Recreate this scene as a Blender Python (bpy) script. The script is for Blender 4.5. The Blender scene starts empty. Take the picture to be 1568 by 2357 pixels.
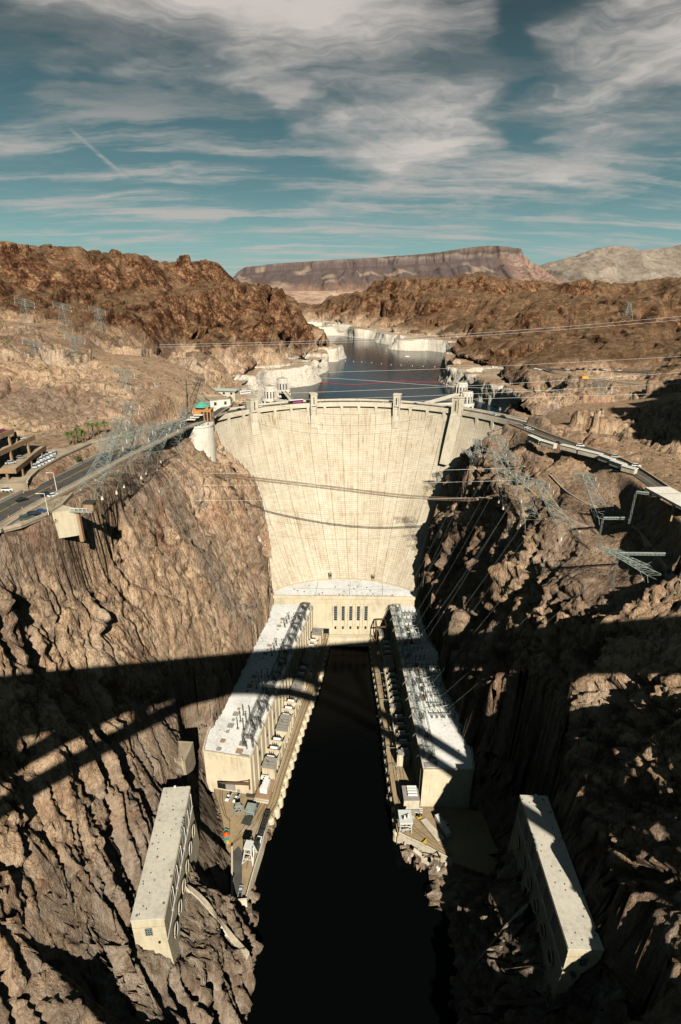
import bpy, bmesh, math, random
import numpy as np
from mathutils import Vector, Matrix
R = math.radians
sc = bpy.context.scene
COL = sc.collection
# ------------------------------------------------------------------ camera
CAMZ = 273.0
FOC = 1250.0                     # focal length in units of a 1568 x 2356 picture
PITCH = math.atan(1250 / 3039.)
ROLL = R(0.7)
cam = bpy.data.objects.new('camera', bpy.data.cameras.new('camera'))
COL.objects.link(cam); sc.camera = cam
cam.data.sensor_fit = 'VERTICAL'; cam.data.sensor_height = 36.0
cam.data.lens = FOC / 2356.4 * 36.0
cam.data.clip_start = 0.5; cam.data.clip_end = 60000
cam.matrix_world = (Matrix.Translation((0, 0, CAMZ)) @ Matrix.Rotation(math.pi / 2 - PITCH, 4, 'X')
                    @ Matrix.Rotation(ROLL, 4, 'Z'))
# ------------------------------------------------------------------ light
SUN_AZ, SUN_EL = R(14.5), R(36.0)      # azimuth measured from -Y (behind the camera) towards +X
sdir = Vector((math.sin(SUN_AZ) * math.cos(SUN_EL), -math.cos(SUN_AZ) * math.cos(SUN_EL), math.sin(SUN_EL)))
sun = bpy.data.objects.new('sun', bpy.data.lights.new('sun', 'SUN'))
COL.objects.link(sun)
sun.data.energy = 5.0; sun.data.angle = R(0.5); sun.data.color = (1.0, 0.92, 0.80)
sun.rotation_euler = sdir.to_track_quat('Z', 'Y').to_euler()
sc.view_settings.view_transform = 'Standard'; sc.view_settings.look = 'None'
sc.view_settings.exposure = 0.5; sc.view_settings.gamma = 1.0
sc.view_settings.use_curve_mapping = False
world = bpy.data.worlds.new('World'); sc.world = world; world.use_nodes = True


sc.cycles.max_bounces = 4; sc.cycles.diffuse_bounces = 0; sc.cycles.glossy_bounces = 2
sc.cycles.caustics_reflective = False; sc.cycles.caustics_refractive = False

def build_world():
    nt = world.node_tree; nt.nodes.clear()
    N = nt.nodes.new; L = nt.links.new
    def M(op, a, b=None, clamp=False):
        n = N('ShaderNodeMath'); n.operation = op; n.use_clamp = clamp
        for i, v in enumerate((a, b)):
            if v is None: continue
            if isinstance(v, (int, float)): n.inputs[i].default_value = v
            else: L(v, n.inputs[i])
        return n.outputs[0]
    def mixc(f, a, b, blend='MIX'):
        n = N('ShaderNodeMix'); n.data_type = 'RGBA'; n.blend_type = blend
        if isinstance(f, (int, float)): n.inputs[0].default_value = f
        else: L(f, n.inputs[0])
        for i, v in ((6, a), (7, b)):
            if isinstance(v, tuple): n.inputs[i].default_value = (*v, 1)
            else: L(v, n.inputs[i])
        return n.outputs[2]
    sky = N('ShaderNodeTexSky'); sky.sky_type = 'NISHITA'; sky.sun_disc = False
    sky.sun_elevation = SUN_EL; sky.sun_rotation = math.pi - SUN_AZ
    sky.air_density = 0.75; sky.dust_density = 0.3; sky.ozone_density = 0.6
    tc = N('ShaderNodeTexCoord'); sep = N('ShaderNodeSeparateXYZ'); L(tc.outputs['Generated'], sep.inputs[0])
    ex = M('ARCSINE', M('MINIMUM', M('MAXIMUM', sep.outputs[2], -1.0), 1.0))       # elevation of the sight line
    az = M('ARCTAN2', sep.outputs[0], sep.outputs[1])                              # bearing
    cr = N('ShaderNodeValToRGB'); el = cr.color_ramp.elements
    stops = [(0.0, (0.46, 0.70, 0.71)), (0.06, (0.34, 0.59, 0.62)), (0.13, (0.175, 0.345, 0.38)), (0.22, (0.095, 0.195, 0.225)), (0.32, (0.055, 0.092, 0.105)), (0.5, (0.048, 0.085, 0.10)), (1.0, (0.042, 0.072, 0.085))]
    while len(el) < len(stops): el.new(0.5)
    for e_, (p_, c_) in zip(el, stops): e_.position = p_; e_.color = (*c_, 1)
    L(M('DIVIDE', M('MAXIMUM', ex, 0.0), 1.1), cr.inputs[0])
    grad = mixc(1.0, cr.outputs[0], (9.0, 9.0, 9.0), 'MULTIPLY')
    base = mixc(0.8, mixc(1.0, sky.outputs[0], SKY_TINT, 'MULTIPLY'), grad)
    zp = M('ADD', M('MAXIMUM', sep.outputs[2], 0.0), 0.12)
    comb = N('ShaderNodeCombineXYZ'); L(M('DIVIDE', sep.outputs[0], zp), comb.inputs[0]); L(M('DIVIDE', sep.outputs[1], zp), comb.inputs[1])
    def noise(vec, scale, detail, rough, dist, rot=0, sx=1, sy=1, off=(0, 0, 0)):
        mp = N('ShaderNodeMapping'); L(vec, mp.inputs[0])
        mp.inputs['Location'].default_value = off; mp.inputs['Rotation'].default_value = (0, 0, rot)
        mp.inputs['Scale'].default_value = (sx, sy, 1)
        n = N('ShaderNodeTexNoise'); L(mp.outputs[0], n.inputs['Vector'])
        n.inputs['Scale'].default_value = scale; n.inputs['Detail'].default_value = detail
        n.inputs['Roughness'].default_value = rough; n.inputs['Distortion'].default_value = dist
        return n.outputs
    def ramp(val, a, b, c=0.0, d=1.0):
        n = N('ShaderNodeMapRange'); n.interpolation_type = 'SMOOTHSTEP'; L(val, n.inputs[0])
        n.inputs[1].default_value = a; n.inputs[2].default_value = b; n.inputs[3].default_value = c; n.inputs[4].default_value = d
        return n.outputs[0]
    wn = noise(comb.outputs[0], 1.6, 4, 0.55, 0.0)[1]
    ws = N('ShaderNodeVectorMath'); ws.operation = 'SUBTRACT'; L(wn, ws.inputs[0]); ws.inputs[1].default_value = (0.5, 0.5, 0.5)
    wv = N('ShaderNodeVectorMath'); wv.operation = 'SCALE'; L(ws.outputs[0], wv.inputs[0]); wv.inputs['Scale'].default_value = 0.34
    vec = N('ShaderNodeVectorMath'); vec.operation = 'ADD'; L(comb.outputs[0], vec.inputs[0]); L(wv.outputs[0], vec.inputs[1])
    wsep = N('ShaderNodeSeparateXYZ'); L(ws.outputs[0], wsep.inputs[0])
    az2 = M('ADD', az, M('MULTIPLY', wsep.outputs[0], 0.30)); ex2 = M('ADD', ex, M('MULTIPLY', wsep.outputs[1], 0.16))
    V = vec.outputs[0]
    big = noise(V, 1.7, 10, 0.58, 0.0, -0.6, 0.75, 1.3, (3.1, 1.7, 0))[0]
    fine = noise(V, 6.5, 8, 0.62, 0.0, -0.6, 0.6, 1.8)[0]
    streak = noise(V, 1.7, 10, 0.6, 0.0, 0.14, 0.42, 2.2, (0.4, 5.2, 0))[0]
    c2d = N('ShaderNodeCombineXYZ'); L(az2, c2d.inputs[0]); L(M('MULTIPLY', ex2, 1.7), c2d.inputs[1]); A2 = c2d.outputs[0]
    fibre = noise(A2, 4.2, 13, 0.60, 0.0, 0.62, 0.55, 1.9, (7.7, 2.2, 0))[0]
    fine = noise(A2, 9.0, 9, 0.60, 0.0, 0.5, 0.5, 1.9)[0]
    cover = None
    for px, py, rx, ry, rot, w in CLOUDS:
        ca, ce = math.atan((px - 784) / 1340.), math.atan((664 - py) / 1380.) * 0.93
        ra, re = rx / 1500., ry / 1500.
        trail = ry < 10
        du = M('SUBTRACT', az if trail else az2, ca); dv = M('SUBTRACT', ex if trail else ex2, ce)
        c, s = math.cos(rot), math.sin(rot)
        a = M('ADD', M('MULTIPLY', du, c / ra), M('MULTIPLY', dv, s / ra))
        b = M('ADD', M('MULTIPLY', du, -s / re), M('MULTIPLY', dv, c / re))
        d = M('ADD', M('MULTIPLY', a, a), M('MULTIPLY', b, b))
        g = M('MULTIPLY', M('EXPONENT', M('MULTIPLY', d, -1.0)), w)
        cover = g if cover is None else M('ADD', cover, g)
    dens = M('ADD', M('ADD', M('MULTIPLY', M('SUBTRACT', big, 0.5), 1.7), M('MULTIPLY', M('SUBTRACT', fine, 0.5), 1.1)), cover)
    c1 = M('MULTIPLY', ramp(dens, -0.10, 1.15), ramp(M('ADD', fibre, M('MULTIPLY', cover, 0.10)), 0.34, 0.66, 0.15, 1.0))
    sm = ramp(ex, 0.33, 0.16, 0.25, 1.0)
    c2 = M('MULTIPLY', M('MULTIPLY', ramp(M('ADD', streak, M('MULTIPLY', M('SUBTRACT', fine, 0.5), 0.25)), 0.44, 0.70), 0.85), sm)
    c = M('ADD', c1, M('MULTIPLY', c2, M('SUBTRACT', 1.0, c1)), clamp=True)
    shade = ramp(M('ADD', M('MULTIPLY', cover, 0.30), M('ADD', M('MULTIPLY', big, 0.75), M('MULTIPLY', fibre, 0.75))), 0.62, 1.15)
    ccol = mixc(M('MAXIMUM', shade, M('MULTIPLY', sm, 0.75)), (2.2, 2.3, 2.35), (8.9, 8.2, 7.6))
    col = mixc(M('MULTIPLY', c, 0.95), base, ccol)
    bg = N('ShaderNodeBackground'); L(col, bg.inputs[0]); bg.inputs[1].default_value = SKY_STR
    out = N('ShaderNodeOutputWorld'); L(bg.outputs[0], out.inputs[0])
SKY_STR = 0.05
SKY_TINT = (0.78, 1.05, 0.80)
CLOUDS = [  # where the veils of cloud lie (survey position, radii, tilt, weight)
    (760, 130, 310, 170, -0.3, 0.84), (930, 380, 200, 105, 0.5, 0.78), (660, 270, 170, 80, -0.6, 0.6),
    (1400, 215, 320, 130, 0.1, 1.05), (1300, 40, 260, 70, 0.1, 0.65), (1260, 400, 220, 50, 0.2, 0.5),
    (260, 110, 260, 110, -0.4, 0.85), (420, 10, 380, 80, 0.0, 0.65), (60, 30, 120, 50, -0.4, 0.4), (960, 60, 150, 80, 0, 0.1),
    (1110, 210, 50, 120, 0.35, -0.9), (1180, 330, 150, 40, 0.1, -0.45), (1530, 30, 90, 40, 0, -0.8), (1200, 95, 90, 25, 0.1, -0.8),
    (240, 378, 110, 7, -0.66, 1.0), (300, 320, 380, 90, -0.15, -0.80), (560, 330, 130, 70, -0.5, -0.5), (20, 190, 160, 70, -0.3, -0.5), (1500, 350, 160, 50, 0, -0.2),
]
build_world()
# ------------------------------------------------------------------ helpers
def ray(px, py):
    x = (px - 784) / FOC; y = (py - 1178) / FOC
    c, s = math.cos(ROLL), math.sin(ROLL)
    x, y = x * c + y * s, -x * s + y * c
    return x, math.cos(PITCH) - y * math.sin(PITCH), -(math.sin(PITCH) + y * math.cos(PITCH))

def at(px, py, z):
    """world point on the level z that the survey ray px, py meets"""
    r = ray(px, py); t = (z - CAMZ) / r[2]
    return (r[0] * t, r[1] * t, z)

def aty(px, py, Y):
    r = ray(px, py); t = Y / r[1]
    return (r[0] * t, Y, CAMZ + r[2] * t)

# dam geometry (arch about a vertical axis)
DCX, DCY, DR = 15.0, 347.0, 131.0
CREST = 180.0
def dam_R(z, a=0.0):
    """distance of the downstream face from the crest's axis at height z and bearing a: the arch flattens downwards"""
    t = np.clip((CREST - 4 - np.asarray(z, float)) / 131.0, 0, None) ** 1.30
    ox, oy, R_ = -10.4 * t, -31.6 * t, DR - 37.5 * t
    ou = ox * np.sin(a) + oy * np.cos(a)
    return ou + np.sqrt(R_ * R_ - ox * ox - oy * oy + ou * ou)

def atdam(px, py):
    r = ray(px, py)
    t = 250.0
    while t < 700:
        x, y, z = r[0] * t, r[1] * t, CAMZ + r[2] * t
        if y > DCY - 40 and math.hypot(x - DCX, y - DCY) > dam_R(z, math.atan2(x - DCX, y - DCY)): return (x, y, z)
        t += 0.5
    return (x, y, z)

def _hash(ix, iy, iz, seed):
    h = (ix.astype(np.int64) * 374761393 + iy.astype(np.int64) * 668265263 + iz.astype(np.int64) * 2147483647 + seed * 1274126177) & 0xffffffff
    h = ((h ^ (h >> 13)) * 1274126177) & 0xffffffff
    h = ((h ^ (h >> 16)) * 2246822519) & 0xffffffff
    return (h ^ (h >> 15)) & 0xffffffff

def vnoise(P, seed=0):
    """value noise, P (n,3) -> (n) in -1..1"""
    I = np.floor(P); f = (P - I).astype(np.float32); I = I.astype(np.int32)
    f = f * f * (3 - 2 * f)
    out = np.zeros(len(P), np.float32)
    for dx in (0, 1):
        wx = f[:, 0] if dx else 1 - f[:, 0]
        for dy in (0, 1):
            wy = f[:, 1] if dy else 1 - f[:, 1]
            for dz in (0, 1):
                wz = f[:, 2] if dz else 1 - f[:, 2]
                h = _hash(I[:, 0] + dx, I[:, 1] + dy, I[:, 2] + dz, seed)
                out += wx * wy * wz * ((h & 0xffff).astype(np.float32) / 32767.5 - 1)
    return out

def fbm(P, octaves, seed=0, gain=0.5, ridged=False):
    a, s, out = 1.0, 1.0, np.zeros(len(P), np.float32); tot = 0
    for o in range(octaves):
        n = vnoise(P * s + o * 17.3, seed + o)
        if ridged: n = 1 - 2 * np.abs(n)
        out += a * n; tot += a
        a *= gain; s *= 2.03
    return out / tot

def facets(P, seed=0):
    """3-D Voronoi cells, every cell a tilted plane of its own: broken, blocky rock; returns height, edge distance"""
    I = np.floor(P).astype(np.int32)
    n = len(P)
    best = np.full(n, 9e9, np.float32); second = np.full(n, 9e9, np.float32); val = np.zeros(n, np.float32)
    for dx in (-1, 0, 1):
        for dy in (-1, 0, 1):
            for dz in (-1, 0, 1):
                cx, cy, cz = I[:, 0] + dx, I[:, 1] + dy, I[:, 2] + dz
                h = _hash(cx, cy, cz, seed)
                ox = P[:, 0] - (cx + (h & 255) / 255.0); oy = P[:, 1] - (cy + ((h >> 8) & 255) / 255.0)
                oz = P[:, 2] - (cz + ((h >> 16) & 255) / 255.0)
                d = (ox * ox + oy * oy + oz * oz).astype(np.float32)
                h2 = _hash(cx, cy, cz, seed + 77)
                g = (((h2 & 255) / 127.5 - 1) * ox + (((h2 >> 8) & 255) / 127.5 - 1) * oy + (((h2 >> 16) & 255) / 127.5 - 1) * oz) * 0.9 + ((h2 >> 24) / 127.5 - 1) * 0.5
                closer = d < best
                second = np.where(closer, best, np.minimum(second, d))
                val = np.where(closer, g, val); best = np.where(closer, d, best)
    return val.astype(np.float32), np.sqrt(second) - np.sqrt(best)
# ------------------------------------------------------------------ the canyon
LEFT = {   # cross sections of the left wall, river to rim: Y -> (x, z)
    -120: [(-30, 0), (-50, 30), (-80, 90), (-110, 160), (-150, 230), (-190, 262), (-300, 290)],
    -20: [(-34, 0), (-50, 40), (-75, 90), (-105, 150), (-140, 210), (-175, 250), (-260, 262)],
    40: [(-38, 0), (-52, 45), (-72, 80), (-92, 110), (-120, 165), (-150, 205), (-200, 225)],
    85: [(-38, 0), (-53, 45), (-72, 78), (-93, 102), (-116, 145), (-140, 178), (-170, 188)],
    120: [(-38, 0), (-50, 30), (-57, 52), (-70, 60), (-76, 74), (-90, 92), (-106, 122), (-124, 158), (-140, 183), (-160, 188)],
    145: [(-39, 0), (-50, 28), (-58, 50), (-76, 72), (-92, 100), (-112, 140), (-126, 170), (-134, 186), (-160, 189)],
    168: [(-42, 0), (-54, 22), (-62, 45), (-76, 68), (-92, 100), (-112, 142), (-124, 172), (-130, 186), (-150, 189)],
    195: [(-44, 8), (-58, 30), (-72, 60), (-90, 100), (-105, 138), (-116, 165), (-124, 186), (-134, 189)],
    225: [(-50, 8), (-70, 14), (-73, 40), (-82, 66), (-96, 110), (-106, 142), (-114, 165), (-118, 176), (-126, 181)],
    260: [(-52, 8), (-66, 14), (-68.5, 40), (-78, 70), (-90, 112), (-100, 146), (-108, 168), (-114, 176), (-122, 180)],
    300: [(-50, 8), (-60, 14), (-62.5, 40), (-72, 72), (-84, 112), (-94, 146), (-102, 166), (-108, 174), (-114, 176)],
    340: [(-45, 8), (-54, 20), (-57, 45), (-66, 78), (-77, 115), (-88, 146), (-96, 158), (-104, 168)],
    375: [(-40, 8), (-49, 20), (-51.5, 42), (-60, 80), (-70, 115), (-80, 142), (-90, 152), (-100, 158)],
}
RIGHT = {
    -120: [(30, 0), (50, 40), (75, 95), (105, 150), (140, 210), (185, 260), (300, 300)],
    -50: [(34, 0), (50, 36), (75, 72), (112, 130), (142, 180), (164, 215), (200, 245), (270, 270)],
    0: [(36, 0), (52, 34), (78, 70), (112, 125), (136, 165), (152, 190), (165, 215), (210, 240)],
    50: [(38, 0), (54, 26), (76, 56), (104, 100), (124, 142), (142, 172), (164, 195), (200, 210)],
    85: [(48, 0), (56, 22), (66, 44), (84, 66), (100, 98), (114, 128), (130, 155), (150, 172), (180, 185)],
    120: [(50, 0), (56, 14), (64, 34), (76, 50), (89, 72), (98, 98), (110, 124), (126, 148), (150, 162), (180, 172)],
    145: [(52, 0), (62, 8), (74, 28), (80, 50), (90, 73), (99, 97), (112, 122), (128, 144), (150, 158), (180, 168)],
    170: [(52, 0), (66, 6), (78, 22), (84, 46), (91, 72), (100, 97), (112, 120), (128, 141), (146, 154), (175, 166)],
    192: [(38, 5), (60, 6), (82, 10), (87, 34), (92, 68), (101, 95), (112, 118), (126, 138), (144, 153), (170, 166)],
    225: [(42, 8), (70, 12), (76, 38), (84, 64), (93, 95), (106, 121), (121, 139), (138, 152), (156, 168), (168, 178)],
    260: [(42, 8), (67, 12), (71, 38), (79, 68), (88, 98), (101, 125), (117, 145), (135, 156), (156, 171), (170, 180)],
    300: [(42, 8), (63, 12), (67, 38), (75, 66), (87, 98), (100, 126), (114, 148), (126, 162), (150, 176)],
    340: [(42, 8), (62, 14), (66, 38), (75, 68), (87, 102), (98, 132), (109, 153), (116, 165), (132, 175)],
    372: [(45, 8), (60, 20), (66, 42), (75, 74), (86, 108), (96, 136), (105, 154), (113, 166), (128, 177)],
}
CTRL = []
for S in (LEFT, RIGHT):
    for Y, prof in S.items():
        for (x0, z0), (x1, z1) in zip(prof, prof[1:]):
            n = max(1, int(math.hypot(x1 - x0, z1 - z0) / 14))
            for k in range(n): CTRL.append((x0 + (x1 - x0) * k / n, Y, z0 + (z1 - z0) * k / n))
        CTRL.append((prof[-1][0], Y, prof[-1][1]))
for Y in range(-120, 401, 40):
    CTRL += [(-18, Y, -5), (0, Y, -6), (18, Y, -5)]
CTRL += [at(*a) for a in (
    # left rim, roads and car park level
    (0, 1150, 190), (90, 1130, 189), (190, 1100, 188), (300, 1040, 186), (400, 985, 183), (60, 1060, 191), (150, 1020, 191),
    (0, 1040, 193), (60, 990, 195), (120, 1030, 193), (220, 1010, 189), (350, 985, 185), (430, 965, 183),
    (460, 960, 182), (480, 950, 181), (540, 925, 180), (500, 905, 181),
    # rock below the round terrace
    (350, 1085, 176), (400, 1050, 170), (420, 1080, 160), (480, 1080, 158), (520, 1060, 152),
    # right abutment, road level and the plateau inside the curve
    (1190, 985, 179), (1250, 1003, 181), (1330, 1030, 181), (1440, 1070, 181), (1510, 1110, 181), (1568, 1150, 181),
    (1140, 1025, 170), (1090, 1052, 163), (1200, 1040, 174), (1280, 1060, 173), (1360, 1090, 172), (1450, 1150, 168),
    (1568, 1210, 176), (1500, 1160, 177), (1568, 1290, 168), (1440, 1105, 178), (1520, 1230, 170), (1230, 1090, 168), (1300, 1150, 164), (1400, 1200, 160), (1480, 1230, 158), (1200, 1140, 160),
    (1280, 1210, 154), (1350, 1260, 151), (1450, 1300, 150), (1568, 1400, 150), (1150, 1100, 158),
    # upstream right terrace with the curved road
    (1240, 850, 186), (1330, 858, 185), (1400, 855, 185), (1480, 870, 185), (1568, 890, 185), (1300, 880, 184), (1400, 895, 184), (1500, 915, 184),
    # shorelines
    (720, 885, 139), (680, 891, 139), (630, 897, 139), (595, 925, 139), (775, 828, 139), (735, 832, 139), (690, 834, 139),
    (722, 862, 141), (765, 798, 165), (685, 803, 165), (700, 842, 162), (640, 843, 165), (560, 856, 166), (480, 852, 168), (600, 870, 152), (520, 880, 165), (560, 900, 160), (520, 905, 172), (560, 915, 170),
    (740, 757, 139), (840, 768, 139), (905, 775, 139), (925, 797, 139), (1065, 815, 139), (985, 806, 139), (1050, 870, 139), (1030, 862, 139), (1140, 890, 139), (1150, 935, 139), (1185, 955, 139), (1215, 978, 139),
    (1135, 852, 163), (1050, 838, 163), (1170, 885, 163), (1250, 910, 165), (1200, 905, 160), (1060, 792, 163), (930, 778, 163), (905, 763, 165), (840, 758, 163), (740, 750, 163),
)]
LAKEBED = [(0, 500, 60), (-40, 500, 90), (60, 500, 70), (110, 480, 90), (0, 560, 60), (80, 560, 80), (130, 560, 110), (0, 620, 80), (100, 640, 90), (115, 520, 100), (130, 505, 110), (150, 520, 110), (165, 540, 120), (150, 570, 110), (170, 600, 120), (185, 570, 125), (120, 600, 100), (-75, 520, 120), (20, 700, 90), (100, 760, 100), (20, 850, 100), (110, 880, 110), (30, 1000, 100), (150, 1000, 110), (60, 1100, 110), (200, 1100, 110), (60, 1250, 115), (200, 1200, 115), (60, 1400, 115), (0, 1500, 115), (-20, 1700, 115), (-60, 1850, 115), (60, 1650, 120), (-50, 1300, 118), (-80, 1600, 118)]
CTRL += LAKEBED
CTRL += [aty(*a) for a in (
    # hills on the left
    (0, 960, 310), (100, 950, 335), (200, 960, 345), (300, 950, 360), (400, 930, 390), (0, 850, 370), (100, 860, 390), (200, 850, 410), (300, 870, 420), (400, 870, 450), (450, 860, 500),
    (0, 750, 470), (100, 770, 480), (200, 770, 500), (300, 790, 520), (400, 800, 540), (480, 820, 580), (560, 828, 840), (640, 818, 940), (670, 820, 985), (600, 815, 900), (600, 835, 880),
    (0, 690, 600), (100, 700, 620), (200, 710, 640), (300, 730, 660), (400, 760, 700), (500, 770, 760), (600, 780, 850), (680, 780, 980),
    (0, 610, 690), (100, 625, 710), (200, 635, 740), (300, 650, 780), (400, 660, 820), (500, 690, 880), (600, 710, 950), (680, 745, 1040),
    (0, 548, 780), (40, 551, 800), (90, 572, 830), (150, 583, 850), (240, 586, 880), (330, 606, 910), (380, 618, 920), (420, 606, 950), (460, 610, 970), (510, 630, 990), (560, 645, 1020), (620, 682, 1060), (660, 705, 1090), (700, 742, 1120), (740, 775, 1140), (762, 792, 1150),
    # hills on the right, far to near
    (715, 735, 2100), (760, 702, 2150), (830, 668, 2100), (900, 652, 2000), (985, 642, 1950), (1045, 645, 1900), (1110, 646, 1850), (1180, 665, 1800), (1230, 690, 1750),
    (800, 740, 1950), (880, 730, 1750), (950, 740, 1600), (1000, 770, 1480), (1000, 700, 1700), (1080, 700, 1650), (1050, 760, 1400),
    (1290, 690, 1900), (1350, 655, 1950), (1400, 690, 1900), (1480, 685, 1600), (1568, 660, 1500), (1300, 715, 1500), (1380, 712, 1450), (1450, 702, 1350), (1520, 705, 1300), (1568, 700, 1250),
    (1180, 722, 1300), (1110, 735, 1200), (1070, 780, 1060), (1042, 830, 950), (1140, 790, 950), (1200, 760, 1000), (1260, 735, 1060), (1330, 745, 1000), (1420, 745, 980), (1500, 750, 950), (1568, 760, 900),
    (1220, 800, 850), (1300, 800, 840), (1400, 800, 830), (1500, 800, 820), (1568, 820, 760), (1180, 840, 780), (1280, 830, 750), (1400, 832, 740), (1500, 845, 720),
    # rocky knoll between the terrace and the crest road
    (1240, 930, 520), (1300, 915, 540), (1400, 925, 500), (1480, 935, 470), (1568, 960, 420), (1250, 975, 440), (1320, 985, 410), (1400, 1000, 385), (1480, 1010, 345), (1540, 1060, 300),
)]
CTRL += [(262, 165, 335), (308, 205, 372), (370, 275, 372), (242, 112, 305), (208, 185, 186), (225, 240, 185), (262, 300, 190), (320, 380, 230), (200, 130, 200), (300, 60, 300), (420, 500, 250), (600, 700, 280), (-300, 150, 230), (-260, 250, 215), (-250, 180, 200), (-400, 300, 300), (-600, 600, 420),
         (-450, 1000, 260), (-250, 1250, 200), (-100, 1300, 140), (-600, 1300, 230), (-500, 1700, 200), (-300, 1800, 190), (-1000, 900, 400), (-1200, 1800, 260), (-800, 2400, 230), (0, 2500, 210), (300, 2700, 230), (900, 2600, 250), (1500, 2300, 330), (1800, 2600, 300), (1300, 1800, 330), (1200, 1000, 330), (-900, 300, 420), (900, 300, 330), (-700, -150, 330), (700, -150, 330), (-400, -200, 300), (400, -200, 300)]
for a in ((500, 995), (512, 1025), (560, 1068), (588, 1100), (604, 1150), (616, 1210), (626, 1270), (634, 1330)):
    p = atdam(*a); CTRL.append(p); CTRL.append((p[0] - 10, p[1] - 8, p[2] + 6)); CTRL.append((p[0] - 6, p[1] + 30, min(177, p[2] + 40)))
for a in ((1140, 1022), (1080, 1065), (1050, 1085), (1020, 1120), (990, 1180), (975, 1230), (962, 1290), (950, 1340)):
    p = atdam(*a); CTRL.append(p); CTRL.append((p[0] + 5, p[1] - 8, min(174, p[2] + 18))); CTRL.append((p[0] + 12, p[1] + 25, min(174, p[2] + 50)))
CT = np.array(CTRL, np.float64)
# thin out points that nearly coincide
keep = []
for i, p in enumerate(CT):
    if all((p[0] - CT[j][0]) ** 2 + (p[1] - CT[j][1]) ** 2 > 4 for j in keep): keep.append(i)
CT = CT[keep]

def rbf_fit(CT, smooth=0.3):
    n = len(CT)
    D = np.sqrt((CT[:, None, 0] - CT[None, :, 0]) ** 2 + (CT[:, None, 1] - CT[None, :, 1]) ** 2)
    A = np.zeros((n + 3, n + 3)); A[:n, :n] = D - smooth * np.eye(n)
    A[:n, n] = 1; A[:n, n + 1] = CT[:, 0]; A[:n, n + 2] = CT[:, 1]; A[n:, :n] = A[:n, n:].T
    return np.linalg.solve(A, np.concatenate([CT[:, 2], [0, 0, 0]]))
WT = rbf_fit(CT)
def base_z(X, Y):
    X = np.asarray(X, np.float64); Y = np.asarray(Y, np.float64)
    out = np.empty(len(X))
    for s in range(0, len(X), 20000):
        x, y = X[s:s + 20000], Y[s:s + 20000]
        D = np.sqrt((x[:, None] - CT[None, :, 0]).astype(np.float32) ** 2 + (y[:, None] - CT[None, :, 1]).astype(np.float32) ** 2)
        out[s:s + 20000] = D @ WT[:len(CT)].astype(np.float32) + WT[len(CT)] + WT[len(CT) + 1] * x + WT[len(CT) + 2] * y
    return out

def grid_mesh(name, P, nr, nc, mat, smooth=False):
    me = bpy.data.meshes.new(name)
    i = np.arange((nr - 1) * nc).reshape(nr - 1, nc)[:, :-1].ravel()
    F = np.stack([i, i + 1, i + nc + 1, i + nc], 1).astype(np.int32)
    me.vertices.add(len(P)); me.vertices.foreach_set('co', P.astype(np.float32).ravel())
    me.loops.add(F.size); me.loops.foreach_set('vertex_index', F.ravel())
    me.polygons.add(len(F)); me.polygons.foreach_set('loop_start', np.arange(0, F.size, 4, dtype=np.int32))
    me.polygons.foreach_set('loop_total', np.full(len(F), 4, np.int32))
    me.update(); me.materials.append(mat)
    if smooth: me.polygons.foreach_set('use_smooth', np.ones(len(F), bool))
    o = bpy.data.objects.new(name, me); COL.objects.link(o)
    return o
NC = 820
rows = []
y = -190.0
while y < 2700:
    rows.append(y)
    y += 4.0 if y < 20 else max(0.85, 0.0032 * y)
rows = np.array(rows); NR = len(rows)
print('terrain', NR, NC)
U = np.linspace(-1, 1, NC)
U = U * (0.72 + 0.28 * U * U)
def half_w(y): return 185 + 0.74 * max(y, 0)
HW = np.array([half_w(v) for v in rows])
X = (U[None, :] * HW[:, None] / 1.0).ravel(); Y = np.repeat(rows, NC)
Z = base_z(X, Y)
# keep the channel clean
def inside_river(x, y):
    xl = np.interp(y, [-200, 120, 150, 190, 234, 380], [-36, -37.5, -39, -40, -34, -16]); xr = np.interp(y, [-200, 60, 90, 170, 186, 192, 207, 288, 375], [36, 36, 47, 51, 47, 36, 34, 31, 29])
    return (x > xl) & (x < xr) & (y < 385)
rv = inside_river(X, Y)
# shore cliffs: the ground drops steeply into the lake
sh = (Y > 500) & (Z > 137)
leftb = (X < -20) & (Y < 960)
Z = np.where(sh & (Z < 167), 137 + np.minimum(np.where(leftb, 26, 25), (Z - 137) * np.where(leftb, 1.7, 3.2)), Z)
# contact line between the dam face and the rock
BL = [atdam(*a) for a in ((492, 952), (500, 995), (512, 1025), (560, 1068), (588, 1100), (604, 1150), (616, 1210), (626, 1270), (634, 1330))]
BR = [atdam(*a) for a in ((1186, 976), (1150, 1028), (1085, 1068), (1058, 1090), (1032, 1125), (1005, 1185), (990, 1235), (975, 1295), (962, 1345))]
la = np.array([(p[2], math.atan2(p[0] - DCX, p[1] - DCY)) for p in BL])[::-1]; ra = np.array([(p[2], math.atan2(p[0] - DCX, p[1] - DCY)) for p in BR])[::-1]
_a = np.arctan2(X - DCX, Y - DCY); _r = np.hypot(X - DCX, Y - DCY)
lo_, hi_ = np.full(len(X), -30.0), np.full(len(X), CREST - 4.0)                    # height of the face above this spot, by halving
for _ in range(14):
    md = (lo_ + hi_) / 2; o_ = dam_R(md, np.clip(_a, -1.4, 1.4)) < _r
    lo_ = np.where(o_, md, lo_); hi_ = np.where(o_, hi_, md)
zf = (lo_ + hi_) / 2
zone_ = (_r < DR + 10) & (_r > 60) & (np.abs(_a) < math.radians(75)) & (Y > 360)
zz_ = np.minimum(zf, 176)
aL, aR = np.interp(zz_, la[:, 0], la[:, 1]), np.interp(zz_, ra[:, 0], ra[:, 1])
dIn = np.minimum(_a - aL, aR - _a) * _r                                            # metres inside the contact line
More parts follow.
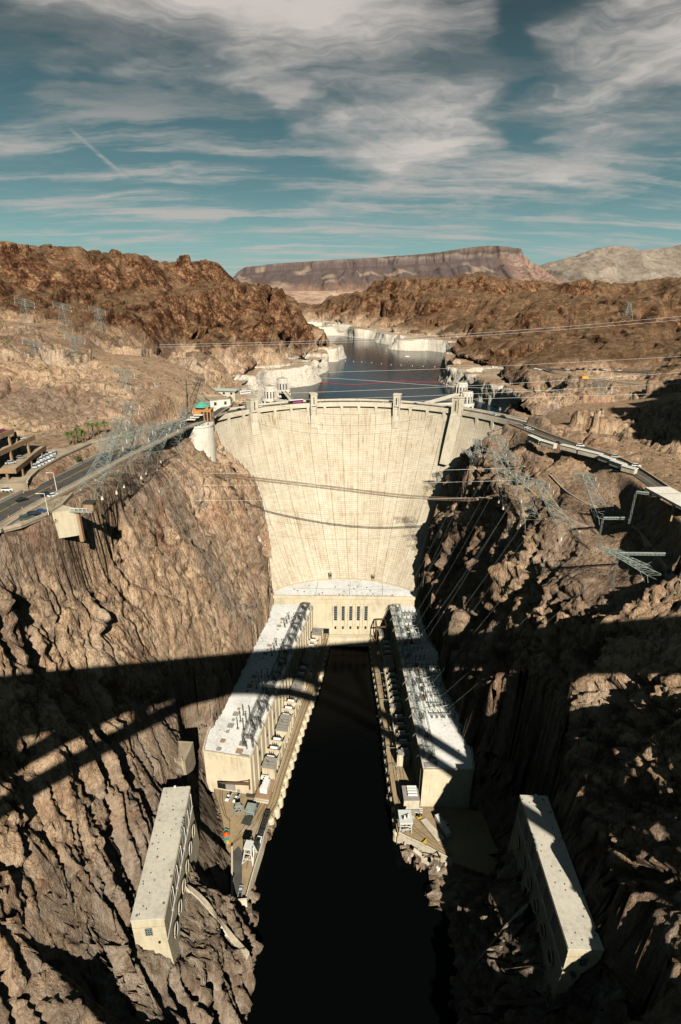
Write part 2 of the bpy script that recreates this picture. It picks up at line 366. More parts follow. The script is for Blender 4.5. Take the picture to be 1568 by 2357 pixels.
Z = np.where(zone_ & (dIn > 0), np.minimum(Z, zz_ - 3 - np.clip(dIn, 0, 30) * 1.5), Z)
Z = np.where(zone_ & (dIn <= 0) & (dIn > -10) & (zf < 176), np.maximum(Z, zz_ + 1.0), Z)
FACEZONE = zone_ & (dIn > -4)
Z = np.where(rv, np.minimum(Z, -5), Z)
Zg = Z.reshape(NR, NC); Xg = X.reshape(NR, NC); Yg = Y.reshape(NR, NC)
# normals of the smooth surface
def grad(Zg):
    dzdx = np.gradient(Zg, axis=1) / np.gradient(Xg, axis=1)
    dzdy_row = np.gradient(Zg, axis=0); dyr = np.gradient(Yg, axis=0); dxr = np.gradient(Xg, axis=0)
    dzdy = (dzdy_row - dzdx * dxr) / dyr
    return dzdx, dzdy
gx, gy = grad(Zg)
nl = np.sqrt(gx * gx + gy * gy + 1)
Nn = np.stack([-gx / nl, -gy / nl, 1 / nl], -1).reshape(-1, 3)
steep = np.clip((np.sqrt(gx * gx + gy * gy).ravel() - 0.35) / 1.1, 0, 1)
P = np.stack([X, Y, Z], 1)
dist = np.maximum(Y, 60)
# flat places: roads, decks, terraces (polygon, level or None)
FLATS = []
def in_poly(poly, x, y):
    ins = np.zeros(len(x), bool)
    for (x0, y0), (x1, y1) in zip(poly, poly[1:] + poly[:1]):
        c = ((y0 > y) != (y1 > y)) & (x < (x1 - x0) * (y - y0) / (y1 - y0 + 1e-9) + x0)
        ins ^= c
    return ins
def seg_dist(poly, x, y):
    d = np.full(len(x), 1e9)
    for (x0, y0), (x1, y1) in zip(poly, poly[1:]):
        dx, dy = x1 - x0, y1 - y0; L2 = dx * dx + dy * dy + 1e-9
        t = np.clip(((x - x0) * dx + (y - y0) * dy) / L2, 0, 1)
        d = np.minimum(d, np.hypot(x - x0 - t * dx, y - y0 - t * dy))
    return d
def path_level(path, x, y):
    """distance to a 3-D polyline and its height there"""
    d = np.full(len(x), 1e9); zz = np.zeros(len(x))
    for (x0, y0, z0), (x1, y1, z1) in zip(path, path[1:]):
        dx, dy = x1 - x0, y1 - y0; L2 = dx * dx + dy * dy + 1e-9
        t = np.clip(((x - x0) * dx + (y - y0) * dy) / L2, 0, 1)
        dd = np.hypot(x - x0 - t * dx, y - y0 - t * dy)
        zz = np.where(dd < d, z0 + t * (z1 - z0), zz); d = np.minimum(d, dd)
    return d, zz
ROAD_R = [at(*a) for a in ((1186, 976, 181), (1215, 988, 181), (1262, 1006, 181), (1330, 1030, 181), (1400, 1052, 181), (1445, 1075, 181), (1490, 1105, 181), (1568, 1160, 181), (1640, 1230, 181))]
ROAD_L = [at(*a) for a in ((-90, 1235, 191), (0, 1180, 190), (60, 1148, 190), (150, 1105, 189), (250, 1052, 187), (330, 1016, 185), (400, 984, 183), (440, 968, 182), (492, 948, 181.2))]
TERR_R = [at(*a) for a in ((1240, 851, 186), (1262, 848, 186), (1330, 853, 186), (1440, 855, 186), (1568, 858, 186), (1700, 862, 187))]
TERR_R2 = [at(*a) for a in ((1255, 850, 186), (1275, 858, 185.5), (1330, 866, 185), (1400, 874, 184.5), (1500, 887, 184), (1600, 900, 184))]
flat = np.zeros(len(X))
def lev_poly(pts, path, z=None):
    out = []
    for px, py in pts:
        q = path[0][2] if z is None else z
        for _ in range(6):
            p = at(px, py, q)
            if z is None: q = float(path_level(path, np.array([p[0]]), np.array([p[1]]))[1][0])
        out.append((p[0], p[1]))
    return out
LOT = lev_poly([(-160, 1290), (0, 1223), (111, 1186), (146, 1165), (191, 1139), (250, 1098), (310, 1052), (376, 1004), (400, 986), (440, 970), (492, 950), (484, 938), (420, 958), (330, 989), (111, 1107), (0, 1112), (-200, 1130)], ROAD_L)
PLZ = lev_poly([(-160, 1112), (63, 1107), (90, 1082), (147, 1048), (210, 1018), (330, 989), (300, 980), (120, 1000), (-160, 1000)], None, 193.0)
for path, w, fall in ((LOT, 0, 1.5), (PLZ, 0, 4), (ROAD_R, 6.5, 5), (TERR_R, 11, 12), (TERR_R2, 8, 12)):
    if path is LOT or path is PLZ:
        d = seg_dist(path + path[:1], X, Y); d = np.where(in_poly(path, X, Y), 0, d)
        zz = path_level(ROAD_L, X, Y)[1] if path is LOT else np.full(len(X), 193.0)
    else: d, zz = path_level(path, X, Y)
    m = np.clip(1 - (d - w) / fall, 0, 1)
    m = m * m * (3 - 2 * m)
    P[:, 2] = P[:, 2] * (1 - m) + (zz - 0.3) * m
    flat = np.maximum(flat, m)
lakeside = Y > 500
# ---- rock relief, real displacement along the normal
near = Y < 520
right = np.clip((X - 20) / 40, 0, 1) * np.clip((460 - Y) / 60, 0, 1)
PP = P.copy()
W = np.stack([fbm(PP / 30, 2, 5), fbm(PP / 30, 2, 15), fbm(PP / 60, 2, 25)], 1) * 7
Q = PP + W
Qs = Q.copy(); Qs[:, 1] += 0.35 * Q[:, 2]; Qs[:, 0] += 0.25 * Q[:, 2]      # joints dip along the wall
rg = fbm(Qs / np.array([34, 34, 150.]), 3, 31, ridged=True)
f0, e0 = facets(Qs / np.array([26, 26, 75.]), 3)
f1, e1 = facets(Qs / np.array([10., 10., 34.]), 5)
f2, e2 = facets(Qs / np.array([3.8, 3.8, 12.]), 9)
f3, e3 = facets((PP + 0.3 * W) / np.array([1.6, 1.6, 4.2]), 14)
brk = np.clip(fbm(PP / 42, 3, 131) * 1.9 + 0.55, 0.12, 1.25)               # broken ground against smooth slabs
fr1 = np.abs(fbm((Qs + 0.6 * W) / np.array([17, 17, 95.]), 3, 141)); fr2 = np.abs(fbm((Qs + W) / np.array([60, 60, 26.]), 3, 151))
cleft = np.clip(1 - fr1 / 0.045, 0, 1) * 4.2 + np.clip(1 - fr2 / 0.03, 0, 1) * 2.2
kn = 0.55 + (0.80 - 0.3 * np.clip((Y - 230) / 40, 0, 1)) * right + 0.45 * np.clip((190 - Y) / 60, 0, 1) * (X < 0)
lowl = np.clip((200 - Y) / 50, 0, 1) * (X < 0)
kb = brk + 0.35 * right + 0.1 * lowl
disp = rg * 5.5 * kn + f0 * 6.5 * kn + f1 * 3.0 * kb - cleft * (0.6 + 0.5 * kb)
disp += f2 * 1.5 * kb - 0.5 * np.clip(1 - e2 / 0.10, 0, 1) * kb
disp += f3 * 0.75 * np.clip((900 - Y) / 300, 0, 1) * (0.35 + 0.8 * kb) + fbm(PP / 2.0, 2, 51) * 0.2
plat = np.clip((X - 112) / 14, 0, 1) * np.clip((Y - 205) / 20, 0, 1) * np.clip((400 - Y) / 20, 0, 1) * np.clip((195 - X) / 10, 0, 1)
nearv = np.exp(-(((X - 90) / 16) ** 2 + ((Y - 85) / 30) ** 2))
disp = disp * np.where((Y > 500) & (Z > 130) & (Z < 172), 0.45, 1.0)
disp = disp * (1 - 0.80 * plat) * (1 - 0.6 * nearv)
# upright slabs and flutes of the lower left wall, leaning a little towards the river
D_ = np.array([0.30, -0.36, -0.88]); D_ /= np.linalg.norm(D_); E2 = np.cross(D_, [0.87, 0, 0.5]); E2 /= np.linalg.norm(E2); E3 = np.cross(D_, E2)
B3 = np.stack([(PP + 0.35 * W) @ E2, (PP + 0.35 * W) @ E3, PP @ D_], 1)
fa = fbm(B3 / np.array([15, 40, 95.]), 2, 171, ridged=True); fb_, eb_ = facets(B3 / np.array([5.5, 16, 42.]), 172); fc_, ec_ = facets(B3 / np.array([2.2, 6, 15.]), 173)
frl = np.abs(fbm(B3 / np.array([13, 60, 150.]), 3, 161))
flute = fa * 5.5 + fb_ * 4.0 + fc_ * 1.6 - np.clip(1 - frl / 0.07, 0, 1) * 5.5
wl = np.maximum(lowl, 0.20 * (X < -30) * np.clip((400 - Y) / 40, 0, 1))
disp = disp * (1 - 0.62 * wl) + wl * flute * (0.4 + 0.6 * steep)
D_ = np.array([-0.22, -0.30, -0.92]); D_ /= np.linalg.norm(D_); E2 = np.cross(D_, [-0.87, 0, 0.5]); E2 /= np.linalg.norm(E2); E3 = np.cross(D_, E2)
B3 = np.stack([(PP + 0.45 * W) @ E2, (PP + 0.45 * W) @ E3, PP @ D_], 1)
fa = fbm(B3 / np.array([19, 45, 80.]), 2, 271, ridged=True); fb_, eb_ = facets(B3 / np.array([7, 16, 34.]), 272)
wr = 0.3 * right * np.clip((430 - Y) / 40, 0, 1)
disp = disp * (1 - 0.5 * wr) + wr * (fa * 7 + fb_ * 5) * (0.4 + 0.6 * steep) * (1 - 0.8 * plat) * (1 - 0.6 * nearv)
small = f1 * 2.2 + f2 * 1.5 + f3 * 0.7
mid = np.clip((Y - 480) / 200, 0, 1)
rug = np.clip((Y - 285) / 40, 0, 1) * np.clip((820 - Y) / 150, 0, 1) * np.clip((np.abs(X + 15) - 115) / 40, 0, 1) * np.clip(fbm(PP / 70, 3, 95) * 2.2 + 1.0, 0, 1)
amp = np.maximum(0.25 + 0.75 * steep, 0.9 * rug)
amp *= 1 + 0.25 * right
disp = disp * amp
dfar = np.clip(np.maximum((Y - 450) / 200, np.where(np.abs(X + 15) > 125, (Y - 290) / 60, 0)), 0, 1) * np.where(Y < 620, 1.35, 1.3)
g0, h0 = facets((PP + W * 2.5) / np.array([75, 75, 95.]), 61)
g1, h1 = facets((PP + W * 1.5) / np.array([27, 27, 36.]), 62)
disp = (disp + dfar * (g0 * 16 + g1 * 8 - 3 * np.clip(1 - h1 / 0.12, 0, 1)) * (0.35 + 0.65 * steep) * np.clip((P[:, 2] - 140) / 40, 0, 1)).astype(np.float32)
far_r = fbm(PP / np.array([120, 120, 160.]), 4, 71, ridged=True) * 22 * np.clip((Y - 560) / 400, 0, 1) * np.clip((Z - 150) / 60, 0, 1)
disp += far_r * (0.5 + 0.5 * steep)
calm = (1 - flat) ** 2
# keep rock off the built places
KEEP = [[(-76, 218), (-10, 214), (-10, 400), (-58, 400), (-52, 376)], [(38, 205), (74, 205), (67, 376), (60, 400), (20, 400)],
        [(-50, 160), (-30, 160), (-10, 380), (-55, 380), (-52, 225)],
        [(31, 250), (31.5, 200), (45, 192), (60, 183), (82, 177), (85, 190), (83, 214), (74, 217), (44, 250)],
        [(-30, 250), (-42, 165), (-49, 163.5), (-54, 189), (-57.5, 190), (-60.5, 200), (-63, 206), (-67, 216), (-72.5, 233), (-48, 232)]]
disp *= calm
hz_ = P[:, 2] + fbm(PP / 160, 3, 81) * 40
per = 62.0; fr_ = (hz_ / per) % 1.0
ben = (np.clip((fr_ - 0.45) / 0.30, 0, 1) - fr_) * per * np.clip((Y - 420) / 150, 0, 1) * np.clip((P[:, 2] - 185) / 30, 0, 1) * 0.75
P[:, 2] += ben * calm
P[:, 1] += 0
P2 = P + Nn * disp[:, None]
def dam_side(Q_):
    Rz = dam_R(np.clip(Q_[:, 2], -30, 400), np.clip(np.arctan2(Q_[:, 0] - DCX, Q_[:, 1] - DCY), -1.4, 1.4))
    return np.hypot(Q_[:, 0] - DCX, Q_[:, 1] - DCY) - Rz
arcm = (np.abs(np.arctan2(P[:, 0] - DCX, P[:, 1] - DCY)) < math.radians(66)) & (P[:, 1] < 500)
s0, s1 = dam_side(P), dam_side(P2)
fix = (arcm & (s0 > -0.5)) | FACEZONE
P2[fix] = P[fix]; P2[fix & (s0 > -0.5) & (s0 < 40), 2] -= 0
near_dam = arcm & (s0 < -0.5) & (s1 > -0.2) & (Z > 60)
P2[:, 2] = np.where(rv, -5, P2[:, 2])
for qi_, poly in enumerate(KEEP):
    m = in_poly(poly, P2[:, 0], P2[:, 1]); lev = 5.0
    if qi_ >= 3:
        d_ = np.where(m, 0, seg_dist(poly + poly[:1], P2[:, 0], P2[:, 1])); P2[:, 2] = np.where(d_ < 14, np.minimum(P2[:, 2], np.where(m, 5.0, 6.0 + d_ * 2.6)), P2[:, 2])
    P2[:, 2] = np.where(m, np.minimum(P2[:, 2], lev), P2[:, 2])
# dam body stays in front of the rock between the abutments: carve the channel behind the face
ang = np.arctan2(P2[:, 0] - DCX, P2[:, 1] - DCY)
rr = np.hypot(P2[:, 0] - DCX, P2[:, 1] - DCY)

# beds of the valve houses in the canyon walls
def cap(mask, level):
    P2[:, 2] = np.where(mask, np.minimum(P2[:, 2], level + np.maximum(small, -3) * 0.9 - 1.0), P2[:, 2])
px_, py_ = P2[:, 0], P2[:, 1]
fL = (py_ > 117) & (py_ < 172)
xe = -58.3 - (py_ - 117.8) * 0.093
cap(fL & (px_ > xe - 11.5) & (px_ < xe), 58); cap(fL & (px_ >= xe) & (px_ < -30), 50 - (px_ - xe) * 1.3)
cap((py_ > 96) & (py_ <= 117) & (px_ > -76) & (px_ < -40), 50 + np.clip(-57 - px_, 0, 12) * 1.7 - np.clip(px_ + 57, 0, 20) * 1.5 - (117 - py_) * 0.35)
cap((py_ > 96) & (py_ <= 117) & (px_ <= -76) & (px_ > -92), 70 + (-76 - px_) * 2.5)
cap((py_ > 80) & (py_ <= 96) & (px_ > -92) & (px_ < -50), 43 + np.clip(-57 - px_, 0, 50) * 1.9 + (96 - py_) * 2.2)
cap((py_ > 172) & (py_ < 182) & (px_ > -78) & (px_ < -50), 52)
fR = (py_ > 110) & (py_ < 170)
xr = 76.2 + (py_ - 110) * 0.028
cap(fR & (px_ > xr) & (px_ < xr + 11.5), 58); cap(fR & (px_ <= xr) & (px_ > 30), 50 - (xr - px_) * 1.3)
cap(fR & (px_ >= xr + 11.5) & (px_ < xr + 14.5), 74 + (px_ - xr - 11.5) * 4)
cap((py_ > 90) & (py_ <= 110) & (px_ > 50) & (px_ < 94), 46 + np.clip(px_ - 77, 0, 12) * 2.4 - np.clip(77 - px_, 0, 25) * 1.5 - (110 - py_) * 0.4)
cap((py_ > 170) & (py_ < 180) & (px_ > 66) & (px_ < 96), 54)
def new_mat(name):
    m = bpy.data.materials.new(name); m.use_nodes = True
    nt = m.node_tree; nt.nodes.clear()
    out = nt.nodes.new('ShaderNodeOutputMaterial'); b = nt.nodes.new('ShaderNodeBsdfPrincipled')
    nt.links.new(b.outputs[0], out.inputs[0])
    b.inputs['Specular IOR Level'].default_value = 0.15
    return m, nt, b

class NB:
    """small node-building helper"""
    def __init__(s, nt): s.nt = nt
    def n(s, t, **k):
        x = s.nt.nodes.new(t)
        for a, v in k.items(): setattr(x, a, v)
        return x
    def l(s, a, b): s.nt.links.new(a, b)
    def math(s, op, a, b=None, clamp=False):
        n = s.n('ShaderNodeMath', operation=op, use_clamp=clamp)
        for i, v in enumerate((a, b)):
            if v is None: continue
            if isinstance(v, (int, float)): n.inputs[i].default_value = v
            else: s.l(v, n.inputs[i])
        return n.outputs[0]
    def noise(s, vec, scale, detail=6, rough=0.55, dist=0.0, sc=(1, 1, 1), rot=(0, 0, 0), typ=None):
        mp = s.n('ShaderNodeMapping'); s.l(vec, mp.inputs[0]); mp.inputs['Scale'].default_value = sc; mp.inputs['Rotation'].default_value = rot
        n = s.n('ShaderNodeTexNoise'); s.l(mp.outputs[0], n.inputs['Vector'])
        if typ: n.noise_type = typ
        n.inputs['Scale'].default_value = scale; n.inputs['Detail'].default_value = detail
        n.inputs['Roughness'].default_value = rough; n.inputs['Distortion'].default_value = dist
        return n.outputs[0]
    def voro(s, vec, scale, sc=(1, 1, 1), feature='F1', rnd=1.0):
        mp = s.n('ShaderNodeMapping'); s.l(vec, mp.inputs[0]); mp.inputs['Scale'].default_value = sc
        n = s.n('ShaderNodeTexVoronoi', feature=feature); s.l(mp.outputs[0], n.inputs['Vector'])
        n.inputs['Scale'].default_value = scale; n.inputs['Randomness'].default_value = rnd
        return n
    def rng(s, v, a, b, c=0.0, d=1.0, smooth=False):
        n = s.n('ShaderNodeMapRange'); s.l(v, n.inputs[0])
        if smooth: n.interpolation_type = 'SMOOTHSTEP'
        for i, q in enumerate((a, b, c, d)): n.inputs[i + 1].default_value = q
        return n.outputs[0]
    def ramp(s, v, stops):
        n = s.n('ShaderNodeValToRGB'); s.l(v, n.inputs[0]); e = n.color_ramp.elements
        while len(e) < len(stops): e.new(0.5)
        for x, (p, c) in zip(e, stops): x.position = p; x.color = (*c, 1)
        return n.outputs[0]
    def mix(s, f, a, b, blend='MIX'):
        n = s.n('ShaderNodeMix', data_type='RGBA', blend_type=blend)
        if isinstance(f, (int, float)): n.inputs[0].default_value = f
        else: s.l(f, n.inputs[0])
        for i, v in ((6, a), (7, b)):
            if isinstance(v, tuple): n.inputs[i].default_value = (*v, 1)
            else: s.l(v, n.inputs[i])
        return n.outputs[2]
    def bump(s, h, strength, distance, normal=None):
        n = s.n('ShaderNodeBump'); s.l(h, n.inputs['Height']); n.inputs['Strength'].default_value = strength
        n.inputs['Distance'].default_value = distance
        if normal is not None: s.l(normal, n.inputs['Normal'])
        return n.outputs[0]

def rock_material():
    m, nt, b = new_mat('canyon_rock'); k = NB(nt)
    geo = k.n('ShaderNodeNewGeometry'); pos = geo.outputs['Position']
    sep = k.n('ShaderNodeSeparateXYZ'); k.l(pos, sep.inputs[0]); px, py, pz = sep.outputs
    nsep = k.n('ShaderNodeSeparateXYZ'); k.l(geo.outputs['Normal'], nsep.inputs[0]); nz = nsep.outputs[2]
    big = k.noise(pos, 0.012, 4, 0.55, 0.6)
    med = k.noise(pos, 0.05, 6, 0.6, 0.8)
    det = k.noise(pos, 0.35, 8, 0.65, 0.3)
    streak = k.noise(pos, 0.25, 7, 0.6, 0.6, sc=(1, 1, 0.22))
    # near canyon: tan, pinkish rock with grey brown varnish and pale seams
    tan = k.ramp(med, [(0.25, (0.27, 0.155, 0.09)), (0.43, (0.46, 0.305, 0.185)), (0.58, (0.58, 0.41, 0.26)), (0.8, (0.38, 0.21, 0.12))])
    tan = k.mix(k.rng(det, 0.45, 0.72, 0, 0.8), tan, (0.64, 0.50, 0.36))
    tan = k.mix(k.rng(streak, 0.46, 0.36, 0, 0.75), tan, (0.15, 0.085, 0.05))
    varn = k.rng(k.math('ADD', k.math('MULTIPLY', big, 0.6), k.math('MULTIPLY', streak, 0.5)), 0.535, 0.60, 0, 0.72)
    tan = k.mix(varn, tan, k.mix(k.rng(det, 0.4, 0.6), (0.10, 0.078, 0.066), (0.24, 0.185, 0.15)))
    tan = k.mix(k.rng(k.noise(pos, 0.022, 5, 0.6, 0.8), 0.55, 0.66, 0, 0.5), tan, (0.40, 0.20, 0.12))
    tan = k.mix(k.rng(k.noise(pos, 0.03, 5, 0.6, 0.8, sc=(1, 1, 0.5)), 0.44, 0.34, 0, 0.5), tan, (0.60, 0.48, 0.36))
    seam = k.rng(k.noise(pos, 0.03, 5, 0.6, 1.5, sc=(1, 1, 0.25)), 0.64, 0.68, 0, 0.8)
    tan = k.mix(seam, tan, (0.55, 0.46, 0.38))
    # joint cracks
    wp = k.n('ShaderNodeVectorMath', operation='ADD'); k.l(pos, wp.inputs[0]); wsc = k.n('ShaderNodeVectorMath', operation='SCALE'); k.l(k.n('ShaderNodeTexNoise').outputs['Color'], wsc.inputs[0])
    nt_ = [x for x in nt.nodes if x.type == 'TEX_NOISE'][-1]; k.l(pos, nt_.inputs['Vector']); nt_.inputs['Scale'].default_value = 0.12; nt_.inputs['Detail'].default_value = 4; wsc.inputs['Scale'].default_value = 7.0; k.l(wsc.outputs[0], wp.inputs[1])
    l1 = k.noise(wp.outputs[0], 0.055, 5, 0.6, 0.3, sc=(1, 1, 0.20), rot=(0.35, -0.25, 0)); l2 = k.noise(wp.outputs[0], 0.16, 6, 0.62, 0.3, sc=(1, 1, 0.25), rot=(0.3, -0.2, 0)); l3 = k.noise(wp.outputs[0], 0.10, 5, 0.6, 0.2, sc=(0.4, 0.4, 1.4))
    def line(n_, w): return k.rng(k.math('ABSOLUTE', k.math('SUBTRACT', n_, 0.5)), w, 0.0)
    crack = k.math('MAXIMUM', k.math('MULTIPLY', line(l1, 0.014), 0.8), k.math('MAXIMUM', k.math('MULTIPLY', line(l2, 0.018), 0.7), k.math('MULTIPLY', line(l3, 0.010), 0.55)))
    tan = k.mix(crack, tan, (0.075, 0.042, 0.025))
    rt_ = k.math('MULTIPLY', k.rng(px, 45, 75), k.rng(py, 520, 420))
    tan = k.mix(k.math('MULTIPLY', rt_, 0.10), tan, k.ramp(det, [(0.35, (0.09, 0.047, 0.026)), (0.55, (0.22, 0.12, 0.066)), (0.7, (0.38, 0.23, 0.13))]))
    # lower parts of the canyon are greyer
    low = k.math('MULTIPLY', k.rng(pz, 125, 55, 0, 0.8), k.rng(py, 260, 180, 0.45, 1.0))
    grey = k.ramp(streak, [(0.3, (0.085, 0.066, 0.048)), (0.48, (0.22, 0.172, 0.126)), (0.66, (0.46, 0.39, 0.30))])
    tan = k.mix(low, tan, grey)
    # hills above: dark brown volcanic rock with rust, scrub on the gentle slopes
    hb = k.ramp(k.math('ADD', k.math('MULTIPLY', det, 0.5), k.math('MULTIPLY', med, 0.5)),
                [(0.40, (0.016, 0.009, 0.006)), (0.47, (0.065, 0.030, 0.016)), (0.53, (0.15, 0.072, 0.036)), (0.60, (0.33, 0.20, 0.11)), (0.70, (0.42, 0.31, 0.19))])
    hb = k.mix(k.rng(k.noise(pos, 0.02, 4, 0.6, 1.0), 0.55, 0.7, 0, 0.6), hb, (0.26, 0.17, 0.10))
    slope = k.rng(nz, 0.62, 0.86)
    scrub = k.voro(pos, 0.28)
    sm = k.math('MULTIPLY', k.rng(scrub.outputs['Distance'], 0.42, 0.25), k.rng(k.noise(pos, 0.05, 4), 0.4, 0.55))
    soil = k.mix(k.math('MULTIPLY', sm, 0.9), k.ramp(med, [(0.3, (0.085, 0.05, 0.028)), (0.6, (0.20, 0.13, 0.075))]), (0.035, 0.030, 0.016))
    hb = k.mix(k.math('MULTIPLY', slope, 0.75), hb, soil)
    # which zone: height above the rim, warped
    hz = k.math('ADD', pz, k.math('MULTIPLY', k.math('SUBTRACT', big, 0.5), 90.0))
    hz = k.math('ADD', hz, k.rng(py, 450, 800, 0, 60.0))
    hz = k.math('ADD', hz, k.rng(px, 120, 260, 0, 20.0))
    zone = k.rng(hz, 225, 262, smooth=True)
    c = k.mix(zone, tan, hb)
    # dusty plateau on gentle slopes of the near part
    pl = k.math('MULTIPLY', k.math('MULTIPLY', k.rng(nz, 0.80, 0.95), k.rng(pz, 140, 160)), k.rng(zone, 1, 0.3))
    dust = k.mix(k.math('MULTIPLY', sm, 0.6), k.ramp(det, [(0.35, (0.27, 0.175, 0.105)), (0.6, (0.42, 0.29, 0.185))]), (0.09, 0.07, 0.04))
    c = k.mix(k.math('MULTIPLY', pl, k.rng(px, -60, 60, 0.35, 0.8)), c, dust)
    # mineral ring left on the rock around the lake
    hw = k.math('ADD', pz, k.math('MULTIPLY', k.math('SUBTRACT', med, 0.5), 7.0))
    lf = k.math('MULTIPLY', k.math('LESS_THAN', px, -30.0), k.math('LESS_THAN', py, 930.0))
    hw = k.math('SUBTRACT', hw, k.math('MULTIPLY', lf, 2.0))
    ring = k.math('MULTIPLY', k.math('MULTIPLY', k.rng(hw, 165.0, 163.0), k.rng(py, 490, 500)), k.rng(nz, 0.95, 0.80, 0.25, 1.0))
    white = k.ramp(k.noise(pos, 0.5, 7, 0.65, 0.4, sc=(1, 1, 2.0)), [(0.3, (0.28, 0.23, 0.17)), (0.45, (0.52, 0.47, 0.38)), (0.62, (0.74, 0.69, 0.59))])
    c = k.mix(ring, c, white)
    k.l(c, b.inputs['Base Color']); b.inputs['Roughness'].default_value = 0.95
    b.inputs['Specular IOR Level'].default_value = 0.05
    h1 = k.noise(pos, 0.9, 9, 0.68, 0.2, sc=(1, 1, 0.5))
    nrm = k.bump(h1, 1.0, 1.9)
    k.l(nrm, b.inputs['Normal'])
    return m
M_ROCK = rock_material()
def simple(name, col, rough=0.7, metal=0.0, vary=0.12, scale=0.8, spec=0.2):
    m, nt, b = new_mat(name); k = NB(nt)
    geo = k.n('ShaderNodeNewGeometry')
    n = k.noise(geo.outputs['Position'], scale, 5, 0.6)
    lo = tuple(max(0, c * (1 - vary * 2)) for c in col); hi = tuple(min(1, c * (1 + vary)) for c in col)
    k.l(k.ramp(n, [(0.3, lo), (0.65, hi)]), b.inputs['Base Color'])
    b.inputs['Roughness'].default_value = rough; b.inputs['Metallic'].default_value = metal
    b.inputs['Specular IOR Level'].default_value = spec
    return m
def concrete(name, base, stain=(0.36, 0.24, 0.11), lines=2.0, amt=0.5, spots=0.0, vert=0.0):
    """board marked, weathered concrete: lift lines, streaks, rust tinted runs"""
    m, nt, b = new_mat(name); k = NB(nt)
    geo = k.n('ShaderNodeNewGeometry'); pos = geo.outputs['Position']
    n1 = k.noise(pos, 0.08, 6, 0.6); n2 = k.noise(pos, 0.6, 7, 0.65, sc=(1, 1, 0.25))
    lo = tuple(c * 0.74 for c in base); hi = tuple(min(0.82, c * 1.12) for c in base)
    c = k.ramp(k.math('ADD', k.math('MULTIPLY', n1, 0.5), k.math('MULTIPLY', n2, 0.5)), [(0.36, lo), (0.5, base), (0.64, hi)])
    if lines:
        sep = k.n('ShaderNodeSeparateXYZ'); k.l(pos, sep.inputs[0])
        fr = k.math('FRACT', k.math('DIVIDE', sep.outputs[2], lines))
        ln = k.math('MULTIPLY', k.rng(fr, 0.10, 0.0), k.rng(k.noise(pos, 0.25, 3), 0.4, 0.6, 0.2, 1))
        c = k.mix(k.math('MULTIPLY', ln, 0.5), c, tuple(x * 0.55 for x in base))
    run = k.noise(pos, 0.9, 4, 0.6, sc=(1, 1, 0.06))
    c = k.mix(k.math('MULTIPLY', k.math('MULTIPLY', k.rng(run, 0.54, 0.66), k.rng(k.noise(pos, 0.06, 3), 0.42, 0.6)), amt), c, stain)
    if spots:
        v = k.voro(pos, 0.22)
        c = k.mix(k.math('MULTIPLY', k.rng(v.outputs['Distance'], 0.13, 0.09), spots), c, (0.10, 0.075, 0.05))
        g = k.noise(pos, 3.5, 3, 0.7)
        c = k.mix(k.math('MULTIPLY', k.rng(g, 0.60, 0.68), spots * 0.5), c, (0.2, 0.17, 0.12))
    k.l(c, b.inputs['Base Color']); b.inputs['Roughness'].default_value = 0.9
    k.l(k.bump(k.noise(pos, 1.2, 6, 0.7), 0.35, 0.25), b.inputs['Normal'])
    return m

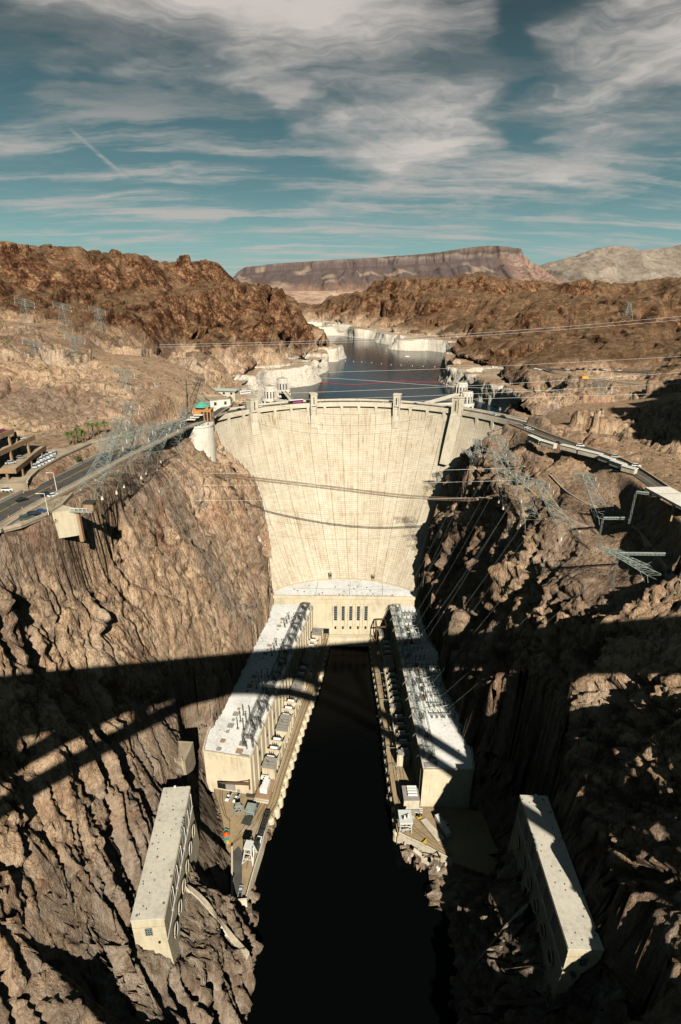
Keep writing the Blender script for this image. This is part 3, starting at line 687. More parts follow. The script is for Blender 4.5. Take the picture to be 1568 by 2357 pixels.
def dam_material():
    m, nt, b = new_mat('dam_concrete'); k = NB(nt)
    geo = k.n('ShaderNodeNewGeometry'); pos = geo.outputs['Position']
    sep = k.n('ShaderNodeSeparateXYZ'); k.l(pos, sep.inputs[0])
    ang = k.math('ARCTAN2', k.math('SUBTRACT', sep.outputs[0], DCX), k.math('SUBTRACT', sep.outputs[1], DCY))
    s = k.math('MULTIPLY', ang, 131.0)
    co = k.n('ShaderNodeCombineXYZ'); k.l(s, co.inputs[0]); k.l(sep.outputs[2], co.inputs[1]); q = co.outputs[0]
    br = k.n('ShaderNodeTexBrick'); k.l(q, br.inputs['Vector']); br.offset = 0.0; br.inputs['Scale'].default_value = 1.0
    br.inputs['Brick Width'].default_value = 5.07; br.inputs['Row Height'].default_value = 1.52; br.inputs['Mortar Size'].default_value = 0.13
    br.inputs['Color1'].default_value = (0.2, 0.2, 0.2, 1); br.inputs['Color2'].default_value = (0.9, 0.9, 0.9, 1); br.inputs['Mortar'].default_value = (0.5, 0.5, 0.5, 1); br.inputs['Mortar Smooth'].default_value = 0.3
    bsep = k.n('ShaderNodeSeparateColor'); k.l(br.outputs['Color'], bsep.inputs[0])
    tone = bsep.outputs[0]; mort = br.outputs['Fac']
    n1 = k.noise(q, 0.035, 6, 0.6); n2 = k.noise(q, 0.7, 7, 0.7)
    colstrip = k.noise(q, 0.34, 3, 0.6, sc=(1, 0.02, 1))
    v = k.math('ADD', k.math('ADD', k.math('MULTIPLY', n1, 0.35), k.math('MULTIPLY', n2, 0.30)), k.math('ADD', k.math('MULTIPLY', tone, 0.10), k.math('MULTIPLY', colstrip, 0.25)))
    c = k.ramp(v, [(0.33, (0.29, 0.235, 0.16)), (0.46, (0.45, 0.395, 0.295)), (0.55, (0.55, 0.495, 0.385)), (0.68, (0.66, 0.615, 0.51))])
    topz = k.rng(sep.outputs[2], 80, 175)
    c = k.mix(k.math('MULTIPLY', topz, 0.35), c, (0.52, 0.46, 0.35))
    c = k.mix(k.math('MULTIPLY', mort, k.rng(k.noise(q, 0.12, 4), 0.35, 0.6, 0.25, 0.75)), c, (0.27, 0.205, 0.13))
    # rust brown runs in panels, pale leached runs along joints
    run = k.noise(q, 1.1, 5, 0.6, sc=(1, 0.035, 1))
    pat = k.noise(q, 0.085, 2, 0.4, sc=(1, 1.0, 1))
    c = k.mix(k.math('MULTIPLY', k.math('MULTIPLY', k.rng(run, 0.53, 0.64), k.rng(pat, 0.48, 0.58)), 0.8), c, (0.22, 0.13, 0.045))
    c = k.mix(k.math('MULTIPLY', k.rng(run, 0.40, 0.33), k.rng(k.noise(q, 0.06, 3), 0.48, 0.58, 0, 0.55)), c, (0.74, 0.69, 0.58))
    # hatched tie marks
    hatch = k.noise(q, 2.6, 2, 0.5, sc=(1, 0.10, 1))
    c = k.mix(k.math('MULTIPLY', k.rng(hatch, 0.60, 0.70), 0.45), c, (0.24, 0.18, 0.10))
    # vertical contraction joints
    fj = k.math('ABSOLUTE', k.math('SUBTRACT', k.math('FRACT', k.math('ADD', k.math('DIVIDE', s, 7.6), 0.5)), 0.5))
    jn = k.math('MULTIPLY', k.rng(fj, 0.035, 0.012), k.rng(k.noise(q, 0.3, 3, sc=(1, 0.15, 1)), 0.40, 0.60, 0.0, 0.65))
    c = k.mix(jn, c, (0.19, 0.13, 0.07))
    k.l(c, b.inputs['Base Color']); b.inputs['Roughness'].default_value = 0.9
    k.l(k.bump(k.math('SUBTRACT', n2, k.math('MULTIPLY', mort, 0.5)), 0.4, 0.4), b.inputs['Normal'])
    return m

def water_material(name, col, bumpd, scale):
    m, nt, b = new_mat(name); k = NB(nt)
    geo = k.n('ShaderNodeNewGeometry')
    b.inputs['Base Color'].default_value = (*col, 1); b.inputs['Roughness'].default_value = 0.06
    b.inputs['IOR'].default_value = 1.14; b.inputs['Specular IOR Level'].default_value = 0.5
    n = k.noise(geo.outputs['Position'], scale, 5, 0.6, 0.5)
    k.l(k.bump(n, 0.35, bumpd), b.inputs['Normal'])
    return m

def asphalt(name, base):
    m, nt, b = new_mat(name); k = NB(nt)
    geo = k.n('ShaderNodeNewGeometry'); pos = geo.outputs['Position']
    n = k.math('ADD', k.math('MULTIPLY', k.noise(pos, 0.15, 5), 0.6), k.math('MULTIPLY', k.noise(pos, 2.5, 4), 0.4))
    c = k.ramp(n, [(0.35, tuple(x * 0.65 for x in base)), (0.65, tuple(x * 1.35 for x in base))])
    k.l(c, b.inputs['Base Color']); b.inputs['Roughness'].default_value = 0.9
    return m

M_DAM = dam_material()
M_CONC = concrete('pale_concrete', (0.58, 0.52, 0.40))
M_CONCW = concrete('white_concrete', (0.66, 0.62, 0.53), amt=0.15, lines=3.0)
M_WALL = concrete('powerhouse_concrete', (0.60, 0.52, 0.37), (0.46, 0.29, 0.10), amt=0.75, lines=2.6)
M_VALVE = concrete('valve_house_concrete', (0.50, 0.44, 0.31), (0.40, 0.28, 0.13), amt=0.35, lines=2.0)
M_ROOF = concrete('powerhouse_roof', (0.73, 0.73, 0.69), (0.40, 0.34, 0.24), lines=0, amt=0.3, spots=0.7)
M_VROOF = concrete('valve_house_roof', (0.52, 0.49, 0.41), (0.32, 0.26, 0.18), lines=0, amt=0.4, spots=0.9)
M_DECK = concrete('deck_concrete', (0.34, 0.255, 0.15), (0.16, 0.12, 0.08), lines=0, amt=0.5, spots=0.3)
M_GREYROOF = simple('grey_roofing', (0.30, 0.28, 0.24), 0.85)
M_ASPH = asphalt('asphalt', (0.085, 0.08, 0.072)); M_PATH = asphalt('paving', (0.33, 0.27, 0.19))
M_KERB = simple('kerb_stone', (0.42, 0.36, 0.27), 0.85)
M_GRAVEL = simple('gravel_bank', (0.36, 0.26, 0.17), 0.95, vary=0.3, scale=1.5)
M_PAINT = simple('white_paint', (0.75, 0.75, 0.72), 0.5, vary=0.03)
M_YELLOW = simple('yellow_paint', (0.62, 0.40, 0.04), 0.5, vary=0.05)
M_STEEL = simple('galvanised_steel', (0.26, 0.30, 0.27), 0.6, 0.0, vary=0.15)
M_DSTEEL = simple('dark_steel', (0.07, 0.075, 0.065), 0.6, 0.4)
M_BROWN = simple('brown_iron', (0.13, 0.085, 0.05), 0.8)
M_CABLE = simple('bright_cable', (0.72, 0.74, 0.70), 0.4, 0.2, vary=0.05)
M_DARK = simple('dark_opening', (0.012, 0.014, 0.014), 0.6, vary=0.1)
M_GLASS = simple('window_glass', (0.02, 0.035, 0.045), 0.08, vary=0.1, spec=0.6)
M_COPPER = simple('green_copper', (0.10, 0.33, 0.25), 0.6, vary=0.2)
M_ORANGE = simple('orange_stone', (0.52, 0.24, 0.08), 0.8)
M_RED = simple('red_plastic', (0.55, 0.03, 0.04), 0.5, vary=0.05)
M_LEAF = simple('palm_leaf', (0.075, 0.12, 0.02), 0.7, vary=0.3, scale=3)
M_TRUNK = simple('palm_trunk', (0.16, 0.11, 0.07), 0.9)
M_BUSH = simple('shrub_leaf', (0.06, 0.085, 0.03), 0.8, vary=0.3, scale=3)
M_BROWNCON = concrete('brown_concrete', (0.34, 0.22, 0.13), lines=0, amt=0.3)
M_SKIN = simple('skin', (0.45, 0.28, 0.19), 0.7)
M_TYRE = simple('tyre_rubber', (0.02, 0.02, 0.02), 0.8)
M_CANOPY = simple('canopy_roof', (0.68, 0.66, 0.58), 0.7, vary=0.08)
CAR = {n: simple('car_paint_' + n, c, 0.25, 0.0, vary=0.02, spec=0.5) for n, c in dict(white=(0.78, 0.78, 0.76), black=(0.012, 0.012, 0.014), grey=(0.25, 0.26, 0.26), silver=(0.5, 0.52, 0.52), red=(0.22, 0.02, 0.03), blue=(0.03, 0.07, 0.18), green=(0.06, 0.09, 0.06), maroon=(0.06, 0.012, 0.01)).items()}
M_LAKE = water_material('lake_water', (0.007, 0.021, 0.033), 0.5, 0.22)
M_RIVER = water_material('river_water', (0.0015, 0.002, 0.002), 0.25, 0.6)
[x for x in M_RIVER.node_tree.nodes if x.type == 'BSDF_PRINCIPLED'][0].inputs['Specular IOR Level'].default_value = 0.3
# ------------------------------------------------------------------ mesh builder
class MB:
    def __init__(s): s.v, s.f = [], []
    def add(s, vs, fs):
        n = len(s.v); s.v += [tuple(p) for p in vs]; s.f += [tuple(i + n for i in f) for f in fs]; return s
    def box(s, cx, cy, z0, sx, sy, sz, rot=0.0):
        c, q = math.cos(rot), math.sin(rot); vs = []
        for z in (z0, z0 + sz):
            for dx, dy in ((-1, -1), (1, -1), (1, 1), (-1, 1)):
                x, y = dx * sx / 2, dy * sy / 2; vs.append((cx + x * c - y * q, cy + x * q + y * c, z))
        return s.add(vs, [(3, 2, 1, 0), (4, 5, 6, 7), (0, 1, 5, 4), (1, 2, 6, 5), (2, 3, 7, 6), (3, 0, 4, 7)])
    def prism(s, pts, z0, z1):
        n = len(pts)
        g = lambda z, i: z[i] if isinstance(z, (list, tuple)) else z
        return s.add([(x, y, g(z0, i)) for i, (x, y) in enumerate(pts)] + [(x, y, g(z1, i)) for i, (x, y) in enumerate(pts)],
                     [tuple(range(n))[::-1], tuple(range(n, 2 * n))] + [(i, (i + 1) % n, (i + 1) % n + n, i + n) for i in range(n)])
    def beam(s, p, q, w, h=None):
        p, q = Vector(p), Vector(q); d = q - p
        if d.length < 1e-6: return s
        d.normalize(); h = h or w
        u = d.cross(Vector((0, 0, 1))); u = u.normalized() if u.length > 1e-3 else Vector((1, 0, 0))
        t = u.cross(d); u = u * w / 2; t = t * h / 2
        return s.add([p - u - t, p + u - t, p + u + t, p - u + t, q - u - t, q + u - t, q + u + t, q - u + t],
                     [(3, 2, 1, 0), (4, 5, 6, 7), (0, 1, 5, 4), (1, 2, 6, 5), (2, 3, 7, 6), (3, 0, 4, 7)])
    def rod(s, p, q, w):
        """thin three sided member"""
        p, q = Vector(p), Vector(q); d = q - p
        if d.length < 1e-6: return s
        d.normalize(); u = d.cross(Vector((0.13, 0.2, 1))); u = u.normalized() if u.length > 1e-3 else Vector((1, 0, 0)); t = u.cross(d)
        o = [u * w * 0.55, (-u * 0.5 + t * 0.87) * w * 0.55, (-u * 0.5 - t * 0.87) * w * 0.55]
        return s.add([p + a for a in o] + [q + a for a in o], [(0, 1, 4, 3), (1, 2, 5, 4), (2, 0, 3, 5)])
    def path(s, pts, r, n=4):
        k = len(pts); P = [Vector(p) for p in pts]; vs, fs = [], []
        for i, p in enumerate(P):
            d = (P[min(i + 1, k - 1)] - P[max(i - 1, 0)]).normalized(); u = d.cross(Vector((0, 0, 1)))
            u = u.normalized() if u.length > 1e-3 else Vector((1, 0, 0)); t = u.cross(d)
            for j in range(n):
                a = 2 * math.pi * j / n; vs.append(p + (u * math.cos(a) + t * math.sin(a)) * r)
        for i in range(k - 1):
            for j in range(n): fs.append((i * n + j, i * n + (j + 1) % n, (i + 1) * n + (j + 1) % n, (i + 1) * n + j))
        return s.add(vs, fs + [tuple(range(n))[::-1], tuple((k - 1) * n + j for j in range(n))])
    def lathe(s, cx, cy, prof, n=16, a0=0.0):
        """prof: list of (radius, z)"""
        vs, fs = [], []
        for r, z in prof:
            for j in range(n):
                a = a0 + 2 * math.pi * j / n; vs.append((cx + r * math.cos(a), cy + r * math.sin(a), z))
        for i in range(len(prof) - 1):
            for j in range(n): fs.append((i * n + j, i * n + (j + 1) % n, (i + 1) * n + (j + 1) % n, (i + 1) * n + j))
        fs.append(tuple(range(n))[::-1]); fs.append(tuple((len(prof) - 1) * n + j for j in range(n)))
        return s.add(vs, fs)
    def strip(s, path, w, side=None):
        """flat ribbon along a 3-D path; w = (left, right) offsets"""
        k = len(path); vs = []
        for i, p in enumerate(path):
            a, b = Vector(path[max(i - 1, 0)]), Vector(path[min(i + 1, k - 1)]); d = (b - a); d.z = 0; d.normalize(); nrm = Vector((-d.y, d.x, 0))
            vs += [Vector(p) + nrm * w[0], Vector(p) + nrm * w[1]]
        return s.add(vs, [(2 * i, 2 * i + 1, 2 * i + 3, 2 * i + 2) for i in range(k - 1)])
    def wall(s, path, h, t, off=0.0, base=0.0):
        k = len(path); vs = []
        for i, p in enumerate(path):
            a, b = Vector(path[max(i - 1, 0)]), Vector(path[min(i + 1, k - 1)]); d = (b - a); d.z = 0; d.normalize(); nrm = Vector((-d.y, d.x, 0))
            for o, z in ((off - t / 2, base), (off + t / 2, base), (off + t / 2, h), (off - t / 2, h)): q = Vector(p) + nrm * o; q.z += z; vs.append(q)
        fs = [(0, 1, 2, 3), tuple(4 * (k - 1) + j for j in (3, 2, 1, 0))]
        for i in range(k - 1):
            for j in range(4): fs.append((4 * i + j, 4 * i + 4 + j, 4 * i + 4 + (j + 1) % 4, 4 * i + (j + 1) % 4))
        return s.add(vs, fs)
    def build(s, name, mat, parent=None, label=None, world_space=True, smooth=False, kind=None):
        me = bpy.data.meshes.new(name)
        off = parent.location.copy() if parent is not None and world_space else Vector((0, 0, 0))
        if parent is not None and world_space and parent.parent is not None: off = off + parent.parent.location
        me.from_pydata([tuple(Vector(p) - off) for p in s.v], [], s.f); me.materials.append(mat)
        if smooth: me.polygons.foreach_set('use_smooth', [True] * len(me.polygons))
        bm = bmesh.new(); bm.from_mesh(me); bmesh.ops.recalc_face_normals(bm, faces=bm.faces); bm.to_mesh(me); bm.free()
        o = bpy.data.objects.new(name, me); COL.objects.link(o); o.parent = parent
        if label: o['label'] = label
        if kind: o['kind'] = kind
        return o

def thing(name, label, cat, loc=(0, 0, 0), rot=0.0, group=None):
    o = bpy.data.objects.new(name, None); COL.objects.link(o); o.empty_display_size = 0.5
    o.location = loc; o.rotation_euler = (0, 0, rot); o['label'] = label; o['category'] = cat
    if group: o['group'] = group
    return o

def tag(o, label, cat, group=None):
    o['label'] = label; o['category'] = cat
    if group: o['group'] = group
    return o

def kids(o): return [c for c in bpy.data.objects if c.parent is o] if False else list(KIDS.get(o.name, []))
KIDS = {}
def register(root):
    """remember the children of a finished thing so that it can be copied"""
    def walk(o):
        ch = [c for c in COL.objects if c.parent == o]; KIDS[o.name] = ch
        for c in ch: walk(c)
    walk(root); return root
def dup(root, loc, rot=0.0, label=None, group=None, mats=None, scale=None):
    r = root.copy(); COL.objects.link(r); r.location = loc; r.rotation_euler = (0, 0, rot)
    if scale: r.scale = scale
    if label: r['label'] = label
    if group: r['group'] = group
    def walk(src, dst):
        for ch in KIDS.get(src.name, []):
            c = ch.copy(); COL.objects.link(c); c.parent = dst
            if mats and c.name.split('.')[0] in mats:
                c.data = mats[c.name.split('.')[0]]
            walk(ch, c)
    walk(root, r); return r
def struct(o): o['kind'] = 'structure'; return o
def setloc(p): return Vector(p)
# ------------------------------------------------------------------ meshes of the land, water, far mountains
canyon = grid_mesh('canyon_terrain', P2, NR, NC, M_ROCK); struct(canyon)
bpy.context.view_layer.update()
def ter(px, py, maxd=9000):
    """where the survey ray px, py meets the ground"""
    d = Vector(ray(px, py)).normalized()
    ok, p, n, i = canyon.ray_cast(Vector((0, 0, CAMZ)), d, distance=maxd)
    return p if ok else None
def ground(x, y, top=700):
    ok, p, n, i = canyon.ray_cast(Vector((x, y, top)), Vector((0, 0, -1)))
    return p.z if ok else 0.0

def plane_grid(name, x0, x1, y0, y1, z, mat, n=2):
    xs = np.linspace(x0, x1, n); ys = np.linspace(y0, y1, n)
    P = np.array([(x, y, z) for y in ys for x in xs]); return grid_mesh(name, P, n, n, mat)
struct(plane_grid('lake_water', -2500, 2500, 470, 5000, 139, M_LAKE))
struct(plane_grid('river_water', -120, 120, -600, 395, 0, M_RIVER))

def ridge_mountain(name, top, Y0, depth, zbase, mat, nx, ny, prof, relief, seed, gully):
    """a range seen across the lake: skyline of survey points at depth Y0, slopes falling towards the viewer"""
    T = np.array([aty(px, py, Y0) for px, py in top])
    xs = np.linspace(T[0, 0], T[-1, 0], nx)
    zt = np.interp(xs, T[:, 0], T[:, 2])
    t = np.linspace(0, 1, ny)                     # 0 = foot, 1 = top, continues down behind
    XX, TT = np.meshgrid(xs, t)
    prof = np.array(prof); yy = np.interp(TT, prof[:, 0], prof[:, 1]); zz = np.interp(TT, prof[:, 0], prof[:, 2])
    ZT = np.broadcast_to(zt, XX.shape)
    P = np.stack([XX, Y0 - depth * (1 - yy), zbase + (ZT - zbase) * zz], -1).reshape(-1, 3)
    q = P.copy(); q[:, 1] *= 0.6
    wav = np.stack([fbm(q / relief[0], 3, seed + 40)] * 3, 1) * relief[0] * 0.25
    g = fbm((q + wav) / np.array([relief[0], relief[0] * gully, relief[0] * gully]), 5, seed, ridged=True)
    w = np.clip(TT.ravel() * 4, 0, 1) * np.where(TT.ravel() > 0.93, 0.15, 1)
    P[:, 1] -= g * relief[1] * w; P[:, 2] += g * relief[1] * 0.45 * w * (TT.ravel() < (0.6 if seed == 11 else 0.9))
    P[:, 2] += fbm(q / (relief[0] * 0.35), 3, seed + 3) * relief[2] * (TT.ravel() < 1)
    return struct(grid_mesh(name, P, ny, nx, mat))

def far_material(name, kind):
    m, nt, b = new_mat(name); k = NB(nt)
    geo = k.n('ShaderNodeNewGeometry'); pos = geo.outputs['Position']
    sep = k.n('ShaderNodeSeparateXYZ'); k.l(pos, sep.inputs[0]); z = sep.outputs[2]
    n = k.noise(pos, 0.004, 7, 0.65, 0.5); n2 = k.noise(pos, 0.02, 7, 0.7, sc=(1, 1, 0.5))
    strk = k.noise(pos, 0.012, 6, 0.65, 0.3, sc=(1, 0.2, 0.2))
    if kind == 'mesa':
        zz = k.math('ADD', z, k.math('MULTIPLY', k.math('SUBTRACT', n, 0.5), 160.0))
        zz = k.math('SUBTRACT', zz, k.rng(sep.outputs[0], -1200, 2200, 0, 150.0))
        f = k.rng(zz, 180, 760)
        c = k.ramp(f, [(0.0, (0.32, 0.20, 0.15)), (0.12, (0.25, 0.16, 0.12)), (0.2, (0.13, 0.10, 0.095)), (0.52, (0.118, 0.093, 0.09)), (0.60, (0.21, 0.17, 0.14)), (0.64, (0.095, 0.07, 0.06)), (0.74, (0.16, 0.125, 0.10)), (0.84, (0.08, 0.06, 0.05)), (1.0, (0.11, 0.095, 0.07))])
        c = k.mix(k.rng(strk, 0.42, 0.60, 0, 0.6), c, (0.095, 0.07, 0.06))
        c = k.mix(k.math('MULTIPLY', k.rng(k.noise(pos, 0.0032, 2, 0.3, sc=(1, 1, 0.6)), 0.58, 0.66), k.rng(f, 0.62, 0.5, 0, 0.7)), c, (0.36, 0.27, 0.20))
        pk = k.math('MULTIPLY', k.rng(sep.outputs[0], 1650, 1900), k.rng(f, 0.62, 0.5))
        c = k.mix(k.math('MULTIPLY', pk, 0.6), c, k.ramp(n2, [(0.4, (0.20, 0.10, 0.07)), (0.52, (0.34, 0.21, 0.155)), (0.6, (0.44, 0.34, 0.27))]))
    elif kind == 'pale':
        c = k.ramp(k.math('ADD', k.math('MULTIPLY', n, 0.5), k.math('MULTIPLY', n2, 0.5)), [(0.36, (0.15, 0.12, 0.095)), (0.5, (0.27, 0.225, 0.18)), (0.62, (0.36, 0.30, 0.245))])
        c = k.mix(k.rng(z, 430, 300, 0, 0.6), c, (0.42, 0.27, 0.20))
    else:
        c = k.ramp(k.math('ADD', k.math('MULTIPLY', n, 0.5), k.math('MULTIPLY', n2, 0.5)), [(0.38, (0.30, 0.17, 0.12)), (0.48, (0.42, 0.28, 0.20)), (0.56, (0.50, 0.38, 0.29)), (0.66, (0.36, 0.29, 0.20))])
    k.l(c, b.inputs['Base Color']); b.inputs['Roughness'].default_value = 1.0; b.inputs['Specular IOR Level'].default_value = 0.0
    k.l(k.bump(n2, 1.0, 14.0), b.inputs['Normal'])
    return m
MESA_P = [(0, 0, 0), (0.25, 0.22, 0.15), (0.62, 0.68, 0.60), (0.66, 0.72, 0.70), (0.72, 0.80, 0.78), (0.76, 0.82, 0.92), (0.80, 0.84, 0.99), (0.86, 0.93, 1.0), (0.93, 1.0, 1.0), (1.0, 1.5, 0.7)]
ridge_mountain('mesa_mountain', [(500, 690), (548, 645), (562, 626), (575, 617), (640, 609), (700, 605), (790, 599), (870, 594), (930, 590), (1000, 584), (1040, 577), (1080, 571), (1112, 568), (1150, 572), (1178, 576), (1186, 590), (1205, 606), (1235, 628), (1270, 650), (1310, 668), (1400, 690)],
               7200, 1900, 170, far_material('mesa_rock', 'mesa'), 620, 150, MESA_P, (230, 130, 5), 11, 7.0)
ridge_mountain('pale_mountains', [(1120, 640), (1180, 618), (1225, 612), (1262, 605), (1310, 592), (1350, 583), (1400, 575), (1425, 574), (1455, 578), (1490, 573), (1520, 569), (1570, 568), (1640, 575), (1750, 600), (1900, 640)],
               12500, 4200, 200, far_material('pale_rock', 'pale'), 420, 150, [(0, 0, 0), (0.3, 0.3, 0.15), (0.6, 0.62, 0.5), (0.93, 1, 1), (1, 1.3, 0.7)], (900, 300, 25), 23, 1.6)
# desert plain between the lake and the mesa
gx_ = np.linspace(-1, 1, 260); gy_ = np.linspace(2500, 15000, 220)
XX, YY = np.meshgrid(gx_, gy_); XX = XX * (2600 + YY * 0.45)
PD = np.stack([XX, YY, np.full_like(XX, 175.0)], -1).reshape(-1, 3)
PD[:, 2] += fbm(PD / np.array([420, 420, 1.]), 5, 90, ridged=True) * 55 + fbm(PD / 1500., 2, 91) * 30 + np.clip((PD[:, 1] - 4000) / 3000, 0, 1) * 40
PD[:, 2] += np.clip((2900 - PD[:, 1]) / 400, 0, 1) * -50
struct(grid_mesh('desert_plain', PD, 220, 260, far_material('desert_soil', 'plain')))
# ------------------------------------------------------------------ the dam
def dpt(a, r, z): return (DCX + r * math.sin(a), DCY + r * math.cos(a), z)
def dang(x, y): return math.atan2(x - DCX, y - DCY)
dam = thing('arch_dam', 'huge pale concrete arch dam curving across the canyon', 'dam', (DCX, DCY + DR, 0))
STEP = 15.2 / DR
A0 = -10 * STEP; NCOL = 20
rnd = random.Random(4)
for j in range(NCOL):
    a0 = A0 + j * STEP; a1 = a0 + STEP; off = rnd.uniform(-0.12, 0.12)
    zs = [6 + (CREST - 4.5 - 6) * i / 26 for i in range(27)]
    us = [0, 0.012, 0.03, 0.26, 0.5, 0.74, 0.97, 0.988, 1]
    vs, fs = [], []
    for z in zs:
        for u in us:
            rec = 0.3 if u in (0, 1) else (0.1 if u in (0.012, 0.988) else 0)
            vs.append(dpt(a0 + (a1 - a0) * u, dam_R(z, a0 + (a1 - a0) * u) + off + rec, z))
    n = len(us)
    for i in range(26):
        for q in range(n - 1): fs.append((i * n + q, i * n + q + 1, (i + 1) * n + q + 1, (i + 1) * n + q))
    m = MB(); m.add(vs, fs); m.build('concrete_column', M_DAM, dam)
def arc(r, z, a0=A0, a1=None, n=60):
    a1 = -A0 if a1 is None else a1
    return [dpt(a0 + (a1 - a0) * i / n, r, z) for i in range(n + 1)]
def ring(r0, r1, z0, z1, a0, a1, n=60):
    m = MB(); vs = []
    for i in range(n + 1):
        a = a0 + (a1 - a0) * i / n
        vs += [dpt(a, r0, z0), dpt(a, r1, z0), dpt(a, r1, z1), dpt(a, r0, z1)]
    fs = [(0, 1, 2, 3), tuple(4 * n + q for q in (3, 2, 1, 0))]
    for i in range(n):
        for q in range(4): fs.append((4 * i + q, 4 * i + 4 + q, 4 * i + 4 + (q + 1) % 4, 4 * i + (q + 1) % 4))
    return m.add(vs, fs)
ring(DR + 1, DR + 13.5, 60, CREST - 1.0, A0, -A0).build('dam_body', M_CONC, dam)
ring(DR - 1.2, DR + 14, CREST - 1.0, CREST, A0, -A0).build('crest_slab', M_CONC, dam)
ring(DR - 1.2, DR - 0.6, CREST, CREST + 1.2, A0, -A0).build('crest_parapet', M_CONC, dam)
ring(DR + 13.4, DR + 14, CREST, CREST + 1.2, A0, -A0).build('crest_parapet', M_CONC, dam)
ring(DR - 1.25, DR - 0.2, CREST - 2.6, CREST - 1.0, A0, -A0).build('crest_cornice', M_CONC, dam)
ring(DR + 3, DR + 10.5, CREST, CREST + 0.03, A0, -A0).build('crest_roadway', M_ASPH, dam)
for j in range(NCOL + 1):
    a = A0 + j * STEP; w = 0.55 / DR * 2.2
    m = MB(); vs = []
    for z, r in ((CREST - 2.6, DR - 1.3), (CREST - 12, DR - 1.0), (CREST - 24, dam_R(CREST - 24, a) + 0.1)):
        vs += [dpt(a - w, r, z), dpt(a + w, r, z), dpt(a + w, dam_R(z, a) + 2, z), dpt(a - w, dam_R(z, a) + 2, z)]
    fs = [(3, 2, 1, 0)[::-1], (8, 9, 10, 11)]
    for i in range(2):
        for q in range(4): fs.append((4 * i + q, 4 * i + (q + 1) % 4, 4 * i + 4 + (q + 1) % 4, 4 * i + 4 + q))
    m.add(vs, fs).build('crest_buttress', M_CONC, dam)
# head towers along the crest
for k_, (px, py, w, hgt, low) in enumerate(((575, 942, 7.0, 10, 160), (718, 928, 6.0, 9.5, 160), (915, 930, 6.0, 9.5, 160), (1064, 942, 7.5, 12, 138))):
    p = at(px, py, 180); a = dang(p[0], p[1])
    lab = ('square concrete crest tower by the left pair of intake towers', 'square concrete crest tower left of the dam centre with people on top',
           'square concrete crest tower right of the dam centre', 'square concrete crest tower in front of the right intake towers')[k_]
    t = thing('crest_tower', lab, 'tower', (p[0], p[1], CREST), 0, 'square towers on the dam crest')
    r = DR - 2.2
    def pier(r0, r1, z0, z1, hw):
        m = MB(); vs = []
        for z, (q0, q1) in ((z0, (r0[0], r1)), (z1, (r0[1], r1))):
            for aa, rr in ((a - hw / DR, q0), (a + hw / DR, q0), (a + hw / DR, q1), (a - hw / DR, q1)): vs.append(dpt(aa, rr, z))
        return m.add(vs, [(3, 2, 1, 0), (4, 5, 6, 7), (0, 1, 5, 4), (1, 2, 6, 5), (2, 3, 7, 6), (3, 0, 4, 7)])
    pier((dam_R(low, a) - (4.0 if k_ == 3 else 0.4), DR - (4.2 if k_ == 3 else 3.0)), DR + 4, low, CREST - 1, w / 2).build('tower_pier', M_CONC, t)
    pier((DR - 4.2, DR - 4.2), DR + 2.4, CREST - 1, CREST + hgt - 0.8, w / 2).build('tower_shaft', M_CONC, t)
    pier((DR - 4.6, DR - 4.6), DR + 2.8, CREST + hgt - 0.8, CREST + hgt, w / 2 + 0.4).build('tower_cap', M_CONC, t)
    pier((DR - 4.32, DR - 4.32), DR - 4.2, CREST + 0.5, CREST + hgt - 3, 0.45).build('window_slot', M_DARK, t)
    for s_ in (-1, 1):
        m = MB(); q0 = dpt(a + s_ * (w / 2 - 0.5) / DR, DR - 4.35, CREST - 8); q1 = dpt(a + s_ * (w / 2 - 0.5) / DR, DR - 4.35, CREST + hgt - 1); m.beam(q0, q1, 0.7); m.build('corner_rib', M_CONC, t)
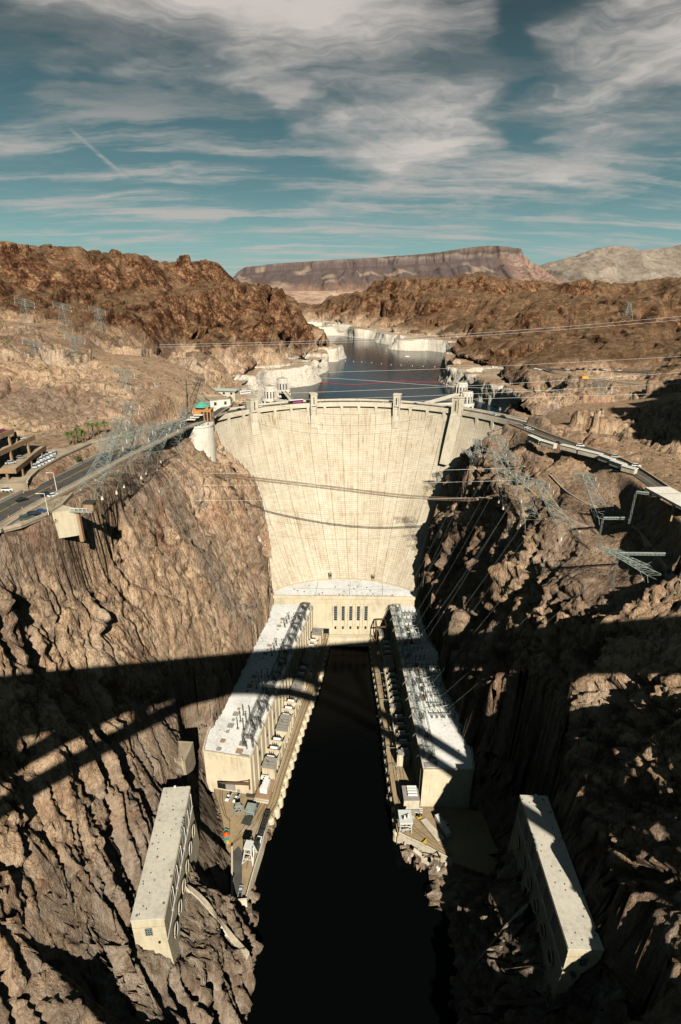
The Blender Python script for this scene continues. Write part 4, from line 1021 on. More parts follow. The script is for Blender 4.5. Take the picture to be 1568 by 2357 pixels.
# intake towers standing in the lake
def intake(x, y, zl, zt, lab, toward, d=11.6):
    t = thing('intake_tower', lab, 'tower', (x, y, 139), 0, 'round intake towers in the lake behind the dam')
    r = d / 2
    b = thing_part('gallery_base', t)
    m = MB()
    for i in range(8):
        a = 2 * math.pi * i / 8 + 0.2; m.beam((x + (r + 1.2) * math.cos(a), y + (r + 1.2) * math.sin(a), 128), (x + (r + 1.2) * math.cos(a), y + (r + 1.2) * math.sin(a), zl - 1.2), 1.5)
    m.build('leg_buttress', M_CONCW, t)
    MB().lathe(x, y, [(r - 1.6, 128), (r - 1.6, zl)], 16).build('shaft', M_CONC, t)
    for i, z in enumerate((zl - 18, zl - 12, zl - 6)): MB().lathe(x, y, [(r + 1.9, z), (r + 1.9, z + 1.2)], 16).build('ring_beam', M_CONCW, t)
    MB().lathe(x, y, [(r + 2.1, zl - 1.3), (r + 2.1, zl + 0.1)], 24).build('balcony', M_CONCW, t)
    m = MB(); 
    for i in range(24):
        a0, a1 = 2 * math.pi * i / 24, 2 * math.pi * (i + 1) / 24
        m.beam((x + (r + 1.95) * math.cos(a0), y + (r + 1.95) * math.sin(a0), zl + 0.7), (x + (r + 1.95) * math.cos(a1), y + (r + 1.95) * math.sin(a1), zl + 0.7), 0.25, 1.2)
    m.build('balcony_parapet', M_CONCW, t)
    MB().lathe(x, y, [(r - 0.3, zl), (r - 0.3, zt - 1.4), (r - 0.1, zt - 1.2), (r - 0.1, zt - 0.2), (r - 0.8, zt)], 16).build('tower_drum', M_CONCW, t)
    MB().lathe(x, y, [(r - 1.0, zt), (0.6, zt + 0.5), (0.5, zt + 1.6)], 16).build('tower_roof', M_PATH, t)
    for i in range(12):
        a = 2 * math.pi * (i + 0.5) / 12
        if math.sin(a) < 0.35:
            m = MB(); m.box(x + (r - 0.22) * math.cos(a), y + (r - 0.22) * math.sin(a), zl + 1.2, 0.5, 1.0, (zt - zl) * 0.5, a); m.build('window', M_GLASS, t)
            m = MB(); a2 = 2 * math.pi * i / 12; m.box(x + r * math.cos(a2), y + r * math.sin(a2), zl + 0.1, 0.9, 0.7, zt - zl - 1.5, a2); m.build('pilaster', M_CONCW, t)
    br = thing_part('footbridge', t)
    m = MB(); q = Vector((x, y, zl - 0.4)); p = Vector(toward); m.beam(q, p, 4.0, 0.9); m.build('walkway_deck', M_CONC, t)
    for s_ in (-1, 1):
        d_ = (p - q).normalized(); nn = Vector((-d_.y, d_.x, 0)) * 1.9 * s_; up = Vector((0, 0, 0.9))
        MB().beam(q + nn + up, p + nn + up, 0.3, 1.1).build('walkway_parapet', M_CONCW, t)
    return t
def thing_part(*a): return None
def crest_point(px): p = at(px, 930, 180); a = dang(p[0], p[1]); return dpt(a, DR + 14, CREST - 0.3)
intake(-65.5, 497, 179.5, 191, 'front left round intake tower with dark window slots, nearest the crest', dpt(dang(-48, 478), DR + 14, 179.7))
intake(-58.5, 540, 180, 191.5, 'rear left round intake tower beside the white headland', dpt(dang(-44, 480), DR + 14, 179.7))
intake(110.5, 487, 179, 190, 'front right round intake tower right behind a square crest tower', dpt(dang(86, 478), DR + 14, 179.7))
intake(116.5, 538, 179, 190, 'rear right round intake tower partly hidden by the front one', dpt(dang(76, 484), DR + 14, 179.7))

for px, py in ((752, 1322), (863, 1326)):
    p = at(px, py, 43); a = dang(p[0], p[1]); q = dpt(a, dam_R(46, a) - 1.2, 43)
    t = thing('lift_head', f'small dark topped concrete box on the {"left" if px < 800 else "right"} of the white block roof against the dam', 'box', q, -a)
    MB().box(0, 0, 0, 2.4, 2.2, 6.0).build('box_shell', M_PATH, t, world_space=False); MB().box(0, -1.12, 3.2, 1.6, .1, 2.2).build('door', M_DARK, t, world_space=False)
# ------------------------------------------------------------------ survey sheets (detail pictures) -> survey position
KS = 1568 / 2331.
def sheet(x0, y0, k): return lambda x, y: ((x0 + x / k) * KS, (y0 + y / k) * KS)
qa = sheet(650, 2050, 3.136); qb = sheet(1250, 2050, 2.773); qc = sheet(650, 2600, 3.366); qd = sheet(1300, 2600, 3.484)
qe = sheet(400, 2500, 2.773); qf = sheet(1500, 2600, 1.887); qg = sheet(1700, 1250, 2.485); qh = sheet(0, 1300, 2.24); qi = sheet(250, 1200, 2.6133)
DK, RF, CR = 8.0, 35.2, 43.0
def xy(p): return (p[0], p[1])
# ---- central block at the foot of the dam
cb = thing('central_powerhouse', 'white roofed central powerhouse block with five tall window slots at the dam foot', 'building', (5, 380, DK))
FY = 379.0
back = [dpt(a, dam_R(CR, a) + 0.6, 0) for a in [R(-72 + 136 * i / 24) for i in range(25)]]
back = [p for p in back if p[1] > 389]
foot = [(-53, FY)] + [(-54.5, FY + 7)] + [xy(p) for p in back] + [(64.5, FY + 7), (62.5, FY)]
MB().prism(foot, 2, CR - 0.6).build('block_wall', M_WALL, cb)
MB().prism(foot, CR - 0.6, CR).build('flat_roof', M_ROOF, cb)
inner = foot[1:-1]
edge = [(x, y, CR) for x, y in foot[::-1]]
MB().wall(edge, 1.0, 0.7, 0.5).build('roof_parapet', M_WALL, cb)
MB().box(4.75, FY - 0.35, CR - 1.6, 116.5, 1.1, 2.8).build('front_parapet', M_WALL, cb)
MB().box(4.75, FY - 0.2, CR - 6.2, 115.5, 0.5, 1.0).build('string_course', M_WALL, cb)
for x in (-19.5, 8.0, 35.0): MB().beam((x, FY + 1, CR + 0.05), (x + 1.0, FY + 24, CR + 0.05), 0.35, 0.1).build('roof_joint', M_GREYROOF, cb)
MB().beam((-38, FY + 13, CR + 0.06), (52, FY + 12, CR + 0.06), 0.3, 0.1).build('roof_joint', M_GREYROOF, cb)
rnd = random.Random(9)
for i in range(16):
    x = rnd.uniform(-38, 52); y = FY + rnd.uniform(2, 20); MB().box(x, y, CR, 0.9, 0.7, 0.5).build('roof_vent', M_DSTEEL, cb)
for i in range(30):
    MB().box(-20 + i * 2.2 + rnd.uniform(-.4, .4), FY + 0.9, CR + 0.4, 0.9, 0.6, 0.9).build('parapet_block', M_GREYROOF, cb)
for px in (772.6, 790, 807.5, 825, 842.5):
    x, _ = aty(px, 1410, FY)[0], 0; z0, z1 = aty(px, 1427, FY)[2], aty(px, 1395, FY)[2]
    w = MB().box(x, FY - 0.06, z0, 2.3, 0.3, z1 - z0).build('tall_window', M_GLASS, cb)
    for q in range(1, 8): MB().box(x, FY - 0.3, z0 + (z1 - z0) * q / 8, 2.3, 0.12, 0.3).build('glazing_bar', M_STEEL, w)
    MB().box(x - 1.9, FY - 0.3, DK + 6, 0.9, 0.7, CR - 6.4 - DK - 6).build('window_pilaster', M_WALL, cb)
    MB().box(x + 1.9, FY - 0.3, DK + 6, 0.9, 0.7, CR - 6.4 - DK - 6).build('window_pilaster', M_WALL, cb)
    MB().box(x, FY - 0.06, aty(px, 1447, FY)[2], 1.5, 0.3, 2.6).build('small_window', M_DARK, cb)
dx = aty(750, 1445, FY)[0]
MB().box(dx, FY - 0.08, DK, 5.6, 0.3, 5.2).build('rail_door', M_DARK, cb)
MB().box(dx, FY - 0.3, DK + 5.2, 6.6, 0.6, 0.5).build('door_lintel', M_WALL, cb)
# quay in front of the central block
qy = thing('front_quay', 'cream concrete quay with railing between the two rail decks', 'quay', (8, 377, 0))
MB().prism([(-10.5, 372.5), (29, 372.5), (29, FY), (-10.5, FY)], -4, DK - 0.5).build('quay_wall', M_WALL, qy)
MB().box(9, 372.9, DK - 0.5, 39, 0.6, 1.1).build('quay_parapet', M_WALL, qy)
MB().box(9, 376.0, DK - 0.5, 39, 0.5, 0.7).build('quay_step', M_CONC, qy)
for i in range(7): MB().box(-8 + i * 5.8, 372.2, -3, 1.0, 0.8, 8.5).build('quay_pier', M_WALL, qy)

# ---- the two wings
Lroof = [at(*qa(*p), RF) for p in [(930, 50), (830, 190), (720, 300), (700, 350), (650, 480), (540, 620), (535, 690), (490, 760), (380, 870), (350, 1000), (265, 1160), (300, 1240), (200, 1420), (170, 1520), (145, 1630)]]
LI0 = Vector((-47.6, 222.6)); LI1 = Vector((-21.5, FY - 0.05))
Lpoly = [(-54, FY - 0.05)] + [xy(p) for p in Lroof[1:]] + [tuple(LI0), tuple(LI1)]
RI0 = Vector((46.2, 216.6)); RI1 = Vector((41.0, FY - 0.05))
Rroof = [at(*qb(*p), RF) for p in [(530, 180), (560, 300), (600, 390), (640, 450), (740, 520), (690, 620), (720, 770), (760, 870), (830, 1000), (930, 1170), (1005, 1390), (1030, 1620)]]
Rpoly = [tuple(RI1), (62.4, FY - 0.05)] + [xy(p) for p in Rroof] + [tuple(RI0)]
def frame2(I0, I1, side):
    d = (I1 - I0).normalized(); n = Vector((d.y, -d.x)) * side
    return d, n, (I1 - I0).length
class Wing:
    def __init__(s, name, label, poly, I0, I1, side, tag_):
        s.d, s.n, s.L = frame2(I0, I1, side); s.I0 = I0; s.side = side; s.word = tag_
        s.rot = math.atan2(s.d.y, s.d.x)
        t = s.t = thing(name, label, 'building', (I0.x, I0.y, DK), 0)
        MB().prism(poly, 2, RF - 0.5).build('wing_wall', M_WALL, t)
        MB().prism(poly, RF - 0.5, RF).build('flat_roof', M_ROOF, t)
        outer = [(x, y, RF) for x, y in (poly[:-2] if side > 0 else poly[1:-1])]
        MB().wall(outer, 1.3, 0.8, 0.0).build('roof_parapet', M_WALL, t)
        MB().wall([(*s.p(0, 0), RF), (*s.p(s.L - 1, 0), RF)], 0.5, 0.6).build('roof_parapet', M_WALL, t)
        a, b = (poly[-3], poly[-2]) if side > 0 else (poly[-2], poly[-1])
        MB().wall([(*a, RF), (*b, RF)], 0.7, 0.7, 0.0).build('roof_parapet', M_WALL, t)
        for i in range(int(s.L / 7.4)):
            c = s.p(4 + i * 7.4, 0.35); MB().box(c[0], c[1], DK, 1.3, 0.9, RF - DK - 1.5, s.rot).build('wall_pilaster', M_WALL, t)
            if i % 2:
                c = s.p(7.7 + i * 7.4, 0.05); MB().box(c[0], c[1], 22, 2.2, 0.3, 4.2, s.rot).build('wall_window', M_GLASS, t)
    def p(s, a, b):
        q = s.I0 + s.d * a + s.n * b; return (q.x, q.y)
lw = Wing('left_wing', 'long white roofed powerhouse wing along the left bank with rust streaked end wall', Lpoly, LI0, LI1, 1, 'left')
rw = Wing('right_wing', 'long white roofed powerhouse wing along the right bank crowded with steel switchgear', Rpoly, RI0, RI1, -1, 'right')
lw.t.name = 'powerhouse_wing'; rw.t.name = 'powerhouse_wing.001'
# end wall details
def on_end(w, a, b, px, py):
    """point on the end wall of a wing"""
    r = ray(px, py); a = Vector(a); b = Vector(b); e = (b - a); nn = Vector((-e.y, e.x))
    t = (nn.dot(a)) / (nn.x * r[0] + nn.y * r[1]); return Vector((r[0] * t, r[1] * t, CAMZ + r[2] * t))
EA, EB = Lpoly[-3], Lpoly[-2]
erot = math.atan2(EB[1] - EA[1], EB[0] - EA[0])
def panel(w, A, B, pts, name, mat, proud=0.12):
    P = [on_end(w, A, B, *p) for p in pts]; c = sum(P, Vector()) / 4
    wd = ((P[1] - P[0]).length + (P[2] - P[3]).length) / 2; h = abs(P[0].z - P[3].z) * 0.5 + abs(P[1].z - P[2].z) * 0.5
    rot = math.atan2(B[1] - A[1], B[0] - A[0]); nn = Vector((math.sin(rot), -math.cos(rot)))
    return MB().box(c.x + nn.x * proud, c.y + nn.y * proud, max(DK, c.z - h / 2), wd, 0.3, h, rot).build(name, mat, w.t)
panel(lw, EA, EB, [qc(320, 235), qc(412, 250), qc(412, 330), qc(320, 315)], 'open_door', M_DARK)
panel(lw, EA, EB, [qc(415, 250), qc(525, 268), qc(525, 350), qc(415, 330)], 'roller_shutter', M_GREYROOF)
panel(lw, EA, EB, [qc(545, 335), qc(580, 338), qc(580, 368), qc(545, 366)], 'side_door', M_GREYROOF)
g = on_end(lw, EA, EB, *qc(690, 270)); nn = Vector((math.sin(erot), -math.cos(erot)))
jib = thing('wall_crane', 'rusty swing crane folded against the left wing end wall', 'crane', (g.x, g.y, g.z - 4))
MB().box(g.x + nn.x * 0.5, g.y + nn.y * 0.5, g.z - 4, 0.7, 0.7, 7.5, erot).build('mast', M_BROWN, jib)
e2 = Vector((math.cos(erot), math.sin(erot)))
for dz, ln in ((2.4, 17), (1.0, 16), (-0.6, 15)):
    a = Vector((g.x + nn.x * 0.8, g.y + nn.y * 0.8, g.z + dz * 0.6)); b = a + Vector((-e2.x * ln + nn.x * 2, -e2.y * ln + nn.y * 2, -dz * 0.5))
    MB().beam(a, b, 0.35).build('jib_beam', M_BROWN, jib)
a = Vector((g.x + nn.x * 0.8, g.y + nn.y * 0.8, g.z + 3.2)); MB().beam(a, a + Vector((-e2.x * 9, -e2.y * 9, -3.4)), 0.25).build('jib_stay', M_BROWN, jib)
# roof hatches of the left wing
for i, (x, y, w_, h_) in enumerate([(995, 212, 3, 2.4), (958, 287, 3, 2.6), (980, 252, 1.2, 1), (942, 326, 1.2, 1), (855, 497, 3.2, 2.6), (812, 583, 3.4, 2.8), (835, 540, 1.4, 1.2), (790, 630, 1.4, 1.2), (693, 830, 3.2, 2.8), (643, 932, 3.2, 3), (716, 785, 1.5, 1.2), (668, 883, 1.4, 1.2), (616, 987, 1.4, 1.2),
                                     (495, 1232, 3.4, 3.2), (437, 1357, 3.4, 3.4), (525, 1177, 1.5, 1.5), (466, 1296, 1.6, 1.6), (404, 1422, 1.8, 1.8), (355, 1520, 2.6, 2.4), (568, 1550, 3.6, 3.2), (312, 1608, 2.6, 2.2), (532, 1632, 3.6, 3.2), (585, 1682, 5.5, 1.6), (1005, 688, 4, 2.4), (1225, 90, 6, 1.6), (1200, 72, 3, 1)]):
    p = at(*qa(x, y), RF); MB().box(p[0], p[1], RF, w_, h_, 0.45, lw.rot - math.pi / 2).build('roof_hatch', M_GREYROOF if i % 3 else M_BROWNCON, lw.t)
for i, (x, y, w_, h_) in enumerate([(480, 205, 1.5, 1), (490, 237, 3.2, 2.2), (500, 272, 1.4, 1), (510, 303, 3.2, 2.4), (620, 1428, 3.2, 5), (655, 1473, 1.2, 1.1), (665, 1507, 1.2, 1.1), (673, 1545, 1.2, 1.1), (620, 1572, 7, 3), (890, 1440, .8, .8), (620, 180, 1, 1)]):
    p = at(*qb(x, y), RF); MB().box(p[0], p[1], RF, w_, h_, 0.5, rw.rot - math.pi / 2).build('roof_hatch', M_BROWNCON if i % 2 else M_GREYROOF, rw.t)
# ---- insulated poles standing on the left roof, four groups of six
def make_pole():
    t = thing('surge_arrester', 'dark insulator pole', 'pole', (0, 0, 0)); h = 6.4
    MB().box(0, 0, 0, 1.5, 1.2, 0.5).build('foot_block', M_GREYROOF, t, world_space=False)
    MB().lathe(0, 0, [(0.30, 0.5), (0.28, h * 0.62), (0.42, h * 0.64), (0.22, h * 0.68), (0.20, h)], 7).build('insulator_column', M_DSTEEL, t, world_space=False)
    MB().lathe(0, 0, [(0.45, h), (0.45, h + 0.25)], 7).build('cap_ring', M_DSTEEL, t, world_space=False)
    return register(t)
pole0 = make_pole(); first = True
rows_ = [('nearest the dam', [(1022, 300), (1043, 258), (1065, 215), (1095, 305), (1113, 262), (1135, 220)]), ('in the broad band of shade', [(880, 605), (908, 552), (930, 498), (962, 612), (985, 560), (1005, 510)]),
         ('just outside the shade', [(715, 958), (742, 890), (770, 835), (785, 966), (808, 893), (835, 830)]), ('nearest the end wall', [(515, 1390), (545, 1312), (577, 1243), (578, 1398), (608, 1320), (645, 1250)])]
for gi, (where, pts) in enumerate(rows_):
    for qn, (x, y) in enumerate(pts):
        p = at(*qa(x, y), RF); lab = f'{("near", "middle", "far")[qn % 3]} dark insulator pole in the {("left", "right")[qn // 3]} column ' + where
        if first: o = pole0; o.location = (p[0], p[1], RF); first = False
        else: o = dup(pole0, (p[0], p[1], RF))
        o['label'] = lab; o['group'] = 'insulator poles on the left roof ' + where
# ---- lattice line take-off frames along both roof edges
def truss(m, p, q, w, n, r):
    p, q = Vector(p), Vector(q); d = (q - p).normalized(); u = d.cross(Vector((0, 0, 1))); u = (u.normalized() if u.length > 1e-3 else Vector((1, 0, 0))) * w / 2; t = u.cross(d)
    c = [u + t, u - t, -u - t, -u + t]
    for o in c: m.rod(p + o, q + o, r)
    for i in range(n):
        a = p + (q - p) * (i / n); b = p + (q - p) * ((i + 1) / n)
        for k_ in range(4):
            if (i + k_) % 2: m.rod(a + c[k_], b + c[(k_ + 1) % 4], r * 0.7)
            else: m.rod(a + c[(k_ + 1) % 4], b + c[k_], r * 0.7)
        for k_ in range(4): m.rod(a + c[k_], a + c[(k_ + 1) % 4], r * 0.7)
ORD = ('first', 'second', 'third', 'fourth', 'fifth', 'sixth', 'seventh', 'eighth', 'ninth', 'tenth', 'eleventh', 'twelfth', 'thirteenth')
def takeoff(w, mat, n, word, inset):
    pts = []
    for i in range(n):
        s_ = 8 + i * (w.L - 16) / (n - 1)
        t = thing('lattice_gantry', f'lattice line frame on the {w.word} roof edge, {ORD[i]} from the camera end', 'gantry', (*w.p(s_, -3.2), RF), 0, f'lattice frames along the {w.word} roof edge')
        a, b = w.p(s_, -1.0), w.p(s_, -6.5); m = MB()
        truss(m, (*a, RF), (*a, RF + 7), 0.9, 5, 0.16); m.build('frame_leg', mat, t)
        m = MB(); truss(m, (*b, RF), (*b, RF + 7), 0.9, 5, 0.16); m.build('frame_leg', mat, t)
        m = MB(); truss(m, (*a, RF + 6.6), (*b, RF + 6.6), 0.8, 4, 0.16); m.build('cross_beam', mat, t)
        c = w.p(s_, 2.5); m = MB(); m.rod((*a, RF + 7), (*c, RF + 1), 0.2); m.rod((*a, RF + 6), (*c, RF + 1), 0.15); m.build('outrigger', mat, t)
        for k_ in range(3):
            e = w.p(s_ + 1.6 * (k_ - 1), -4.0 - 1.2 * k_); MB().lathe(e[0], e[1], [(0.35, RF), (0.3, RF + 3), (0.15, RF + 3.2), (0.12, RF + 4.5)], 6).build('bushing', M_DSTEEL, t)
        if i < n - 1:
            s2 = 8 + (i + 1) * (w.L - 16) / (n - 1)
            for off, zz in ((-1.0, 6.9), (-6.5, 6.9)):
                m = MB(); a2 = w.p(s2 - .6, off); a1 = w.p(s_ + .6, off); truss(m, (*a1, RF + zz), (*a2, RF + zz), 0.7, 7, 0.14); m.build('long_beam', mat, t)
            m = MB()
            for off in (-2.4, -3.8, -5.2): m.rod((*w.p(s_, off), RF + 5.6), (*w.p(s2, off), RF + 5.4), 0.14)
            for k_ in range(5):
                e0 = w.p(s_ + 2.5 * (k_ + 1), -2.4); m.rod((*e0, RF + 5.5), (e0[0], e0[1], RF + 0.3), 0.16); e1 = w.p(s_ + 2.5 * (k_ + 1), -5.2); m.rod((*e1, RF + 5.5), (e1[0], e1[1], RF + 0.3), 0.16); m.rod((*e0, RF + 3), (*e1, RF + 4.5), 0.2)
            m.build('bus_bars', M_DSTEEL if w.side > 0 else mat, t)
takeoff(lw, M_DSTEEL, 11, 'left', 1); takeoff(rw, M_STEEL, 11, 'right', 1)
# ---- pipe bus switchyard on the right roof
sw_rows = [(560, 300, 3), (610, 380, 3), (680, 450, 4), (735, 555, 4), (800, 660, 4), (860, 770, 4), (900, 880, 4), (960, 1000, 4), (1020, 1110, 4), (1090, 1200, 4), (1180, 1290, 4), (1240, 1380, 4)]
def make_bus_frame(w):
    t = thing('bus_support', 'pipe frame', 'steel frame', (0, 0, 0)); h = 5.2
    for k_ in (-1, 0, 1):
        MB().box(k_ * w, 0, 0, 1.3, 1.1, 0.35).build('foot_block', M_GREYROOF, t, world_space=False)
        m = MB(); m.beam((k_ * w, 0, 0.3), (k_ * w - 0.5, 0, h * 0.6), 0.28); m.beam((k_ * w, 0, 0.3), (k_ * w + 0.5, 0, h * 0.6), 0.28); m.build('post', M_DSTEEL, t, world_space=False)
        MB().lathe(k_ * w, 0, [(0.3, h * 0.6), (0.22, h)], 6).build('insulator', M_STEEL, t, world_space=False)
    MB().beam((-w - 0.8, 0, h * 0.6), (w + 0.8, 0, h * 0.6), 0.35).build('cross_tube', M_STEEL, t, world_space=False)
    return register(t)
bus0 = make_bus_frame(3.0); nb = 0
for i in range(13):
    s_ = 38 + i * 9.2; wd = 24 if s_ < 90 else 19
    for j, off in enumerate((-13, -20.5)):
        if off < -wd + 2: continue
        p = w_ = rw.p(s_, off - (1.5 if s_ < 70 else 0)); lab = f'{("inner", "outer")[j]} grey pipe frame of the {ORD[i]} row on the right wing roof'
        o = bus0 if nb == 0 else dup(bus0, (0, 0, 0)); o.location = (p[0], p[1], RF); o.rotation_euler = (0, 0, rw.rot - math.pi / 2); nb += 1
        o['label'] = lab; o['group'] = 'pipe bus frames on the right wing roof'; o['category'] = 'steel frame'
bt = thing('bus_tubes', 'long thin silver bus tubes strung over the right wing roof', 'tubes', (*rw.p(40, -16), RF + 5))
for off in (-10.3, -13.0, -16.3, -18.0, -20.6, -23.2):
    for s_ in range(5):
        MB().beam((*rw.p(38 + s_ * 22 + (2 if off < -17 else 0), off), RF + 5.25), (*rw.p(58 + s_ * 22, off), RF + 5.25), 0.26).build('bus_tube', M_STEEL, bt)
for s_ in range(12):
    MB().beam((*rw.p(41 + s_ * 9.2, -9.5), RF + 4.0), (*rw.p(42.5 + s_ * 9.2, -23), RF + 5.8), 0.2).build('cross_bus', M_CABLE if s_ % 3 == 0 else M_STEEL, bt)
# right roof: small wall-side structures
for i, (s_, off, sx, sy, h, mt) in enumerate([(70, -9, 4, 3, 2.2, M_DSTEEL), (78, -9.5, 5, 3, 2.6, M_BROWN), (86, -9, 3, 3, 2.0, M_DSTEEL), (62, -9.3, 3, 2.4, 2.2, M_DSTEEL), (54, -9, 4, 2.5, 2.4, M_BROWN), (120, -10, 4, 3, 2.2, M_DSTEEL), (128, -10, 3, 3, 2.0, M_DSTEEL), (112, -10, 3, 3, 1.8, M_DSTEEL)]):
    c = rw.p(s_, off); t = thing('oil_breaker', f'{("dark", "rusty")[mt is M_BROWN]} boxy circuit breaker on the right roof edge, {ORD[i]} of eight', 'circuit breaker', (*c, RF), 0, 'circuit breakers on the right wing roof')
    MB().box(c[0], c[1], RF, sx * .7, sy, h, rw.rot).build('tank', mt, t)
    for k_ in (-1, 0, 1): MB().lathe(c[0] + k_ * 0.9 * rw.d.x, c[1] + k_ * 0.9 * rw.d.y, [(0.3, RF + h), (0.16, RF + h + 2)], 6).build('bushing', M_BROWN, t)
# ---- rail decks on both banks
Ledge = [at(*p, DK) for p in (qa(1495, 350), qa(1380, 830), qa(1215, 1280), qa(1010, 1900), qa(930, 2195))] + [at(*qc(*p), DK) for p in [(890, 700), (830, 950), (745, 1220), (640, 1590)]]
Linn = [at(*qc(*p), DK) for p in [(490, 1620), (490, 1040), (420, 1010), (395, 820), (380, 700), (330, 500), (275, 330)]]
Redge = [(29.0, 378.9, DK), at(*qb(50, 330), DK), at(*qb(100, 700), DK), at(*qb(190, 1250), DK)] + [at(*qd(*p), DK) for p in [(100, 0), (145, 300), (190, 560), (210, 820), (225, 880), (540, 1030), (870, 1210)]]
Rinn = [(82, 194, DK), (80, 214, DK)]
ld = thing('rail_deck', 'tan concrete deck with rail tracks along the left bank', 'deck', (-40, 220, DK))
lpts = [xy(p) for p in Ledge]; lpts[0] = (-8.5, FY - 0.1)
lp2 = [xy(p) for p in Linn]
MB().prism(lpts + lp2 + [(-74, 236), (-47, 226), (-22, FY - 0.1)], DK - 2.5, DK).build('deck_slab', M_DECK, ld)
rd_ = thing('rail_deck', 'tan concrete deck with rail tracks along the right bank', 'deck', (36, 220, DK))
rpts = [xy(p) for p in Redge]; rpts[0] = (29.0, FY - 0.1)
MB().prism(rpts + [(76, 178), (84, 190)] + [xy(p) for p in Rinn] + [(46.2, 218), (41, FY - 0.1)], DK - 2.5, DK).build('deck_slab', M_DECK, rd_)
def offset_path(path, o, z=0.0):
    out = []
    for i, p in enumerate(path):
        a, b = Vector(path[max(i - 1, 0)]), Vector(path[min(i + 1, len(path) - 1)]); d = b - a; d.z = 0; d.normalize(); out.append((p[0] - d.y * o, p[1] + d.x * o, p[2] + z))
    return out
def river_wall(path, par, side, n, start=0):
    P = [Vector(p) for p in path]; seg = [(P[i + 1] - P[i]).length for i in range(len(P) - 1)]; tot = sum(seg)
    MB().wall([(p.x, p.y, 0) for p in P], DK - 2.5, 1.2, 0.0, -4).build('river_wall', M_WALL, par)
    MB().wall([(p.x, p.y, DK) for p in P], 0.9, 0.5, -0.3 * side).build('deck_parapet', M_DECK, par)
    k_ = int(tot / 6.6)
    for i in range(k_):
        d = tot * (i + 0.5) / k_; j = 0
        while d > seg[j]: d -= seg[j]; j += 1
        c = P[j] + (P[j + 1] - P[j]).normalized() * d
        MB().lathe(c.x, c.y, [(2.3, -4), (2.3, DK - 2.4), (1.4, DK - 1.6)], 12).build('wall_pier', M_WALL, par)
    for o in (2.2, 3.9, 6.0, 7.7):
        rp = [Vector(p) for p in offset_path([tuple(p) for p in P], o * side, 0)]
        for a, b in zip(rp, rp[1:]): MB().beam((a.x, a.y, DK + 0.05), (b.x, b.y, DK + 0.05), 0.28, 0.16).build('rail', M_BROWN, par)
river_wall([(-8.5, FY - 0.1, DK)] + Ledge[1:6], ld, -1, 24)
MB().wall([(p[0], p[1], 0) for p in Ledge[5:]], DK, 1.2, 0.0, -4).build('river_wall', M_CONC, ld)
MB().wall([(p[0], p[1], DK) for p in Ledge[5:]], 1.0, 0.5, 0.3).build('deck_parapet', M_CONC, ld)
river_wall([(29.0, FY - 0.1, DK)] + Redge[1:9], rd_, 1, 24)
MB().wall([(p[0], p[1], 0) for p in Redge[8:]], DK, 2.0, 0.6, -4).build('quay_wall', M_CONC, rd_)
MB().wall([(p[0], p[1], DK) for p in Redge[8:]], 1.0, 0.5, 0.3).build('deck_parapet', M_CONC, rd_)
P = [Vector(p) for p in Redge[8:]]
for a, b in zip(P, P[1:]):
    n_ = max(2, int((b - a).length / 5))
    for i in range(n_):
        c = a + (b - a) * ((i + .5) / n_); MB().box(c.x + 0.3, c.y - 1.0, -4, 1.0, 1.6, 9.5, math.atan2((b - a).y, (b - a).x)).build('quay_buttress', M_CONC, rd_)
MB().wall([(p[0], p[1], DK) for p in Linn[:2]], 3.2, 0.8, 0.0).build('retaining_wall', M_CONC, ld)
# curved sidings and the dark shading of a ramp on the left deck
for pts in ([(1010, 30), (880, 560), (700, 800), (440, 1010)], [(900, 470), (800, 640), (620, 830), (470, 1000)], [(640, 740), (560, 860), (480, 980)], [(860, 560), (790, 760), (720, 960), (650, 1250)], [(350, 340), (345, 470), (400, 640), (460, 700), (460, 860)], [(380, 330), (375, 460), (420, 640), (470, 700)]):
    P = [at(*qc(*p), DK + 0.06) for p in pts]; MB().path(P, 0.16, 4).build('siding_rail', M_BROWN, ld)
MB().prism([xy(at(*qc(*p), DK)) for p in [(500, 1050), (560, 990), (605, 1050), (600, 1450), (570, 1560), (505, 1570)]], DK + 0.004, DK + 0.03).build('ramp_shading', M_ASPH, ld)  # thin dark sheet, shading of the ramp put in as colour
MB().prism([xy(at(*qc(*p), DK)) for p in [(590, 780), (700, 620), (830, 780), (780, 1000), (690, 880), (620, 900)]], DK + 0.004, DK + 0.02).build('worn_patch', M_PATH, ld)
MB().prism([xy(at(*qc(*p), DK)) for p in [(720, 480), (810, 490), (690, 760), (590, 730)]], DK + 0.03, DK + 0.25).build('grating', M_DSTEEL, ld)
MB().prism([xy(at(*qc(*p), DK)) for p in [(655, 400), (780, 415), (775, 440), (650, 425)]], DK + 0.03, DK + 1.2).build('grating', M_DSTEEL, ld)
ew = at(*qc(580, 1640), DK)
MB().box(ew[0], ew[1], 2, 6.4, 0.8, 8.2, 0.1).build('end_wall', M_CONC, ld)
